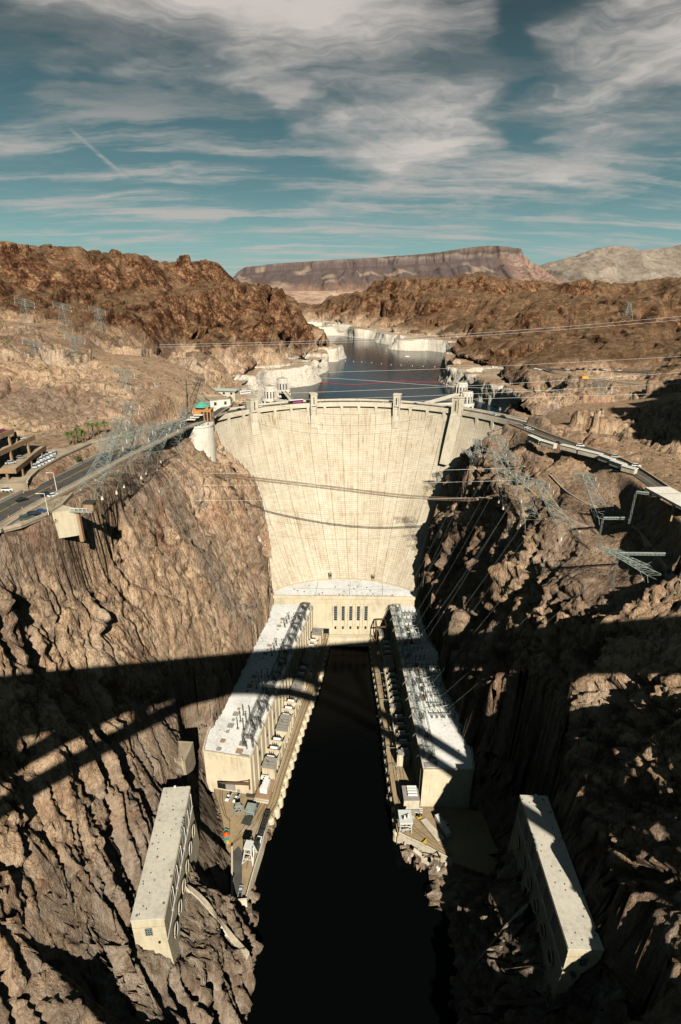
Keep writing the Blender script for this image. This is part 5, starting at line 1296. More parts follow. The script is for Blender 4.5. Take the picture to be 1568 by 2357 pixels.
# right deck details
for pts in ([(340, 740), (420, 850), (620, 1000), (870, 1150)], [(360, 720), (450, 830), (640, 975), (880, 1120)], [(250, 570), (330, 640)], [(440, 700), (640, 900), (800, 1010)]):
    P = [at(*qd(*p), DK + 0.06) for p in pts]; MB().path(P, 0.16, 4).build('siding_rail', M_BROWN, rd_)
c = at(*qd(390, 682), DK)
MB().lathe(c[0], c[1], [(3.6, DK + 0.004), (3.6, DK + 0.05), (3.2, DK + 0.06)], 28).build('turntable', M_PATH, rd_)
MB().box(c[0], c[1], DK + 0.06, 1.8, 1.6, 0.1).build('turntable_plate', M_CONC, rd_)
for i in range(3): MB().prism([xy(at(*qd(*p), DK)) for p in [(415, 570 + i * 25), (510, 572 + i * 25), (510, 584 + i * 25), (415, 582 + i * 25)]], DK + 0.02, DK + 0.4).build('concrete_strip', M_CONCW, rd_)
sl = thing('concrete_slab', 'worn grey concrete slab lying between the rails on the right deck', 'slab', at(*qd(630, 840), DK))
MB().prism([xy(at(*qd(*p), DK)) for p in [(480, 725), (545, 695), (780, 945), (700, 1000)]], DK + 0.02, DK + 0.5).build('slab_top', M_CONC, sl)
MB().wall([at(*qd(480, 725), DK), at(*qd(700, 1000), DK), at(*qd(780, 945), DK)], 0.9, 0.4).build('slab_kerb', M_PATH, sl)
# pier steps hanging off the right quay
pr = thing('quay_stairs', 'pale concrete landing stairs jutting from the right quay over the river', 'stairs', at(*qd(470, 1150), 3))
MB().prism([xy(at(*qd(*p), 3.5)) for p in [(365, 1085), (590, 1220), (580, 1250), (480, 1195), (440, 1220), (420, 1205), (435, 1165), (410, 1130), (375, 1130), (350, 1175), (330, 1165)]], 1.5, 3.5).build('landing', M_CONC, pr)
MB().beam(at(*qd(400, 1060), DK), at(*qd(560, 1190), 3.5), 1.6, 0.8).build('stair_flight', M_CONC, pr)
dk = thing('davit_crane', 'small boat davit with white winch over the right quay edge', 'crane', at(*qd(720, 1165), DK))
MB().beam(at(*qd(725, 1165), DK), at(*qd(725, 1130), DK + 4), 0.5).build('post', M_STEEL, dk)
MB().beam(at(*qd(725, 1140), DK + 4), at(*qd(700, 1280), DK + 4), 0.35).build('boom', M_BROWN, dk)
c = at(*qd(692, 1290), DK + 2); MB().box(c[0], c[1], DK + 1, 1.6, 1.4, 1.6, 0.5).build('winch', M_PAINT, dk)
for a, b in (((520, 1160), (600, 1140)), ((600, 1140), (720, 1165)), ((620, 1120), (650, 1180))): MB().beam(at(*qd(*a), DK - 1), at(*qd(*b), DK - 1), 0.5).build('brace', M_BROWN, dk)
# small block with white vents at the end of the right wing
vb = thing('pump_house', 'small pale concrete block with white pipes at the end of the right wing', 'small building', (*rw.p(1, 5.5), DK))
c = rw.p(2.5, 5.4); MB().box(c[0], c[1], DK, 9.5, 8.6, 7.2, rw.rot).build('block', M_CONC, vb)
MB().box(c[0], c[1], DK + 7.2, 9.7, 8.8, 0.3, rw.rot).build('flat_roof', M_GREYROOF, vb)
for i in range(4): c = rw.p(0.5 + i * 1.8, 4.6); MB().beam((c[0] - 2.6, c[1], DK + 8.3), (c[0] + 2.6, c[1], DK + 8.3), 0.8).build('vent_pipe', M_PAINT, vb)
c = rw.p(-3, 5.4); MB().box(c[0], c[1], DK, 0.5, 9.4, 1.2, rw.rot).build('fence_rail', M_STEEL, vb)
# ---- transformer bays along the decks
def make_transformer(mt):
    t = thing('transformer', 'x', 'transformer', (0, 0, 0))
    L_ = dict(world_space=False)
    MB().box(0, 0, 0, 3.6, 3.0, 3.6).build('tank', mt, t, **L_)
    m = MB(); m.beam((-2.0, 1.9, 4.6), (2.0, 1.9, 4.6), 0.01)
    vs, n = [], 10; m = MB()
    for x in (-2.2, 2.2):
        for j in range(n): a = 2 * math.pi * j / n; vs.append((x, -1.6 + 0.85 * math.cos(a), 4.7 + 0.85 * math.sin(a)))
    m.add(vs, [tuple(range(n))[::-1], tuple(range(n, 2 * n))] + [(j, (j + 1) % n, (j + 1) % n + n, j + n) for j in range(n)]).build('conservator', M_PAINT, t, **L_)
    for k_ in (-1, 0, 1): MB().lathe(k_ * 1.1, 0.6, [(0.32, 3.6), (0.28, 5.0), (0.12, 5.3), (0.1, 6.2)], 7).build('bushing', M_DSTEEL, t, **L_)
    for sx in (-1, 1): MB().box(sx * 2.3, 0, 0.4, 0.7, 2.6, 2.8).build('radiator', M_STEEL, t, **L_)
    return register(t)
tr0 = make_transformer(M_DSTEEL); tcount = 0
def bays(w, houses, word, ordn):
    global tcount
    for i, (a, b) in enumerate(houses):
        c = w.p((a + b) / 2, 5.6); ln = b - a
        h = thing('switch_house', f'{"cream" } concrete kiosk with flat grey roof, {ordn[i]} along the {word} deck', 'small building', (*c, DK))
        MB().box(c[0], c[1], DK, ln - 0.6, 6.6, 9.2, w.rot).build('house_wall', M_WALL, h)
        MB().box(c[0], c[1], DK + 9.2, ln, 7.4, 0.5, w.rot).build('flat_roof', M_GREYROOF, h)
        for k_ in range(max(2, int(ln / 3.4))):
            q = w.p(a + 0.6 + k_ * (ln - 1.2) / max(1, int(ln / 3.4) - 1), 9.4); MB().box(q[0], q[1], DK, 0.7, 0.7, 9.1, w.rot).build('column', M_WALL, h)
        for k_ in range(1, int(ln / 2.4)): q0 = w.p(a + k_ * 2.4, 2.4); q1 = w.p(a + k_ * 2.4, 8.8); MB().beam((*q0, DK + 9.73), (*q1, DK + 9.73), 0.15, 0.08).build('roof_seam', M_DSTEEL, h)
        q = w.p((a + b) / 2, 5.6); MB().rod((*q, DK + 9.7), (q[0] - 1, q[1] - 2, DK + 13), 0.3).build('lightning_rod', M_DSTEEL, h)
    for i in range(len(houses) - 1):
        a, b = houses[i][1], houses[i + 1][0]; n = max(2, round((b - a) / 6.6)); bw = (b - a) / n
        for k_ in range(n):
            c = w.p(a + bw * (k_ + .5), 4.6); lab = f'dark transformer with white oil drum between the {ordn[i]} and {ordn[i+1]} kiosks of the {word} deck'
            o = tr0 if tcount == 0 else dup(tr0, (0, 0, 0)); o.location = (*c, DK + 3.2); o.rotation_euler = (0, 0, w.rot - math.pi / 2); tcount += 1
            o['label'] = lab; o['group'] = f'transformers between the {ordn[i]} and {ordn[i+1]} kiosks on the {word}'
            MB().box(*w.p(a + bw * (k_ + .5), 4.6), DK, 4.6, 7.4, 3.2, w.rot).build('transformer_plinth', M_WALL, w.t)
            q = w.p(a + bw * (k_ + 1) - 0.4, 4.4)
            if k_ < n - 1: MB().box(q[0], q[1], DK, 0.8, 8.2, 8.6, w.rot).build('fire_wall', M_WALL, w.t)
            q = w.p(a + bw * (k_ + .5), 9.0); MB().box(q[0], q[1], DK, 1.2, 0.7, 6.8, w.rot).build('bay_post', M_WALL, w.t)
            MB().box(*w.p(a + bw * (k_ + .5), 9.0), DK + 6.8, bw - 1.0, 0.7, 0.6, w.rot).build('bay_beam', M_WALL, w.t)
bays(lw, [(11, 19), (40, 54), (74, 89), (110, 124), (143, 153)], 'left', ('nearest', 'second', 'third', 'fourth', 'farthest'))
bays(rw, [(27, 31), (66, 70), (107, 121), (146, 156)], 'right', ('nearest', 'second', 'third', 'farthest'))
MB().wall([(*lw.p(4, 10.2), DK), (*lw.p(150, 10.2), DK)], 0.8, 0.4).build('kerb_wall', M_WALL, ld)
MB().wall([(*rw.p(4, 10.2), DK), (*rw.p(150, 10.2), DK)], 0.8, 0.4).build('kerb_wall', M_WALL, rd_)
# silver machine and stepped plinth at the near end of the left wing
sm = thing('silver_transformer', 'bright silver transformer on a plinth at the corner of the left wing', 'transformer', (*lw.p(5, 6), DK))
c = lw.p(4.5, 6.0)
MB().box(c[0], c[1], DK, 13, 8.4, 1.4, lw.rot).build('plinth', M_BROWNCON, sm)
MB().box(c[0], c[1], DK + 1.4, 7.0, 4.2, 3.4, lw.rot).build('tank', M_PAINT, sm)
for k_ in range(4): q = lw.p(1.8 + k_ * 1.7, 5.2); MB().lathe(q[0], q[1], [(0.5, DK + 4.8), (0.45, DK + 6.8), (0.2, DK + 7.4)], 8).build('bushing', M_CABLE, sm)
MB().beam((*lw.p(8.5, 2.6), DK + 5), (*lw.p(8.5, 7.0), DK + 5), 1.8).build('conservator', M_PAINT, sm)
for k_ in range(2): q = lw.p(-2.5 - k_ * 1.2, 6); MB().box(q[0], q[1], DK, 0.7, 8.4, 0.9, lw.rot).build('step', M_CONC, sm)
# gantry frame on the right deck top (travelling crane frame by the dam)
gf = thing('gantry_frame', 'brown steel travelling gantry over the right deck close to the dam', 'gantry', (*rw.p(155, 8), DK))
for s_ in (148, 159):
    for o in (4.0, 11.5): MB().beam((*rw.p(s_, o), DK), (*rw.p(s_, o), DK + 17), 0.6).build('gantry_leg', M_BROWN, gf)
    MB().beam((*rw.p(s_, 4.0), DK + 17), (*rw.p(s_, 11.5), DK + 17), 0.9).build('gantry_beam', M_BROWN, gf)
for o in (4.0, 11.5): MB().beam((*rw.p(148, o), DK + 17), (*rw.p(159, o), DK + 17), 0.9).build('gantry_beam', M_BROWN, gf)
# overhead cable frames crossing the right deck
for i in range(7):
    s_ = 22 + i * 14; t = thing('portal_frame', f'slim steel portal over the right rail deck, {ORD[i]} from the camera end', 'portal', (*rw.p(s_, 12), DK), 0, 'slim portals over the right rail deck')
    for o in (9.6, 15.2): MB().beam((*rw.p(s_, o), DK), (*rw.p(s_, o), DK + 6), 0.22).build('portal_post', M_STEEL, t)
    MB().beam((*rw.p(s_, 9.6), DK + 6), (*rw.p(s_, 15.2), DK + 6), 0.22).build('portal_beam', M_STEEL, t)

# ---- valve houses on the canyon walls
def valve_house(A, B, wid, zt, zb, side, lab):
    """A near river-side roof corner, B far river-side corner; side +1 = river lies to +x"""
    A, B = Vector(A), Vector(B); d = (B - A).normalized(); n = Vector((d.y, -d.x)) * side; L_ = (B - A).length; rot = math.atan2(d.y, d.x)
    p = lambda s_, t_: tuple(A + d * s_ + n * t_)
    t = thing('valve_house', lab, 'building', (A.x, A.y, zb))
    MB().prism([p(0, 0), p(L_, 0), p(L_, -wid), p(0, -wid)], zb - 12, zt - 0.6).build('house_wall', M_VALVE, t)
    MB().prism([p(-.15, .15), p(L_ + .15, .15), p(L_ + .15, -wid - .15), p(-.15, -wid - .15)], zt - 0.6, zt).build('flat_roof', M_VROOF, t)
    MB().prism([p(-.2, .35), p(L_, .35), p(L_, 0), p(-.2, 0)], zt - 0.9, zt - 0.45).build('cornice', M_VALVE, t)
    # buttress batter along the river side foot
    base = [(*p(0, 0.05), 0), (*p(L_, 0.05), 0)]
    m = MB(); q = [p(-0.02, 0), p(L_, 0)]; q2 = [p(-0.02, 1.3), p(L_, 1.3)]
    m.add([(*q[0], zb + 11), (*q[1], zb + 11), (*q2[1], zb - 12), (*q2[0], zb - 12), (*q[1], zb - 12), (*q[0], zb - 12)], [(0, 1, 2, 3), (0, 3, 5), (1, 4, 2), (4, 5, 3, 2)]).build('battered_plinth', M_VALVE, t)
    for i in range(6):
        s_ = L_ * (0.13 + 0.148 * i)
        c = Vector((*p(s_, 0.55), zb + 4.6)); m = MB(); vs = []
        for dd in (-0.5, 0.14 + 0.3):
            for j in range(20):
                a = 2 * math.pi * j / 20; o = p(s_ + 2.1 * math.cos(a), 0.55 + dd); vs.append((o[0], o[1], c.z + 2.6 * math.sin(a)))
        m.add(vs, [tuple(range(20)), tuple(range(20, 40))[::-1]] + [(j, (j + 1) % 20, (j + 1) % 20 + 20, j + 20) for j in range(20)]).build('outlet_mouth', M_DARK, t)
        m = MB(); pts = []
        for j in range(21): a = 2 * math.pi * j / 20; o = p(s_ + 2.35 * math.cos(a), 1.0); pts.append((o[0], o[1], c.z + 2.85 * math.sin(a)))
        m.path(pts, 0.22, 4).build('mouth_rim', M_CONC, t)
        s2 = L_ * (0.20 + 0.148 * i); 
        if i < 6 and s2 < L_ - 3:
            o = p(s2, 0.02); MB().box(o[0], o[1], zb + 13.0, 3.6, 0.25, 6.5, rot).build('wall_recess', M_GREYROOF, t)
            o = p(s2 + 2.0, 0.12); MB().box(o[0], o[1], zb + 12.8, 0.35, 0.5, 6.9, rot).build('recess_reveal', M_CONCW, t)
            o = p(s2, 0.12); MB().box(o[0], o[1], zb + 12.6, 4.2, 0.5, 0.35, rot).build('recess_sill', M_CONCW, t)
        if i: o = p(s_ - L_ * 0.074, 0.1); MB().box(o[0], o[1], zb + 1, 0.18, 0.3, zt - zb - 3, rot).build('wall_joint', M_GREYROOF, t)
    MB().prism([p(-0.02, 0.28), p(L_, 0.28), p(L_, 0.0), p(-0.02, 0.0)], zb + 11.0, zb + 11.4).build('string_course', M_CONCW, t)
    # end wall window with bars
    e = -n * 1.0; o = A + n * (-wid * 0.52) - d * 0.08
    zw = zt - 8.6
    wn = MB().box(o.x, o.y, zw, 0.3, 2.4, 3.6, rot).build('end_window', M_GLASS, t)
    for k_ in range(4): q = A + n * (-wid * 0.52 + (k_ - 1.5) * 0.75) - d * 0.28; MB().box(q.x, q.y, zw, 0.12, 0.14, 3.6, rot).build('window_bar', M_STEEL, wn)
    for k_ in range(4): q = A + n * (-wid * 0.52) - d * 0.28; MB().box(q.x, q.y, zw + 0.1 + k_ * 1.1, 0.12, 2.5, 0.16, rot).build('window_bar', M_STEEL, wn)
    q = A + n * (-wid * 0.5) - d * 0.0; MB().prism([p(-0.25, -0.02), p(0, -0.02), p(0, -wid), p(-0.25, -wid)], zt - 4.6, zt - 4.2).build('string_course', M_VALVE, t)
    q = A + n * (-wid * 0.25) - d * 0.2; MB().box(q.x, q.y, zw - 4.5, 0.4, 0.7, 0.9, rot).build('lamp_box', M_DARK, t)
    q = A + d * (L_ - 0.6) + n * (-wid * 0.55); MB().lathe(q.x, q.y, [(0.2, zt), (0.2, zt + 0.8), (0.5, zt + 0.9), (0.5, zt + 1.2)], 8).build('roof_cowl', M_PAINT, t)
    rr_ = random.Random(3 if side > 0 else 5)
    for k_ in range(26):
        o = p(rr_.uniform(1, L_ - 1), -rr_.uniform(1, wid - 1)); MB().box(o[0], o[1], zt, 0.35, 0.3, 0.2, rr_.random()).build('roof_stud', M_DSTEEL, t)
    for k_ in range(10):
        o = p(L_ * 0.58 + k_ * 0.7, 0.25); MB().box(o[0], o[1], zt - 0.1, 0.5, 0.6, 0.6 + 0.4 * (k_ % 3), rot + k_).build('roosting_box', M_STEEL, t)
    return t, A, d, n
VZ, VB = 75.0, 52.0
valve_house((-58.3, 117.8), (-63.2, 170.3), 10.9, VZ, VB, 1, 'long grey concrete valve house on the left canyon wall, fully sunlit')
tv, A_, d_, n_ = valve_house((76.2, 110.0), (77.8, 167.9), 11.2, VZ, VB, -1, 'long grey concrete valve house on the right canyon wall, half in shadow')
q = A_ - d_ * 1.2 - n_ * 3.0
sd = thing('satellite_dish', 'round dark dish on the lit end wall of the right valve house', 'dish', (q.x, q.y, VZ - 12))
MB().lathe(q.x, q.y, [(0.12, VZ - 14.5), (0.12, VZ - 12.6), (1.0, VZ - 12.2), (1.1, VZ - 12.0)], 14).build('dish_bowl', M_DSTEEL, sd)
MB().beam((q.x, q.y, VZ - 13.4), (q.x, q.y + 1.2, VZ - 13.0), 0.2).build('wall_bracket', M_DSTEEL, sd)
# ------------------------------------------------------------------ things on the decks, rims and roads
LS = dict(world_space=False)
def make_car(paint, kind='car'):
    t = thing('parked_car', 'x', 'car')
    L_, W_, H_ = {'car': (4.6, 1.85, 0.85), 'suv': (4.9, 2.0, 1.05), 'pickup': (5.8, 2.0, 0.95)}[kind]
    m = MB(); x0, x1 = -L_ / 2, L_ / 2; w = W_ / 2; pr = [(x0, 0.35), (x0, H_ * 0.95), (x0 + 0.3, H_ + 0.02), (x1 - 0.9, H_), (x1 - 0.1, H_ * 0.82), (x1, 0.35)]
    n = len(pr); m.add([(x, -w, z) for x, z in pr] + [(x, w, z) for x, z in pr], [tuple(range(n))[::-1], tuple(range(n, 2 * n))] + [(j, (j + 1) % n, (j + 1) % n + n, j + n) for j in range(n)])
    m.build('body', paint, t, **LS)
    a, b, c, d, top = {'car': (-1.7, -1.1, 0.5, 1.15, 1.42), 'suv': (-2.3, -2.0, 0.5, 1.2, 1.8), 'pickup': (-0.6, -0.35, 0.9, 1.5, 1.75)}[kind]
    v = [(a, -w * .93, H_), (d, -w * .93, H_), (c, -w * .8, top), (b, -w * .8, top), (a, w * .93, H_), (d, w * .93, H_), (c, w * .8, top), (b, w * .8, top)]
    MB().add(v, [(0, 1, 2, 3), (7, 6, 5, 4), (0, 4, 5, 1), (1, 5, 6, 2), (3, 7, 4, 0)]).build('windows', M_GLASS, t, **LS)
    MB().prism([(b, -w * .8), (c, -w * .8), (c, w * .8), (b, w * .8)], top - 0.02, top + 0.05).build('roof_panel', paint, t, **LS)
    if kind == 'pickup': MB().box(-1.8, 0, H_ + 0.01, 2.0, 1.6, 0.04).build('load_bed', M_TYRE, t, **LS)
    for sx in (-L_ * .31, L_ * .31):
        for sy in (-w, w):
            m = MB(); vs = []
            for y in (sy - 0.12, sy + 0.12):
                for j in range(10): an = 2 * math.pi * j / 10; vs.append((sx + 0.34 * math.cos(an), y, 0.34 + 0.34 * math.sin(an)))
            m.add(vs, [tuple(range(10))[::-1], tuple(range(10, 20))] + [(j, (j + 1) % 10, (j + 1) % 10 + 10, j + 10) for j in range(10)]).build('wheel', M_TYRE, t, **LS)
    return register(t)
CARS = {}
def car(p, rot, paint, kind, label, group=None, cat=None):
    key = (paint, kind)
    if key not in CARS: o = CARS[key] = make_car(CAR[paint], kind)
    else: o = dup(CARS[key], p)
    o.location = p; o.rotation_euler = (0, 0, rot); o['label'] = label
    o['category'] = cat or {'car': 'car', 'suv': 'car', 'pickup': 'pickup truck'}[kind]
    if group: o['group'] = group
    elif 'group' in o: del o['group']
    return o
# left deck vehicles
lrot = lw.rot
car((*xy(at(*qc(450, 430), DK)), DK + .03), lrot - 0.12 + math.pi, 'white', 'pickup', 'white pickup truck parked left of its twin by the shutter door')
car((*xy(at(*qc(538, 445), DK)), DK + .03), lrot - 0.12 + math.pi, 'white', 'pickup', 'white pickup truck parked right of its twin by the left wing')
car((*xy(at(*qc(586, 1520), DK)), DK + .04), math.pi / 2 + .03, 'silver', 'pickup', 'silver pickup truck at the narrow tip of the left deck')
for i, (x, y, pt, kd, lb) in enumerate([(1372, 575, 'white', 'car', 'white car in the bridge shade on the left deck, farthest from the camera'), (1335, 665, 'white', 'suv', 'white van leading the shaded row on the left deck'), (1325, 715, 'silver', 'suv', 'silver van in the middle of the shaded row on the left deck'), (1300, 780, 'white', 'suv', 'white van at the sunlit end of the shaded row on the left deck'),
                                        (1220, 1000, 'white', 'pickup', 'white truck alone beside the second kiosk on the left deck'), (957, 1770, 'grey', 'car', 'grey car on the left deck near the wing corner'), (937, 1830, 'maroon', 'suv', 'dark maroon car on the left deck behind the grey one')]):
    p = at(*qa(x, y), DK); car((p[0], p[1], DK + .03), lrot + (math.pi if i % 2 else 0), pt, kd, lb)
p = at(*qb(125, 525), DK); car((p[0], p[1], DK + .03), rw.rot, 'white', 'suv', 'white van on the right rail deck near the far kiosk')
# dark rail wagons / bins on the left deck edge
def wagon(x, y, ln, lab, mt=M_DSTEEL):
    p = at(*qc(x, y), DK); t = thing('storage_bin', lab, 'bin', (p[0], p[1], DK + .05), lrot + .03)
    MB().box(0, 0, 0.3, ln, 2.5, 1.9).build('bin_body', mt, t, **LS)
    for k_ in range(max(1, int(ln / 1.6))): MB().box(-ln / 2 + 0.8 + k_ * 1.6, 0, 2.2, 1.0, 1.5, 0.12).build('lid', M_TYRE, t, **LS)
    for k_ in (-1, 1): MB().box(k_ * ln * .35, 0, 0, 0.6, 2.2, 0.3).build('skid', M_BROWN, t, **LS)
for a in ((897, 645, 3.6, 'single dark bin at the head of the row on the left deck edge'), (862, 750, 8.0, 'longest dark bin in the row on the left deck edge'), (831, 846, 3.6, 'dark bin between the long one and the white topped one'), (775, 985, 6.4, 'dark bin last in the row beside the white gantry')): wagon(*a)
p = at(*qc(811, 905), DK); t = thing('storage_bin', 'half white half black bin on the left deck edge', 'bin', (p[0], p[1], DK + .05), lrot)
MB().box(1.0, 0, 0, 2.2, 2.4, 2.0).build('bin_body', M_TYRE, t, **LS); MB().box(-1.4, 0, 0, 2.4, 2.4, 2.2).build('white_half', M_PAINT, t, **LS)
# steel stands and gantries
def frame_tower(name, lab, c, w, d, h, mat, rot, lean=0.35):
    t = thing(name, lab, 'gantry', c, rot)
    for sx in (-1, 1):
        for sy in (-1, 1): MB().beam((sx * w / 2, sy * d / 2, 0), (sx * w / 2 * lean, sy * d / 2 * lean, h), 0.4).build('leg', mat, t, **LS)
    for f in (0.35, 0.7, 1.0):
        k_ = 1 - (1 - lean) * f; W2, D2 = w / 2 * k_, d / 2 * k_
        c4 = [(-W2, -D2, h * f), (W2, -D2, h * f), (W2, D2, h * f), (-W2, D2, h * f)]
        for i in range(4): MB().beam(c4[i], c4[(i + 1) % 4], 0.3).build('girt', mat, t, **LS)
    f0 = [(-w / 2, -d / 2, 0), (w / 2, -d / 2, 0), (w / 2, d / 2, 0), (-w / 2, d / 2, 0)]; k_ = 1 - (1 - lean) * 0.7
    f1 = [(x * k_, y * k_, h * .7) for x, y, z in f0]
    for i in range(4): MB().beam(f0[i], f1[(i + 1) % 4], 0.28).build('brace', mat, t, **LS)
    MB().box(0, 0, h, w * lean + 1.2, d * lean + 1.0, 1.0).build('head', mat, t, **LS)
    return t
p = at(*qc(690, 1130), DK); g1 = frame_tower('mobile_gantry', 'tall white steel gantry throwing a black shadow on the left deck', (p[0], p[1], DK), 5.5, 7.0, 9, M_CABLE, lrot - 1.57, 0.5)
p = at(*qc(560, 585), DK); frame_tower('steel_stand', 'low grey four legged steel stand beside the white pickups', (p[0], p[1], DK), 5.5, 5, 4, M_STEEL, 0.2, 0.3)
p = at(*qc(705, 600), DK); t = frame_tower('steel_trestle', 'open grey trestle straddling the dark grating on the left deck', (p[0], p[1], DK + .26), 4.5, 4.5, 2.6, M_STEEL, lrot, 0.9)
p = at(*qd(295, 790), DK); t = frame_tower('mobile_gantry', 'white steel travelling gantry parked at the right deck edge', (p[0], p[1], DK), 6.2, 7.6, 6.5, M_CABLE, rw.rot - 1.57, 0.92)
for k_ in range(4): MB().box(-1.4 + k_ * 1.0, 0.4 * k_ - 1, 7.4, 0.9, 1.2, 1.0).build('winch', M_PAINT if k_ % 2 else M_DSTEEL, t, **LS)
# green machine with a red cover
p = at(*qc(425, 880), DK); t = thing('cable_machine', 'green machine with a bright red orange round cover by the left cliff', 'machine', (p[0], p[1], DK), 0.3)
MB().prism([(-1.5, -3.2), (1.4, -2.2), (1.6, 2.6), (-0.2, 4.0), (-1.6, 2.4)], 0, 1.2).build('chassis', M_COPPER, t, **LS)
MB().lathe(-0.2, 0.2, [(1.5, 1.2), (1.35, 2.0), (0.7, 2.6), (0.1, 2.75)], 14).build('round_cover', simple('red_cover', (0.75, 0.09, 0.01), 0.5, vary=0.1), t, **LS)
MB().box(0.2, -3.8, 0, 1.0, 1.2, 1.6).build('engine_box', M_YELLOW, t, **LS)
# trailer, truck, forklift on the right deck
a, b = Vector(at(*qd(700, 745), DK)), Vector(at(*qd(790, 890), DK)); c = (a + b) / 2; rt = math.atan2((b - a).y, (b - a).x)
t = thing('box_trailer', 'long white box trailer parked on the right deck at the shadow line', 'trailer', (c.x, c.y, DK), rt)
MB().box(0, 0, 1.0, 12.0, 2.6, 2.8).build('box_body', M_PAINT, t, **LS); MB().box(0, 0, 3.8, 12.0, 2.5, 0.06).build('box_roof', M_CANOPY, t, **LS)
for x in (-4.4, -3.2, 4.6):
    for y in (-1.05, 1.05): MB().box(x, y, 0, 1.0, 0.4, 1.0).build('wheel', M_TYRE, t, **LS)
p = at(*qd(790, 785), DK); car((p[0], p[1], DK + .03), rt, 'silver', 'suv', 'silver van half in shadow behind the white trailer')
p = at(*qd(465, 693), DK); t = thing('forklift', 'small yellow forklift next to the round turntable', 'forklift', (p[0], p[1], DK), 0.5)
MB().box(0, 0, 0.35, 2.6, 1.4, 0.9).build('body', M_YELLOW, t, **LS); MB().box(-0.2, 0, 2.0, 1.5, 1.3, 0.1).build('cab_roof', M_TYRE, t, **LS); MB().box(1.5, 0, 0.2, 0.2, 1.1, 2.2).build('mast', M_TYRE, t, **LS)
for x in (-.8, .8):
    for y in (-.6, .6): MB().box(x, y, 0, .6, .3, .6).build('wheel', M_TYRE, t, **LS); MB().rod((x * .8, y, 1.2), (x * .7, y, 2.0), .1).build('cab_post', M_TYRE, t, **LS)
p = at(*qd(935, 1310), 1.5); t = thing('float_box', 'pale metal box at the water line below the right deck', 'box', (p[0], p[1], 0.2), 0.9)
MB().box(0, 0, 0, 4.5, 2.0, 1.8).build('box_shell', M_CONC, t, **LS); MB().box(3.0, 2.5, 0, 5, 5, .6).build('raft', M_DSTEEL, t, **LS)
p = at(*qd(530, 990), DK); t = thing('timber_ramp', 'small yellow triangular ramp on the right deck edge', 'ramp', (p[0], p[1], DK), -0.4)
MB().prism([(-1, -1), (1.4, -1.6), (0.5, 2.4)], 0, [1.6, .1, .1] if False else 1.0).build('ramp_top', M_YELLOW, t, **LS)

# path wall winding down from the left valve house, and others draped on the rock
def drape(pts, n=5, lift=0.0):
    out = []
    for (x0, y0), (x1, y1) in zip(pts, pts[1:]):
        for i in range(n):
            q = ter(x0 + (x1 - x0) * i / n, y0 + (y1 - y0) * i / n)
            if q is not None: out.append(Vector(q))
    q = ter(*pts[-1]); out.append(Vector(q))
    for _ in range(4):
        for i in range(1, len(out) - 1): out[i] = out[i - 1] * .25 + out[i] * .5 + out[i + 1] * .25
    return [(p.x, p.y, p.z + lift) for p in out]
def walled_path(name, lab, pts, h, t_, mat, n=5, sink=3.0):
    P = drape(pts, n); t = thing(name, lab, 'wall', P[0])
    MB().wall(P, h, t_, 0, -sink).build('wall_body', mat, t); MB().wall([(x, y, z + h) for x, y, z in P], 0.2, t_ + 0.1).build('coping', M_KERB, t)
    return t
walled_path('retaining_wall', 'pale green concrete channel wall curving down from the left valve house to the river', [qe(*p) for p in [(632, 1475), (690, 1510), (770, 1570), (850, 1650), (930, 1760), (1010, 1860), (1090, 1970), (1170, 2060), (1245, 2140)]], 1.6, 1.7, M_CONC, 3)
walled_path('retaining_wall', 'thin pale wall running up the shaded rock beside the right valve house', [qf(*p) for p in [(225, 1350), (300, 1240), (405, 1125), (480, 1020), (575, 940)]], 1.2, 0.7, M_CONC, 3)
walled_path('retaining_wall', 'long low wall along the rim under the right pylons', [qg(*p) for p in [(60, 890), (140, 960), (230, 1030), (320, 1110), (420, 1180), (520, 1250), (590, 1310), (700, 1360), (820, 1392)]], 1.0, 0.5, M_KERB, 3, 4)
walled_path('retaining_wall', 'low wall across the dusty slope inside the right road bend', [qg(*p) for p in [(448, 937), (500, 990), (560, 1060), (640, 1120), (750, 1180), (860, 1215)]], 0.8, 0.45, M_KERB, 3, 3)
walled_path('retaining_wall', 'low yellowish wall descending to the right edge of the picture', [qg(*p) for p in [(1150, 1375), (1220, 1430), (1310, 1540), (1400, 1680), (1480, 1770), (1565, 1862)]], 1.0, 0.5, M_KERB, 3, 4)
walled_path('retaining_wall', 'thin wall beside the leaning pylons on the left rocks', [qi(*p) for p in [(770, 1262), (850, 1215), (945, 1170)]], 1.0, 0.7, M_CONC, 2, 3)
# the pale block set in the cliff behind the left valve house
p0 = ter(*qe(590, 350)); 
if p0:
    t = thing('adit_portal', 'tan concrete portal block set in the cliff behind the left valve house', 'portal', (p0.x, p0.y, p0.z))
    MB().box(p0.x - 1, p0.y + 7, p0.z - 11, 8.5, 12, 14.0, -.06).build('block', M_PATH, t)
    for k_ in (-1, 1): MB().box(p0.x + k_ * 1.6, p0.y + 0.9, p0.z - 10, 0.25, 0.3, 15.2, -.06).build('joint_rib', M_CONC, t)

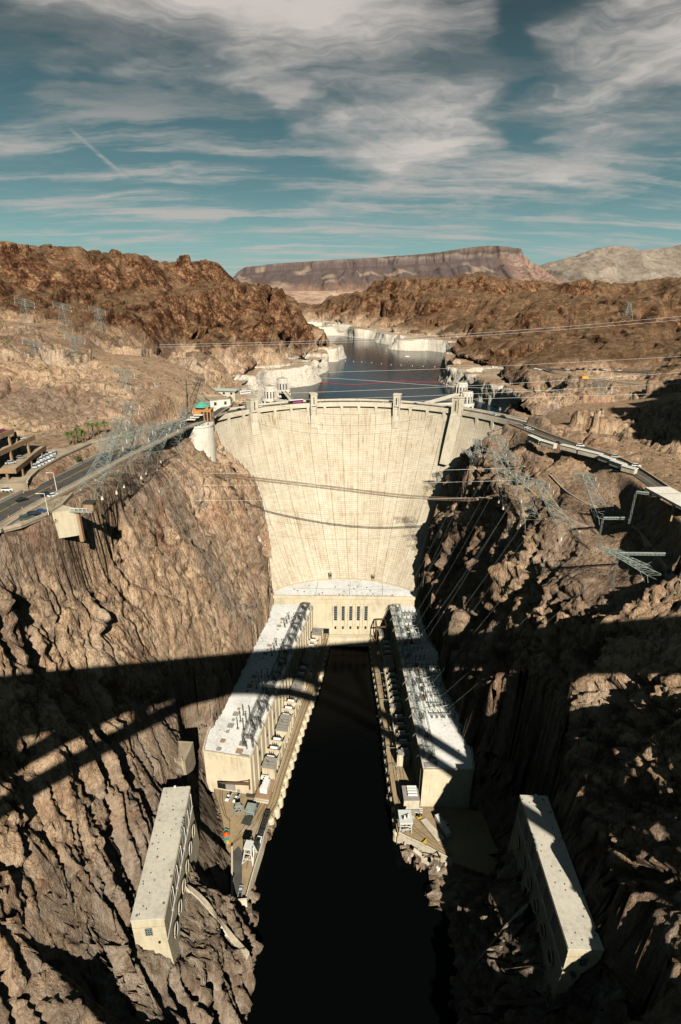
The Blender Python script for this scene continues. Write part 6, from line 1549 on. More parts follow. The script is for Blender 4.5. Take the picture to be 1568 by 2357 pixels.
# ---- roads
def rd(px, py, path, lift=0.0):
    z = path[0][2]
    for _ in range(6):
        p = at(px, py, z); z = float(path_level(path, np.array([p[0]]), np.array([p[1]]))[1][0])
    p = at(px, py, z); return (p[0], p[1], z + lift)
def ribbon(name, path, w0, w1, z, mat, n=1):
    P = []
    for a, b in zip(path, path[1:]):
        for i in range(8): P.append(tuple(Vector(a) + (Vector(b) - Vector(a)) * i / 8))
    P.append(path[-1])
    return struct(MB().strip([(p[0], p[1], p[2] + z) for p in P], (w0, w1)).build(name, mat))
def smooth_path(path, k=3):
    P = [Vector(p) for p in path]
    for _ in range(k):
        Q = [P[0]]
        for a, b in zip(P, P[1:]): Q += [a * .75 + b * .25, a * .25 + b * .75]
        P = Q + [P[-1]]
    return [tuple(p) for p in P]
RL = smooth_path(ROAD_L); RR = smooth_path(ROAD_R)
ribbon('access_road', RL, -6.8, 8.0, 0.10, M_ASPH); ribbon('pavement', RL, -11.5, -6.9, 0.22, M_PATH)
struct(MB().strip([(x, y, z + .112) for x, y, z in RL], (0.5, 0.75)).build('road_marking', M_YELLOW)); struct(MB().strip([(x, y, z + .112) for x, y, z in RL], (7.0, 7.2)).build('road_marking', M_CANOPY)); struct(MB().strip([(x, y, z + .112) for x, y, z in RL], (-6.2, -6.0)).build('road_marking', M_CANOPY))
ribbon('crest_approach_road', RR, -3.6, 3.8, 0.10, M_ASPH); struct(MB().strip([(x, y, z + .112) for x, y, z in RR], (0.0, 0.2)).build('road_marking', M_YELLOW))
T1 = smooth_path(TERR_R); T2 = smooth_path(TERR_R2)
ribbon('terrace_road', T1, -7, 6, 0.15, M_ASPH); ribbon('terrace_road', T2, -3.6, 3.6, 0.154, M_ASPH)
def low_wall(name, lab, path, off, h, mat, t_=0.6):
    t = thing(name, lab, 'wall', path[0]); MB().wall(path, h, t_, off).build('wall_body', mat, t); return t
low_wall('parapet_wall', 'low stone parapet on the canyon side of the left road', RL[4:], -11.4, 1.2, M_KERB, 0.8)
low_wall('parapet_wall', 'pale kerb wall on the cliff side of the left road', RL, 8.4, 0.8, M_KERB)
low_wall('parapet_wall', 'low pale wall on the plateau side of the right crest road', RR, 5.4, 1.0, M_KERB)
low_wall('parapet_wall', 'low stone wall on the lake side of the right crest road', RR[:40], -4.9, 1.0, M_KERB)
low_wall('parapet_wall', 'pale wall edging the straight terrace road on the far right', T2, -4.4, 1.3, M_KERB, 0.9)
# car park at the lower left
pk = [rd(*q, ROAD_L, 0.14) for q in [qh(-80, 1190), qh(0, 1160), qh(160, 1120), qh(355, 1040), qh(480, 965), qh(560, 880), qh(400, 905), qh(200, 1000), qh(0, 1110), qh(-80, 1130)]]
struct(MB().prism([xy(p) for p in pk], [p[2] - 1 for p in pk], [p[2] for p in pk]).build('car_park', M_PATH))
low_wall('parapet_wall', 'low curved wall along the outer edge of the lower left car park', [tuple(Vector(p) + Vector((0, 0, 0))) for p in pk[:6]], 0, 1.1, M_KERB, 0.6)
# viaduct edge with dark space beneath
low_wall('road_retaining_wall', 'dark retaining wall under the left road behind the leaning pylons', RL[-60:-8], -12.0, 0.4, M_BROWNCON, 1.0) if False else None
# upper plaza, its kerb wall, parking garage
pz = [at(*q, 193.2) for q in [qh(-150, 800), qh(210, 790), qh(240, 745), qh(300, 690), qh(490, 580), qh(700, 485), qh(900, 440), qh(1090, 385), qh(1020, 400), qh(700, 455), qh(500, 520), qh(300, 540), qh(-150, 640)]]
struct(MB().prism([xy(p) for p in pz], 188, 193.2).build('plaza', M_PATH))
low_wall('parapet_wall', 'curved kerb wall between the visitor plaza and the gravel bank', [(x, y, 193.2) for x, y, z in pz[1:8]], 0, 0.9, M_KERB, 0.7)
gr = thing('parking_garage', 'brown concrete open parking garage with stepped decks at the left edge', 'building', at(*qh(60, 600), 193))
for z, pts in ((197.5, [(-120, 690), (-40, 695), (122, 695), (190, 640), (260, 580), (352, 512), (262, 500), (120, 500), (-120, 560)]), (204, [(-120, 620), (0, 560), (130, 500), (266, 436), (180, 425), (-120, 430)]), (210, [(-120, 470), (0, 430), (106, 388), (100, 372), (-120, 372)])):
    P = [at(*qh(*p), z) for p in pts]
    MB().prism([xy(p) for p in P], z - 0.9, z).build('parking_deck', M_PATH, gr)
    k_ = len(P) - 3 if z < 200 else 3
    MB().wall([(p[0], p[1], z - 1.2) for p in P[:k_ + 1][: (6 if z < 200 else 4 if z < 207 else 3)]], 2.2, 0.5).build('deck_parapet', M_BROWNCON, gr)
    for a, b in list(zip(P, P[1:]))[: (5 if z < 200 else 3)]:
        n_ = max(1, int((Vector(b) - Vector(a)).length / 9))
        for i in range(n_): c = Vector(a) + (Vector(b) - Vector(a)) * ((i + .5) / n_); MB().box(c.x, c.y + .8, 190, 0.9, 0.9, z - 1.2 - 190).build('column', M_BROWNCON, gr)
rn = random.Random(2)
i = 0
for x, y, z, pt in ((30, 400, 210, 'red'), (160, 455, 204, 'silver'), (60, 455, 204, 'grey'), (120, 450, 204, 'maroon'), (85, 640, 197.5, 'silver'), (160, 600, 197.5, 'grey')):
    p = at(*qh(x, y), z); car((p[0], p[1], z + .02), 0.4 + rn.random() * .2, pt, 'car', f'{pt} car on the {dict(((210, "top"), (204, "middle"), (197.5, "lowest")))[z]} deck of the parking garage' + (' beside its edge' if x in (30, 160) else ' further in'), 'cars inside the parking garage')
for r_ in range(2):
    for k_ in range(6):
        p = at(*qh(275 + k_ * 26 + r_ * 14, 668 - k_ * 12 - r_ * 42), 193.2); car((p[0], p[1], 193.25), 1.95, ('silver', 'white', 'silver')[k_ % 3], 'suv', ('silver' if k_ % 3 != 1 else 'white') + f' van, {ORD[k_]} in the {("front", "back")[r_]} row beside the garage', 'vans parked in the double row by the garage')
# cars on the left road
M_CONE = simple('cone_orange', (.6, .14, .03), .6)
for x, y, pt, kd, lb, rt in [(65, 850, 'white', 'suv', 'white van turning near the garage at the left edge', 0.1), (130, 822, 'black', 'car', 'black car left of a pair on the road near the garage', 0.2), (180, 828, 'grey', 'suv', 'grey car right of a pair on the road near the garage', 0.2),
                             (172, 928, 'black', 'car', 'black car driving alone on the lower left road', 0.9), (365, 890, 'black', 'suv', 'black car beside a white one at the rim lookout', 0.9), (412, 893, 'white', 'car', 'white car beside a black one at the rim lookout', 0.9),
                             (205, 1072, 'green', 'suv', 'olive car first in the rim parking row', 0.35), (262, 1045, 'black', 'suv', 'black car in the middle of the rim parking row', 0.35), (315, 1018, 'blue', 'car', 'dark blue car last in the rim parking row', 0.35),
                             (940, 514, 'black', 'car', 'black car on the left road behind the pylons', 0.95), (800, 605, 'blue', 'car', 'dark car on the left road under the pylon legs', 0.95), (1045, 483, 'white', 'car', 'white car on the left road nearest the round terrace', 0.95)]:
    p = rd(*qh(x, y), ROAD_L, 0.2); car(p, rt, pt, kd, lb)
for i, (x, y) in enumerate([(173, 985), (68, 1050), (183, 868), (395, 832)]):
    p = rd(*qh(x, y), ROAD_L, 0.15); t = thing('traffic_cone', 'orange traffic cone on the lower left road', 'cone', p, 0, 'traffic cones on the left road'); MB().lathe(0, 0, [(0.32, 0), (0.24, 0.1), (0.06, 0.8)], 8).build('cone_body', M_CONE, t, **LS)
def lamp(p, h, lab, rot=0.4):
    t = thing('street_lamp', lab, 'lamp', p, rot)
    MB().lathe(0, 0, [(0.18, 0), (0.1, h)], 6).build('post', M_CANOPY, t, **LS); MB().beam((0, 0, h), (-2.2, 0, h + .3), 0.16).build('arm', M_CANOPY, t, **LS); MB().box(-2.4, 0, h + .2, 0.9, 0.4, 0.2).build('lamp_head', M_CANOPY, t, **LS)
lamp(rd(*qh(438, 852), ROAD_L), 8.5, 'tall street lamp beside the road left of the lookout'); lamp(rd(*qh(375, 1035), ROAD_L), 9, 'tall street lamp at the end of the rim parking row')
# rim lookout with its cabin
c0 = rd(*qh(500, 1005), ROAD_L); c1 = rd(*qh(640, 1020), ROAD_L)
lk = thing('rim_lookout', 'concrete lookout block on the left rim with a small cabin on a bracket', 'lookout', c0)
P4 = [at(*qh(400, 1022), c0[2]), at(*qh(556, 1000), c0[2]), at(*qh(600, 990), c0[2]), at(*qh(470, 960), c0[2])]
MB().prism([xy(p) for p in P4], c0[2] - 11, c0[2] + 0.3).build('block', M_VALVE, lk)
e_ = P4[2]; MB().box(e_[0] + 2.0, e_[1] - .5, c0[2] - 0.6, 9, 3.2, 0.6).build('platform', M_STEEL, lk)
MB().box(e_[0] - .5, e_[1], c0[2] - 14, 1.5, 1.5, 13).build('edge_pier', M_BROWNCON, lk)
cb2 = MB().box(e_[0] + 4.8, e_[1] + .4, c0[2], 3.8, 3.0, 2.8).build('cabin', M_BROWNCON, lk); MB().box(e_[0] + 4.8, e_[1] + .4, c0[2] + 2.8, 4.6, 3.8, 0.4).build('cabin_roof', M_DSTEEL, cb2)
for k_ in range(5): MB().box(e_[0] - 2 + k_ * 1.6, e_[1] - 2.0, c0[2], 0.15, 0.15, 1.2).build('rail_post', M_CANOPY, lk)
MB().beam((e_[0] - 2.2, e_[1] - 2.0, c0[2] + 1.2), (e_[0] + 4.6, e_[1] - 2.0, c0[2] + 1.2), 0.15).build('hand_rail', M_CANOPY, lk)
# round visitor terrace on its white drum
TC = Vector((-104.5, 385.5)); TR = 12.0; TZ = 181.6
rtw = thing('round_terrace', 'tall white concrete drum carrying the round visitor terrace left of the dam', 'terrace', (TC.x, TC.y, 140))
m = MB(); vs, fs = [], []; n = 40
for z, k_ in ((128, 2.2), (140, 1.4), (155, 0.8), (170, 0.3), (TZ - .4, 0)):
    for j in range(n):
        a = 2 * math.pi * j / n; ex_ = max(0, -math.cos(a)) * k_ * 2.6; r = TR + 0.3 * k_; vs.append((TC.x + (r + ex_) * math.cos(a), TC.y + r * math.sin(a), z))
for i in range(4):
    for j in range(n): fs.append((i * n + j, i * n + (j + 1) % n, (i + 1) * n + (j + 1) % n, (i + 1) * n + j))
m.add(vs, fs).build('drum_wall', M_CONCW, rtw)
MB().lathe(TC.x, TC.y, [(TR + .5, TZ - .4), (TR + .5, TZ)], n).build('terrace_floor', M_CANOPY, rtw)
m = MB()
for j in range(n):
    a0, a1 = 2 * math.pi * j / n, 2 * math.pi * (j + 1) / n; m.beam((TC.x + (TR + .3) * math.cos(a0), TC.y + (TR + .3) * math.sin(a0), TZ + .55), (TC.x + (TR + .3) * math.cos(a1), TC.y + (TR + .3) * math.sin(a1), TZ + .55), 0.2, 1.1)
m.build('terrace_parapet', M_CONCW, rtw)
pv = thing('visitor_pavilion', 'orange stone pavilion with green copper pyramid roof behind the round terrace', 'building', (-101.5, 395, TZ))
px_, py_ = -101.5, 396.0
MB().box(px_, py_, TZ - 3, 13, 9, 11.5).build('pavilion_wall', M_ORANGE, pv)
MB().box(px_, py_, TZ + 8.5, 13.6, 9.6, 0.6).build('cornice', M_ORANGE, pv)
MB().box(px_ - .8, py_, TZ + 9.1, 10.4, 7.6, 1.6).build('attic', M_ORANGE, pv)
MB().lathe(px_ - .8, py_, [(6.6, TZ + 10.7), (5.9, TZ + 11.4), (1.2, TZ + 14.0), (0.9, TZ + 14.2), (0.9, TZ + 15.4), (0.4, TZ + 16.4), (0.1, TZ + 18.6)], 8, math.pi / 8).build('copper_roof', M_COPPER, pv)
for k_ in range(3): MB().box(px_ + 0.2 + k_ * 2.4, py_ - 4.55, TZ + 0.5, 1.7, 0.3, 7.0).build('tall_window', M_GLASS, pv)
MB().box(px_ + 6.55, py_, TZ + 0.5, 0.3, 5.5, 7.0).build('tall_window', M_GLASS, pv)
for k_, (ox, oy, h) in enumerate(((-4.5, -8, 4.2), (-6.5, -11, 3.2), (-2.0, -6.4, 5.6))):
    MB().box(px_ + ox, py_ + oy, TZ + h, 6.5, 3.6, 0.35).build('awning', M_CANOPY, pv)
    for s_ in (-1, 1): MB().box(px_ + ox + 2.8 * s_, py_ + oy, TZ, 0.3, 0.3, h).build('awning_post', M_DARK, pv)
    MB().box(px_ + ox, py_ + oy + 1.2, TZ, 6, 0.5, h - .4).build('awning_shadow_block', M_DARK, pv)  # near-black block stands in for the shade beneath the awning
# people: one continuous low figure, repeated
def make_person():
    prof = [(-.13, .10, 0, .09), (-.10, .11, .45, .09), (-.09, .10, .85, .12)]
    me = bpy.data.meshes.new('person'); bm = bmesh.new()
    vs = [(0, 0, .95), (0, 0, 1.25), (0, 0, 1.48), (0, 0, 1.58), (0, 0, 1.72), (-.10, 0, .85), (-.12, .02, .45), (-.13, 0, .04), (.10, 0, .85), (.12, -.04, .45), (.13, 0, .04), (-.22, 0, 1.42), (-.27, .03, 1.15), (-.26, -.10, .92), (.22, 0, 1.42), (.27, .03, 1.15), (.26, -.10, .92)]
    ed = [(0, 1), (1, 2), (2, 3), (3, 4), (0, 5), (5, 6), (6, 7), (0, 8), (8, 9), (9, 10), (2, 11), (11, 12), (12, 13), (2, 14), (14, 15), (15, 16)]
    me.from_pydata(vs, ed, []); o = bpy.data.objects.new('person', me); COL.objects.link(o)
    md = o.modifiers.new('s', 'SKIN'); rad = [.15, .16, .17, .06, .11, .10, .07, .055, .10, .07, .055, .07, .055, .045, .07, .055, .045]
    for v_, r in zip(me.skin_vertices[0].data, rad): v_.radius = (r, r * .8)
    me.skin_vertices[0].data[0].use_root = True
    dg = bpy.context.evaluated_depsgraph_get(); m2 = bpy.data.meshes.new_from_object(o.evaluated_get(dg)); bpy.data.objects.remove(o); return m2
PM = make_person(); shirts = [simple('cloth_' + n_, c) for n_, c in (('dark', (.04, .04, .06)), ('pale', (.6, .58, .5)), ('red', (.4, .05, .04)), ('blue', (.05, .1, .25)))]
def person(p, k_, where, group):
    me = PM if k_ == 0 else PM.copy(); me.materials.clear(); me.materials.append(shirts[k_ % 4]); o = bpy.data.objects.new('person', me); COL.objects.link(o)
    o.location = p; o.rotation_euler = (0, 0, k_ * 1.3); tag(o, f'person in {("dark", "pale", "red", "blue")[k_ % 4]} clothes standing {where}', 'person', group); o.scale = (1.15, 1.15, 1.05)
for k_ in range(22):
    a = math.pi * (1.08 + 0.9 * k_ / 22); r = TR - 0.6 - (k_ % 3) * 0.8; person((TC.x + r * math.cos(a), TC.y + r * math.sin(a), TZ), k_, 'at the rail of the round terrace', f'people in {("dark", "pale", "red", "blue")[k_ % 4]} on the round terrace')
for k_ in range(26):
    a = R(-50 + 3.9 * k_); p = dpt(a, DR + 0.4 + (k_ % 2) * .8, CREST); person(p, k_, 'on the walkway of the dam crest', f'people in {("dark", "pale", "red", "blue")[k_ % 4]} on the dam crest')
# crest traffic
def on_crest(px, py, paint, kind, lab):
    p = at(px, py, CREST + .5); a = dang(p[0], p[1]); q = dpt(a, DR + 7, CREST + .05); return car(q, -a, paint, kind, lab)
on_crest(612, 940, 'white', 'car', 'white car on the dam crest left of the first square tower'); on_crest(588, 941, 'black', 'suv', 'black car on the dam crest behind the white one'); on_crest(565, 945, 'black', 'car', 'black car where the left road meets the dam crest')
on_crest(950, 934, 'blue', 'car', 'blue car on the crest right of the third square tower'); on_crest(1125, 957, 'silver', 'car', 'pale car on the crest beyond the right intake towers'); on_crest(1143, 962, 'black', 'suv', 'black car on the crest near the right abutment')
p = at(690, 930, 181); a = dang(p[0], p[1]); q = dpt(a, DR + 8, CREST)
bus = thing('tour_bus', 'tour bus with white roof and pink red band crossing the dam crest', 'bus', q, -a)
MB().box(0, 0, .5, 13, 2.5, 2.2).build('body', CAR['black'], bus, **LS); MB().box(0, 0, 2.7, 13, 2.5, .5).build('white_roof', M_PAINT, bus, **LS); MB().box(1.5, -1.27, .6, 9, .06, 1.0).build('coloured_band', simple('pink_print', (.5, .05, .2), .5), bus, **LS); MB().box(-.5, -1.27, 1.7, 11.5, .05, .85).build('windows', M_GLASS, bus, **LS)
for x in (-4, 4):
    for y in (-1.1, 1.1): MB().box(x, y, 0, 1, .3, 1).build('wheel', M_TYRE, bus, **LS)
# buildings upstream of the left abutment
def house(name, lab, c, sx, sy, h, rot, wall, roof, over=0.8, wins=4, ridge=0):
    t = thing(name, lab, 'building', c, rot)
    MB().box(0, 0, -4, sx, sy, h + 4).build('wall', wall, t, **LS); MB().box(0, 0, h, sx + over * 2, sy + over * 2, .5).build('roof', roof, t, **LS)
    if ridge: MB().add([(-sx / 2 - over, -sy / 2 - over, h + .5), (sx / 2 + over, -sy / 2 - over, h + .5), (sx / 2 + over, sy / 2 + over, h + .5), (-sx / 2 - over, sy / 2 + over, h + .5), (-sx / 2 + 2, 0, h + .5 + ridge), (sx / 2 - 2, 0, h + .5 + ridge)], [(0, 1, 5, 4), (1, 2, 5), (2, 3, 4, 5), (3, 0, 4)]).build('roof_slope', roof, t, **LS)
    for k_ in range(wins): MB().box(-sx / 2 + sx * (k_ + .5) / wins, -sy / 2 - .05, h * .35, min(2.0, sx / wins * .5), .2, h * .4).build('window', M_GLASS, t, **LS)
    return t
p = at(*qi(1355, 395), 183); house('service_building', 'long cream building with pale green roof beside the white lake cliff', (p[0] - 2, p[1], 183), 27, 10, 4.6, -.12, M_CONC, simple('green_roof', (.36, .44, .38), .6), 1.2, 4, 1.0)
p = at(*qi(1285, 510), 182); house('service_building', 'plain white flat roofed building behind the orange pavilion', (p[0], p[1] + 6, 182), 17, 12, 6.5, .55, M_CONCW, M_PATH, .3, 2)
p = at(*qi(1540, 385), 181); t = thing('tour_bus', 'small white coach parked left of the first intake tower', 'bus', (p[0], p[1], 181), .5); MB().box(0, 0, .5, 10, 2.5, 2.6).build('body', M_PAINT, t, **LS); MB().box(0, -1.27, 1.6, 9, .06, .9).build('windows', M_GLASS, t, **LS); MB().box(0, 0, 0, 7, 2.2, .6).build('wheel', M_TYRE, t, **LS)
p = at(*qi(1335, 488), 182); car((p[0], p[1], 182.1), 1.1, 'black', 'suv', 'black car parked beside the plain white building')
LRP = smooth_path([at(*q, 182.4) for q in (qi(1230, 600), qi(1300, 540), qi(1370, 500), qi(1400, 455), qi(1380, 420), qi(1330, 405))]); ribbon('service_road', LRP, -3, 3, .1, M_ASPH); low_wall('parapet_wall', 'curved low wall round the small service road left of the dam', LRP, -3.6, 1.0, M_KERB)
# ---- lake: buoy line, buoys, boats
bl = thing('buoy_line', 'long red floating barrier line across the lake behind the dam', 'buoy line', at(*(815, 885), 139))
P = smooth_path([at(*q, 139.15) for q in ((722, 879), (760, 882), (815, 885.5), (870, 881), (917, 875.5), (960, 879), (1033, 879))], 2)
MB().path(P, .24, 5).build('float_line', M_RED, bl)
for i, (x, y) in enumerate([(22, 612), (60, 615), (97, 617), (143, 620), (187, 625), (232, 630), (278, 632), (330, 635), (380, 637), (433, 640)]):
    p = at((1166 + x / 1.346) * KS, (780 + y / 1.346) * KS, 139); t = thing('buoy', f'small white round buoy, {ORD[i]} from the left in the line across the far lake', 'buoy', p, 0, 'white buoys across the far lake'); MB().lathe(0, 0, [(.4, -.3), (.75, .2), (.6, .8), (.15, 1.2)], 8).build('float', M_PAINT, t, **LS)
def boat(p, ln, lab, rot):
    t = thing('motor_boat', lab, 'boat', p, rot); w = ln * .17
    MB().prism([(-ln / 2, -w), (ln * .25, -w), (ln / 2, 0), (ln * .25, w), (-ln / 2, w)], -.3, 1.1).build('hull', M_PAINT, t, **LS); MB().box(-ln * .08, 0, 1.1, ln * .35, w * 1.4, 1.1).build('cabin', M_PAINT, t, **LS); MB().box(-ln * .08, 0, 1.5, ln * .36, w * 1.42, .4).build('windows', M_GLASS, t, **LS)
p = at((1166 + 307 / 1.346) * KS, (780 + 592 / 1.346) * KS, 139); boat(p, 11, 'white motor boat moored on the lake beyond the buoys', .2)
# ---- right crest road: long white canopies, cars
cn = [((280, 588), (380, 632)), ((388, 634), (503, 668)), ((552, 668), (694, 703)), ((702, 706), (895, 752)), ((882, 758), (995, 797)), ((978, 800), (1092, 840)), ((1072, 846), (1192, 878))]
words_ = ('first', 'second', 'third', 'fourth', 'fifth', 'sixth', 'seventh')
for i, (a, b) in enumerate(cn):
    A, B = Vector(at(*qg(*a), 184.5)), Vector(at(*qg(*b), 184.5)); c = (A + B) / 2; ln = (B - A).length; rt = math.atan2((B - A).y, (B - A).x)
    t = thing('walkway_canopy', f'long white roofed trailer shelter, {words_[i]} from the dam on the right crest road', 'canopy', (c.x, c.y, 181), rt, 'white shelters along the right crest road')
    MB().box(0, 0, 3.2, ln, 3.8, .3).build('roof_slab', M_CANOPY, t, **LS); MB().box(0, 0, 0.5, ln - .5, 3.2, 2.7).build('side_panel', M_CONC, t, **LS)
    MB().box(0, 0, 3.5, ln, .2, .1).build('roof_ridge', M_GREYROOF, t, **LS)
    for k_ in range(4): MB().box(-ln / 2 + ln * (k_ + .5) / 4, 0, 0, 1.2, 2.8, .5).build('wheel_set', M_TYRE, t, **LS)
A, B = Vector(at(*qg(1400, 1070), 188)), Vector(at(*qg(1590, 1170), 188)); c = (A + B) / 2; rt = math.atan2((B - A).y, (B - A).x)
t = thing('walkway_canopy', 'broad pale roof over the right road at the right edge of the picture', 'canopy', (c.x, c.y, 181), rt)
MB().box(0, 2, 6, (B - A).length + 12, 12, 1.0).build('roof_slab', M_CANOPY, t, **LS); MB().box(-4.2, 2, 7.0, .3, 12, .12).build('roof_joint', M_GREYROOF, t, **LS)
for x in (-16, -5, 6):
    for y in (-3, 7): MB().box(x, y, -2, .8, .8, 8).build('post', M_BROWNCON, t, **LS)
for x, y, pt, kd, lb in [(262, 538, 'white', 'car', 'white car at the dam end of the right crest road'), (288, 552, 'silver', 'car', 'silver car just before the first white shelter'), (370, 628, 'black', 'car', 'dark car in the gap after the first white shelter'), (522, 664, 'black', 'car', 'dark car in the gap after the second white shelter'), (710, 690, 'white', 'suv', 'white van beside the fourth white shelter'), (1010, 785, 'silver', 'suv', 'silver van beside the sixth white shelter'), (1185, 862, 'white', 'suv', 'white van at the far end of the white shelters')]:
    p = rd(*qg(x, y), ROAD_R, .2); car(p, -.45, pt, kd, lb)
tw = [(332, 34, 'white', 'suv'), (368, 42, 'white', 'suv'), (560, 32, 'maroon', 'suv'), (602, 43, 'white', 'car'), (632, 46, 'black', 'car'), (690, 38, 'black', 'suv'), (742, 36, 'black', 'suv'), (800, 36, 'white', 'car'), (832, 40, 'black', 'car'), (880, 44, 'black', 'suv'), (920, 42, 'white', 'suv'), (610, 82, 'black', 'car'), (930, 122, 'white', 'suv'), (1000, 136, 'white', 'suv'), (1270, 168, 'black', 'car'), (1455, 147, 'blue', 'suv'), (455, 50, 'black', 'car'), (975, 46, 'silver', 'car'), (1040, 48, 'white', 'car')]
for i, (x, y, pt, kd) in enumerate(tw):
    q = qg(x, y); p = ter(*q) or at(*q, 186); car((p[0], p[1], p[2] + .25), -.1 - .2 * (i % 3), pt, kd, f'{pt} {"van" if kd == "suv" else "car"} on the terrace roads above the right shore', f'{pt} {"vans" if kd == "suv" else "cars"} on the right terrace')
q = ter(*qg(735, 118)); 
if q:
    t = thing('road_truck', 'yellow and red truck at the fork of the right terrace roads', 'truck', (q.x, q.y, q.z + .3), -.2)
    MB().box(1.5, 0, .6, 6, 2.6, 2.4).build('load_box', M_YELLOW, t, **LS); MB().box(-3, 0, .6, 2.4, 2.4, 2.2).build('cab', CAR['red'], t, **LS); MB().box(0, 0, 0, 8, 2.2, .7).build('wheel', M_TYRE, t, **LS)
# ------------------------------------------------------------------ lattice pylons and lines
j2 = sheet(1350, 1350, 3.136); z1 = sheet(0, 780, 1.345); z2 = sheet(1166, 780, 1.346)
def pylon(base_q, top_q, wb, wt, arm, lab, levels=8, mat=None, arms=2, r=0.18, depth=None, group=None):
    B = ter(*base_q)
    if B is None: return None
    T = Vector(aty(*top_q, B.y - (depth or 0)))
    H = (T - B).length
    t = thing('transmission_tower', lab, 'pylon', B, 0, group); mat = mat or M_STEEL
    def lvl(f): w = (wb + (wt - wb) * f) / 2; c = B + (T - B) * f; return [c + Vector((sx * w, sy * w, 0)) for sx, sy in ((-1, -1), (1, -1), (1, 1), (-1, 1))]
    fr = [0] + [1 - (1 - (i + 1) / levels) ** 1.15 for i in range(levels)]
    low = [lvl(0)[k_].copy() for k_ in range(4)]
    for k_ in range(4): low[k_].z = ground(low[k_].x, low[k_].y) - 0.3 if abs(ground(low[k_].x, low[k_].y) - B.z) < 8 else B.z - 3
    L_ = [low] + [lvl(f) for f in fr[1:]]
    for k_ in range(4):
        m = MB()
        for a, b in zip(L_, L_[1:]): m.rod(a[k_], b[k_], r)
        m.build('leg', mat, t)
        MB().lathe(low[k_].x, low[k_].y, [(.6, low[k_].z - 1), (.4, low[k_].z + .6)], 6).build('footing', M_CONCW, t)
    m = MB()
    for i, (a, b) in enumerate(zip(L_, L_[1:])):
        for k_ in range(4):
            m.rod(a[k_], b[(k_ + 1) % 4], r * .6); m.rod(a[(k_ + 1) % 4], b[k_], r * .6); m.rod(b[k_], b[(k_ + 1) % 4], r * .6)
    m.build('bracing', mat, t)
    d = (T - B).normalized(); tips = []
    for i in range(arms):
        c = T - d * (i * H * .13); m = MB(); ax = Vector((.35, 1, 0)).normalized() if arm < 0 else Vector((1, .25, -.28 if arms < 3 else 0)).normalized(); ln = abs(arm)
        a, b = c - ax * ln, c + ax * ln; truss(m, a, b, wt * .7, max(4, int(ln * 2 / 2.2)), r * .75); m.build('cross_arm', mat, t)
        for q in (a, c, b):
            MB().rod(q, q - Vector((0, 0, 1.8)), .25).build('insulator_string', M_CANOPY, t)
            tips.append(q)
    return t, tips
left_p = [pylon(qi(120, 1285), qi(365, 770), 9, 2.5, 5, 'leaning lattice pylon nearest the lookout on the left rim'),
          pylon(qi(330, 1180), qi(590, 690), 9, 2.4, 6, 'leaning lattice pylon second from the lookout on the left rim'),
          pylon(qi(560, 1060), qi(760, 660), 8, 2.4, 6, 'leaning lattice pylon third from the lookout on the left rim'),
          pylon(qi(250, 1010), qi(425, 610), 7, 2, 4, 'pylon with tangled top above the left road'),
          pylon(qi(430, 890), qi(520, 470), 7, 2, 4.5, 'pylon whose top stands against the tan cliff behind the left road'),
          pylon(qi(880, 900), qi(1010, 520), 9, 3, 4, 'dense pylon right beside the round terrace drum'),
          pylon(qi(1010, 600), qi(1135, 255), 6, 2, 4, 'dark slender pylon rising behind the orange pavilion', mat=M_DSTEEL),
          pylon(qi(700, 960), qi(880, 640), 8, 2.4, 5, 'leaning lattice pylon fourth from the lookout on the left rim')]
p = ter(*qi(1025, 560)); 
if p:
    t = thing('mast_pole', 'tall thin dark pole left of the copper roofed pavilion', 'pole', p); q = Vector(aty(*qi(1012, 265), p.y)); MB().beam(p, q, .6).build('pole_shaft', M_DSTEEL, t); MB().beam(q + Vector((-1.5, 0, -3)), q + Vector((1.5, 0, -3)), .3).build('cross_bar', M_DSTEEL, t)
for i, (b, tp, lab) in enumerate([((120, 470), (112, 330), 'far lattice pylon leftmost on the upper left hillside'), ((300, 470), (285, 350), 'far lattice pylon second from the left on the upper left hillside'), ((460, 470), (447, 370), 'far lattice pylon above the grey scree on the left hillside'),
                             ((330, 605), (345, 500), 'lattice pylon on the rocks below the scree on the left'), ((160, 590), (152, 525), 'small lattice pylon low on the left hillside'), ((575, 745), (570, 655), 'upright lattice pylon above the palm trees')]):
    pylon(z1(*b), z1(*tp), 9 if i < 4 else 6, 2, 7, lab, 6, r=.17, arms=2)
right_p = [pylon(j2(1300, 780), j2(1095, 450), 9, 2.5, 7, 'leaning lattice pylon closest to the dam on the right plateau'),
           pylon(j2(1240, 1130), j2(1075, 610), 10, 2.6, 8, 'leaning lattice pylon second from the dam on the right rim'),
           pylon(j2(1480, 1380), j2(1315, 845), 10, 2.6, 8, 'leaning lattice pylon third from the dam on the right rim'),
           pylon(qg(600, 1400), qg(345, 985), 9, 2.4, 8, 'leaning lattice pylon with dark legs in the middle of the right rim'),
           pylon(qg(930, 1330), qg(740, 925), 9, 2.6, 8, 'leaning lattice pylon fifth from the dam above the long white beam'),
           pylon(qg(1370, 1780), qg(960, 1570), 8, 3, 7, 'strongly leaning pylon with a white footing at the lower right rim'),
           pylon(j2(860, 700), j2(765, 600), 5, 2, 4, 'short pylon leaning out in front of the dam face'),
           pylon(j2(885, 670), j2(885, 480), 5, 1.4, 3.5, 'upright pylon outlined against the dam face', arms=3)]
pylon(z2(1320, 410), z2(1328, 345), 14, 3, 6, 'far lattice pylon on the right skyline ridge', 6, r=.5)
pylon(qg(860, 285), qg(870, 150), 10, 3, 9, 'pylon standing on the dusty slope below the right terrace road', 5)
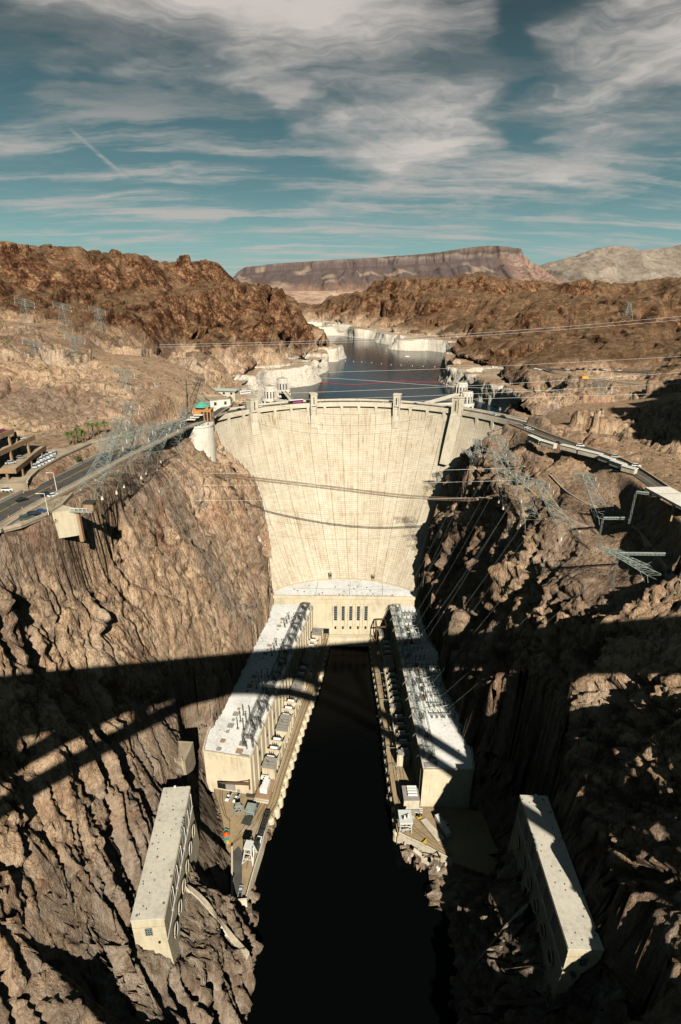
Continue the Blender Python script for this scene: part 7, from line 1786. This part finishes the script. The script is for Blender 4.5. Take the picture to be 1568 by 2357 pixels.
def beam_portal(a, b, z, lab, w=0.9, posts=True):
    A, B = Vector(at(*a, z)), Vector(at(*b, z)); t = thing('steel_portal', lab, 'portal', A)
    m = MB(); truss(m, A, B, w, 14, .2); m.build('lattice_beam', M_STEEL, t); MB().beam(A + Vector((0, 0, .6)), B + Vector((0, 0, .6)), .4).build('top_chord', M_STEEL, t)
    for q in (A, B):
        g_ = ground(q.x, q.y)
        if g_ < q.z - 1: m = MB(); truss(m, (q.x, q.y, max(g_ - .5, q.z - 16)), (q.x, q.y, q.z), .7, 8, .14); m.build('portal_leg', M_STEEL, t)
    return t
beam_portal(qg(905, 1300), qg(1250, 1300), 170, 'long pale lattice beam on legs below the fifth right pylon'); beam_portal(qg(1040, 1600), qg(1528, 1605), 167, 'longest pale lattice beam near the lower right rim'); beam_portal(qg(1185, 1078), qg(1390, 1102), 186, 'high narrow lattice portal near the right road')
# conductors
cl = 0
def cable(pts, lab, r=.10, mat=None, name='power_line', cat='cable'):
    P = smooth_path(pts, 3); t = thing(name, lab, cat, P[0]); MB().path(P, r, 4).build('conductor', mat or M_CABLE, t); return t
def sag(a, b, s, n=14):
    a, b = Vector(a), Vector(b); return [tuple(a + (b - a) * i / n - Vector((0, 0, s * 4 * (i / n) * (1 - i / n)))) for i in range(n + 1)]
def survey_cable(pts, Y, lab, r=.1, mat=None, name='power_line'): return cable([aty(px, py, Y) for px, py in pts], lab, r, mat, name)
for i, (pts, Y, lab) in enumerate([
    ([(-100, 1081), (0, 1083), (471, 1091), (1039, 1083), (1568, 1060), (1700, 1053)], 345, 'upper white line spanning the canyon low in front of the dam'),
    ([(-100, 1111), (0, 1112), (471, 1118), (1000, 1112), (1568, 1091), (1700, 1085)], 335, 'middle white line spanning the canyon low in front of the dam'),
    ([(-100, 1144), (0, 1146), (471, 1153), (974, 1150), (1568, 1130), (1700, 1124)], 325, 'lower white line spanning the canyon low in front of the dam'),
    ([(-100, 929), (0, 925), (668, 905), (1100, 888), (1568, 857), (1700, 848)], 440, 'topmost white line just above the crest'),
    ([(-100, 940), (0, 938), (668, 921), (1000, 911), (1568, 882), (1700, 875)], 430, 'second white line just above the crest'),
    ([(-100, 952), (0, 950), (700, 934), (1100, 917), (1568, 905), (1700, 900)], 420, 'third white line grazing the dam crest'),
    ([(0, 800), (784, 785), (1180, 762), (1568, 728), (1700, 715)], 620, 'upper far line crossing the lake channel'),
    ([(0, 806), (784, 790), (1180, 768), (1568, 736), (1700, 724)], 612, 'lower far line crossing the lake channel'),
    ([(640, 862), (784, 855), (1034, 849), (1568, 820)], 560, 'faint line high over the lake'),
    ([(680, 866), (850, 875), (1034, 890), (1300, 900)], 540, 'faint line sagging towards the right intake towers')]):
    survey_cable(pts, Y, lab, .085 if Y < 500 else .10)
for k_ in range(4):
    pts = [(300, 1072), (380, 1078), (570, 1096), (790, 1122), (960, 1143), (1190, 1148), (1568, 1158), (1700, 1162)]
    survey_cable([(x, y + k_ * 2.0 + (k_ > 1) * 1.2) for x, y in pts], 352 + k_ * .5, ('upper', 'second', 'third', 'lowest')[k_] + ' strand of the brown cableway in front of the dam face', .20, M_BROWN, 'cableway_cable')
k_ = 0
for pl, w, word in ((left_p, lw, 'left'), (right_p, rw, 'right')):
    for i, item in enumerate(pl[:6]):
        if not item: continue
        t_, tips = item
        for j_ in (0, 2):
            s_ = 20 + ((i * 2 + j_ / 2) * 11) % 130; e = (*w.p(w.L - s_, -2), RF + 7)
            cable(sag(tips[j_], e, 3.0), f'thin {"outer" if j_ else "inner"} line dropping from the {words_[i]} {word} rim pylon to the wing roof', .03, M_STEEL)
# ---- palms and shrubs
def palm(q, h, lab):
    p = ter(*q)
    if p is None: return
    t = thing('palm_tree', lab, 'tree', p); MB().lathe(p.x, p.y, [(.4, p.z - .5), (.28, p.z + h)], 7).build('trunk', M_TRUNK, t)
    m = MB(); rr = random.Random(lab)
    for k_ in range(16):
        a = rr.uniform(0, 6.28); l = rr.uniform(1.8, 2.7); u = rr.uniform(-.2, .9); c = Vector((p.x, p.y, p.z + h)); pr = c
        for s_ in range(1, 4): f = s_ / 3; q_ = c + Vector((math.cos(a) * l * f, math.sin(a) * l * f, l * (u * f - .9 * f * f))); w = .42 * (1.1 - f * .6); sd_ = Vector((-math.sin(a), math.cos(a), 0)) * w; m.add([pr - sd_, pr + sd_, q_ + sd_ * .8, q_ - sd_ * .8, (pr + q_) / 2 + Vector((0, 0, .2))], [(0, 1, 4), (1, 2, 4), (2, 3, 4), (3, 0, 4)]); pr = q_
    m.build('crown', M_LEAF, t)
for i, (x, y, h) in enumerate([(535, 500, 7), (567, 505, 8), (605, 490, 9), (640, 490, 8), (690, 455, 9), (722, 440, 8), (760, 420, 7), (815, 415, 7), (660, 480, 6), (590, 500, 5)]):
    palm(qh(x, y), h, ('leftmost palm tree by the visitor plaza', 'second palm tree from the left by the plaza', 'tall bushy palm tree in the green clump', 'short palm tree in the green clump', 'tall palm tree right of the green clump', 'palm tree beside the pale lamp post', 'lone palm tree left of the last one', 'rightmost lone palm tree below the tan cliff', 'low palm tree hidden inside the clump', 'smallest palm tree at the foot of the clump')[i])
def bush(q, s, lab):
    p = ter(*q)
    if p is None: return
    rr = random.Random(lab); m = MB()
    for k_ in range(60):
        d = Vector((rr.gauss(0, 1), rr.gauss(0, 1), rr.gauss(0, .8))); d = d.normalized() * s * rr.uniform(.3, 1); c = p + d + Vector((0, 0, s * .4)); e = [Vector((rr.uniform(-1, 1), rr.uniform(-1, 1), rr.uniform(-1, 1))) * s * .35 for _ in range(3)]; m.add([c + v_ for v_ in e], [(0, 1, 2)])
    o = m.build('shrub', M_BUSH); tag(o, lab, 'shrub')
for i, (q, s, lab) in enumerate([(qi(950, 1400), 1.5, 'green shrub on the dark ledge of the left wall'), (qh(1490, 1075), .9, 'tiny shrub near the dam on the left wall'), (qh(430, 1090), 1.3, 'shrub under the rim car park'), (qh(1235, 1330), 1.2, 'shrub in a cleft high on the left wall'), (qh(600, 620), 2.4, 'sprawling green shrub on the gravel bank'), (qi(45, 985), 1.6, 'green shrub low on the gravel bank')]): bush(q, s, lab)
# ---- scattered desert scrub, past counting
rr = np.random.default_rng(5); m = MB(); cnt = 0
for _ in range(2600):
    px, py = rr.uniform(0, 1568), rr.uniform(640, 1400)
    d = Vector(ray(px, py)).normalized(); ok, p, n, i_ = canyon.ray_cast(Vector((0, 0, CAMZ)), d)
    if not ok or n.z < .72 or p.z < 148 or p.y > 1300 or (p.y > 480 and p.z < 170): continue
    s = rr.uniform(.35, .9) * (1 + p.y / 900); a = rr.uniform(0, 6)
    c = Vector((p.x, p.y, p.z)); m.add([c + Vector((math.cos(a) * s, math.sin(a) * s, 0)), c + Vector((math.cos(a + 2.1) * s, math.sin(a + 2.1) * s, 0)), c + Vector((math.cos(a + 4.2) * s, math.sin(a + 4.2) * s, 0)), c + Vector((0, 0, s * .9))], [(0, 1, 3), (1, 2, 3), (2, 0, 3)])
m.build('desert_scrub', M_BUSH, kind='stuff')
# ---- the road bridge the photograph was taken from (behind and below the camera); its shadow falls across the canyon
bg = thing('road_bridge', 'high concrete arch road bridge whose broad shadow crosses both canyon walls', 'bridge', (0, 0, 0))
BT = math.radians(9.4); bx, by = Vector((math.cos(BT), math.sin(BT), 0)), Vector((-math.sin(BT), math.cos(BT), 0))
def bp(s, t, z): return bx * s + by * t + Vector((0, 0, z))
def bbox(s0, s1, t0, t1, z0, z1, name, mat=M_CONC):
    MB().add([bp(s, t, z) for z in (z0, z1) for t in (t0, t1) for s in (s0, s1)], [(0, 2, 3, 1), (4, 5, 7, 6), (0, 1, 5, 4), (2, 6, 7, 3), (0, 4, 6, 2), (1, 3, 7, 5)]).build(name, mat, bg)
bbox(-290, 290, -28, -0.9, 265.5, 270.8, 'bridge_deck'); bbox(-290, 290, -1.2, -0.9, 270.8, 271.9, 'bridge_parapet'); bbox(-290, 290, -28, -27.6, 270.8, 271.9, 'bridge_parapet')
for t0, t1 in ((-26.5, -21.5), (-7.5, -2.5)):
    m = MB(); n = 40; vs = []
    for i in range(n + 1):
        s = -162 + 324 * i / n; z = 261 - 118 * (s / 162) ** 2
        vs += [bp(s, t0, z - 2.3), bp(s, t1, z - 2.3), bp(s, t1, z + 2.3), bp(s, t0, z + 2.3)]
    fs = []
    for i in range(n):
        for q in range(4): fs.append((4 * i + q, 4 * i + 4 + q, 4 * i + 4 + (q + 1) % 4, 4 * i + (q + 1) % 4))
    m.add(vs, fs).build('arch_rib', M_CONC, bg)
for s in range(-240, 241, 34):
    z = 262 - 86 * (s / 162) ** 2 if abs(s) < 162 else 150
    if z < 258:
        for t0, t1 in ((-26, -21), (-8, -3)): bbox(s - 2.6, s + 2.6, t0, t1, z, 265.5, 'bridge_column')
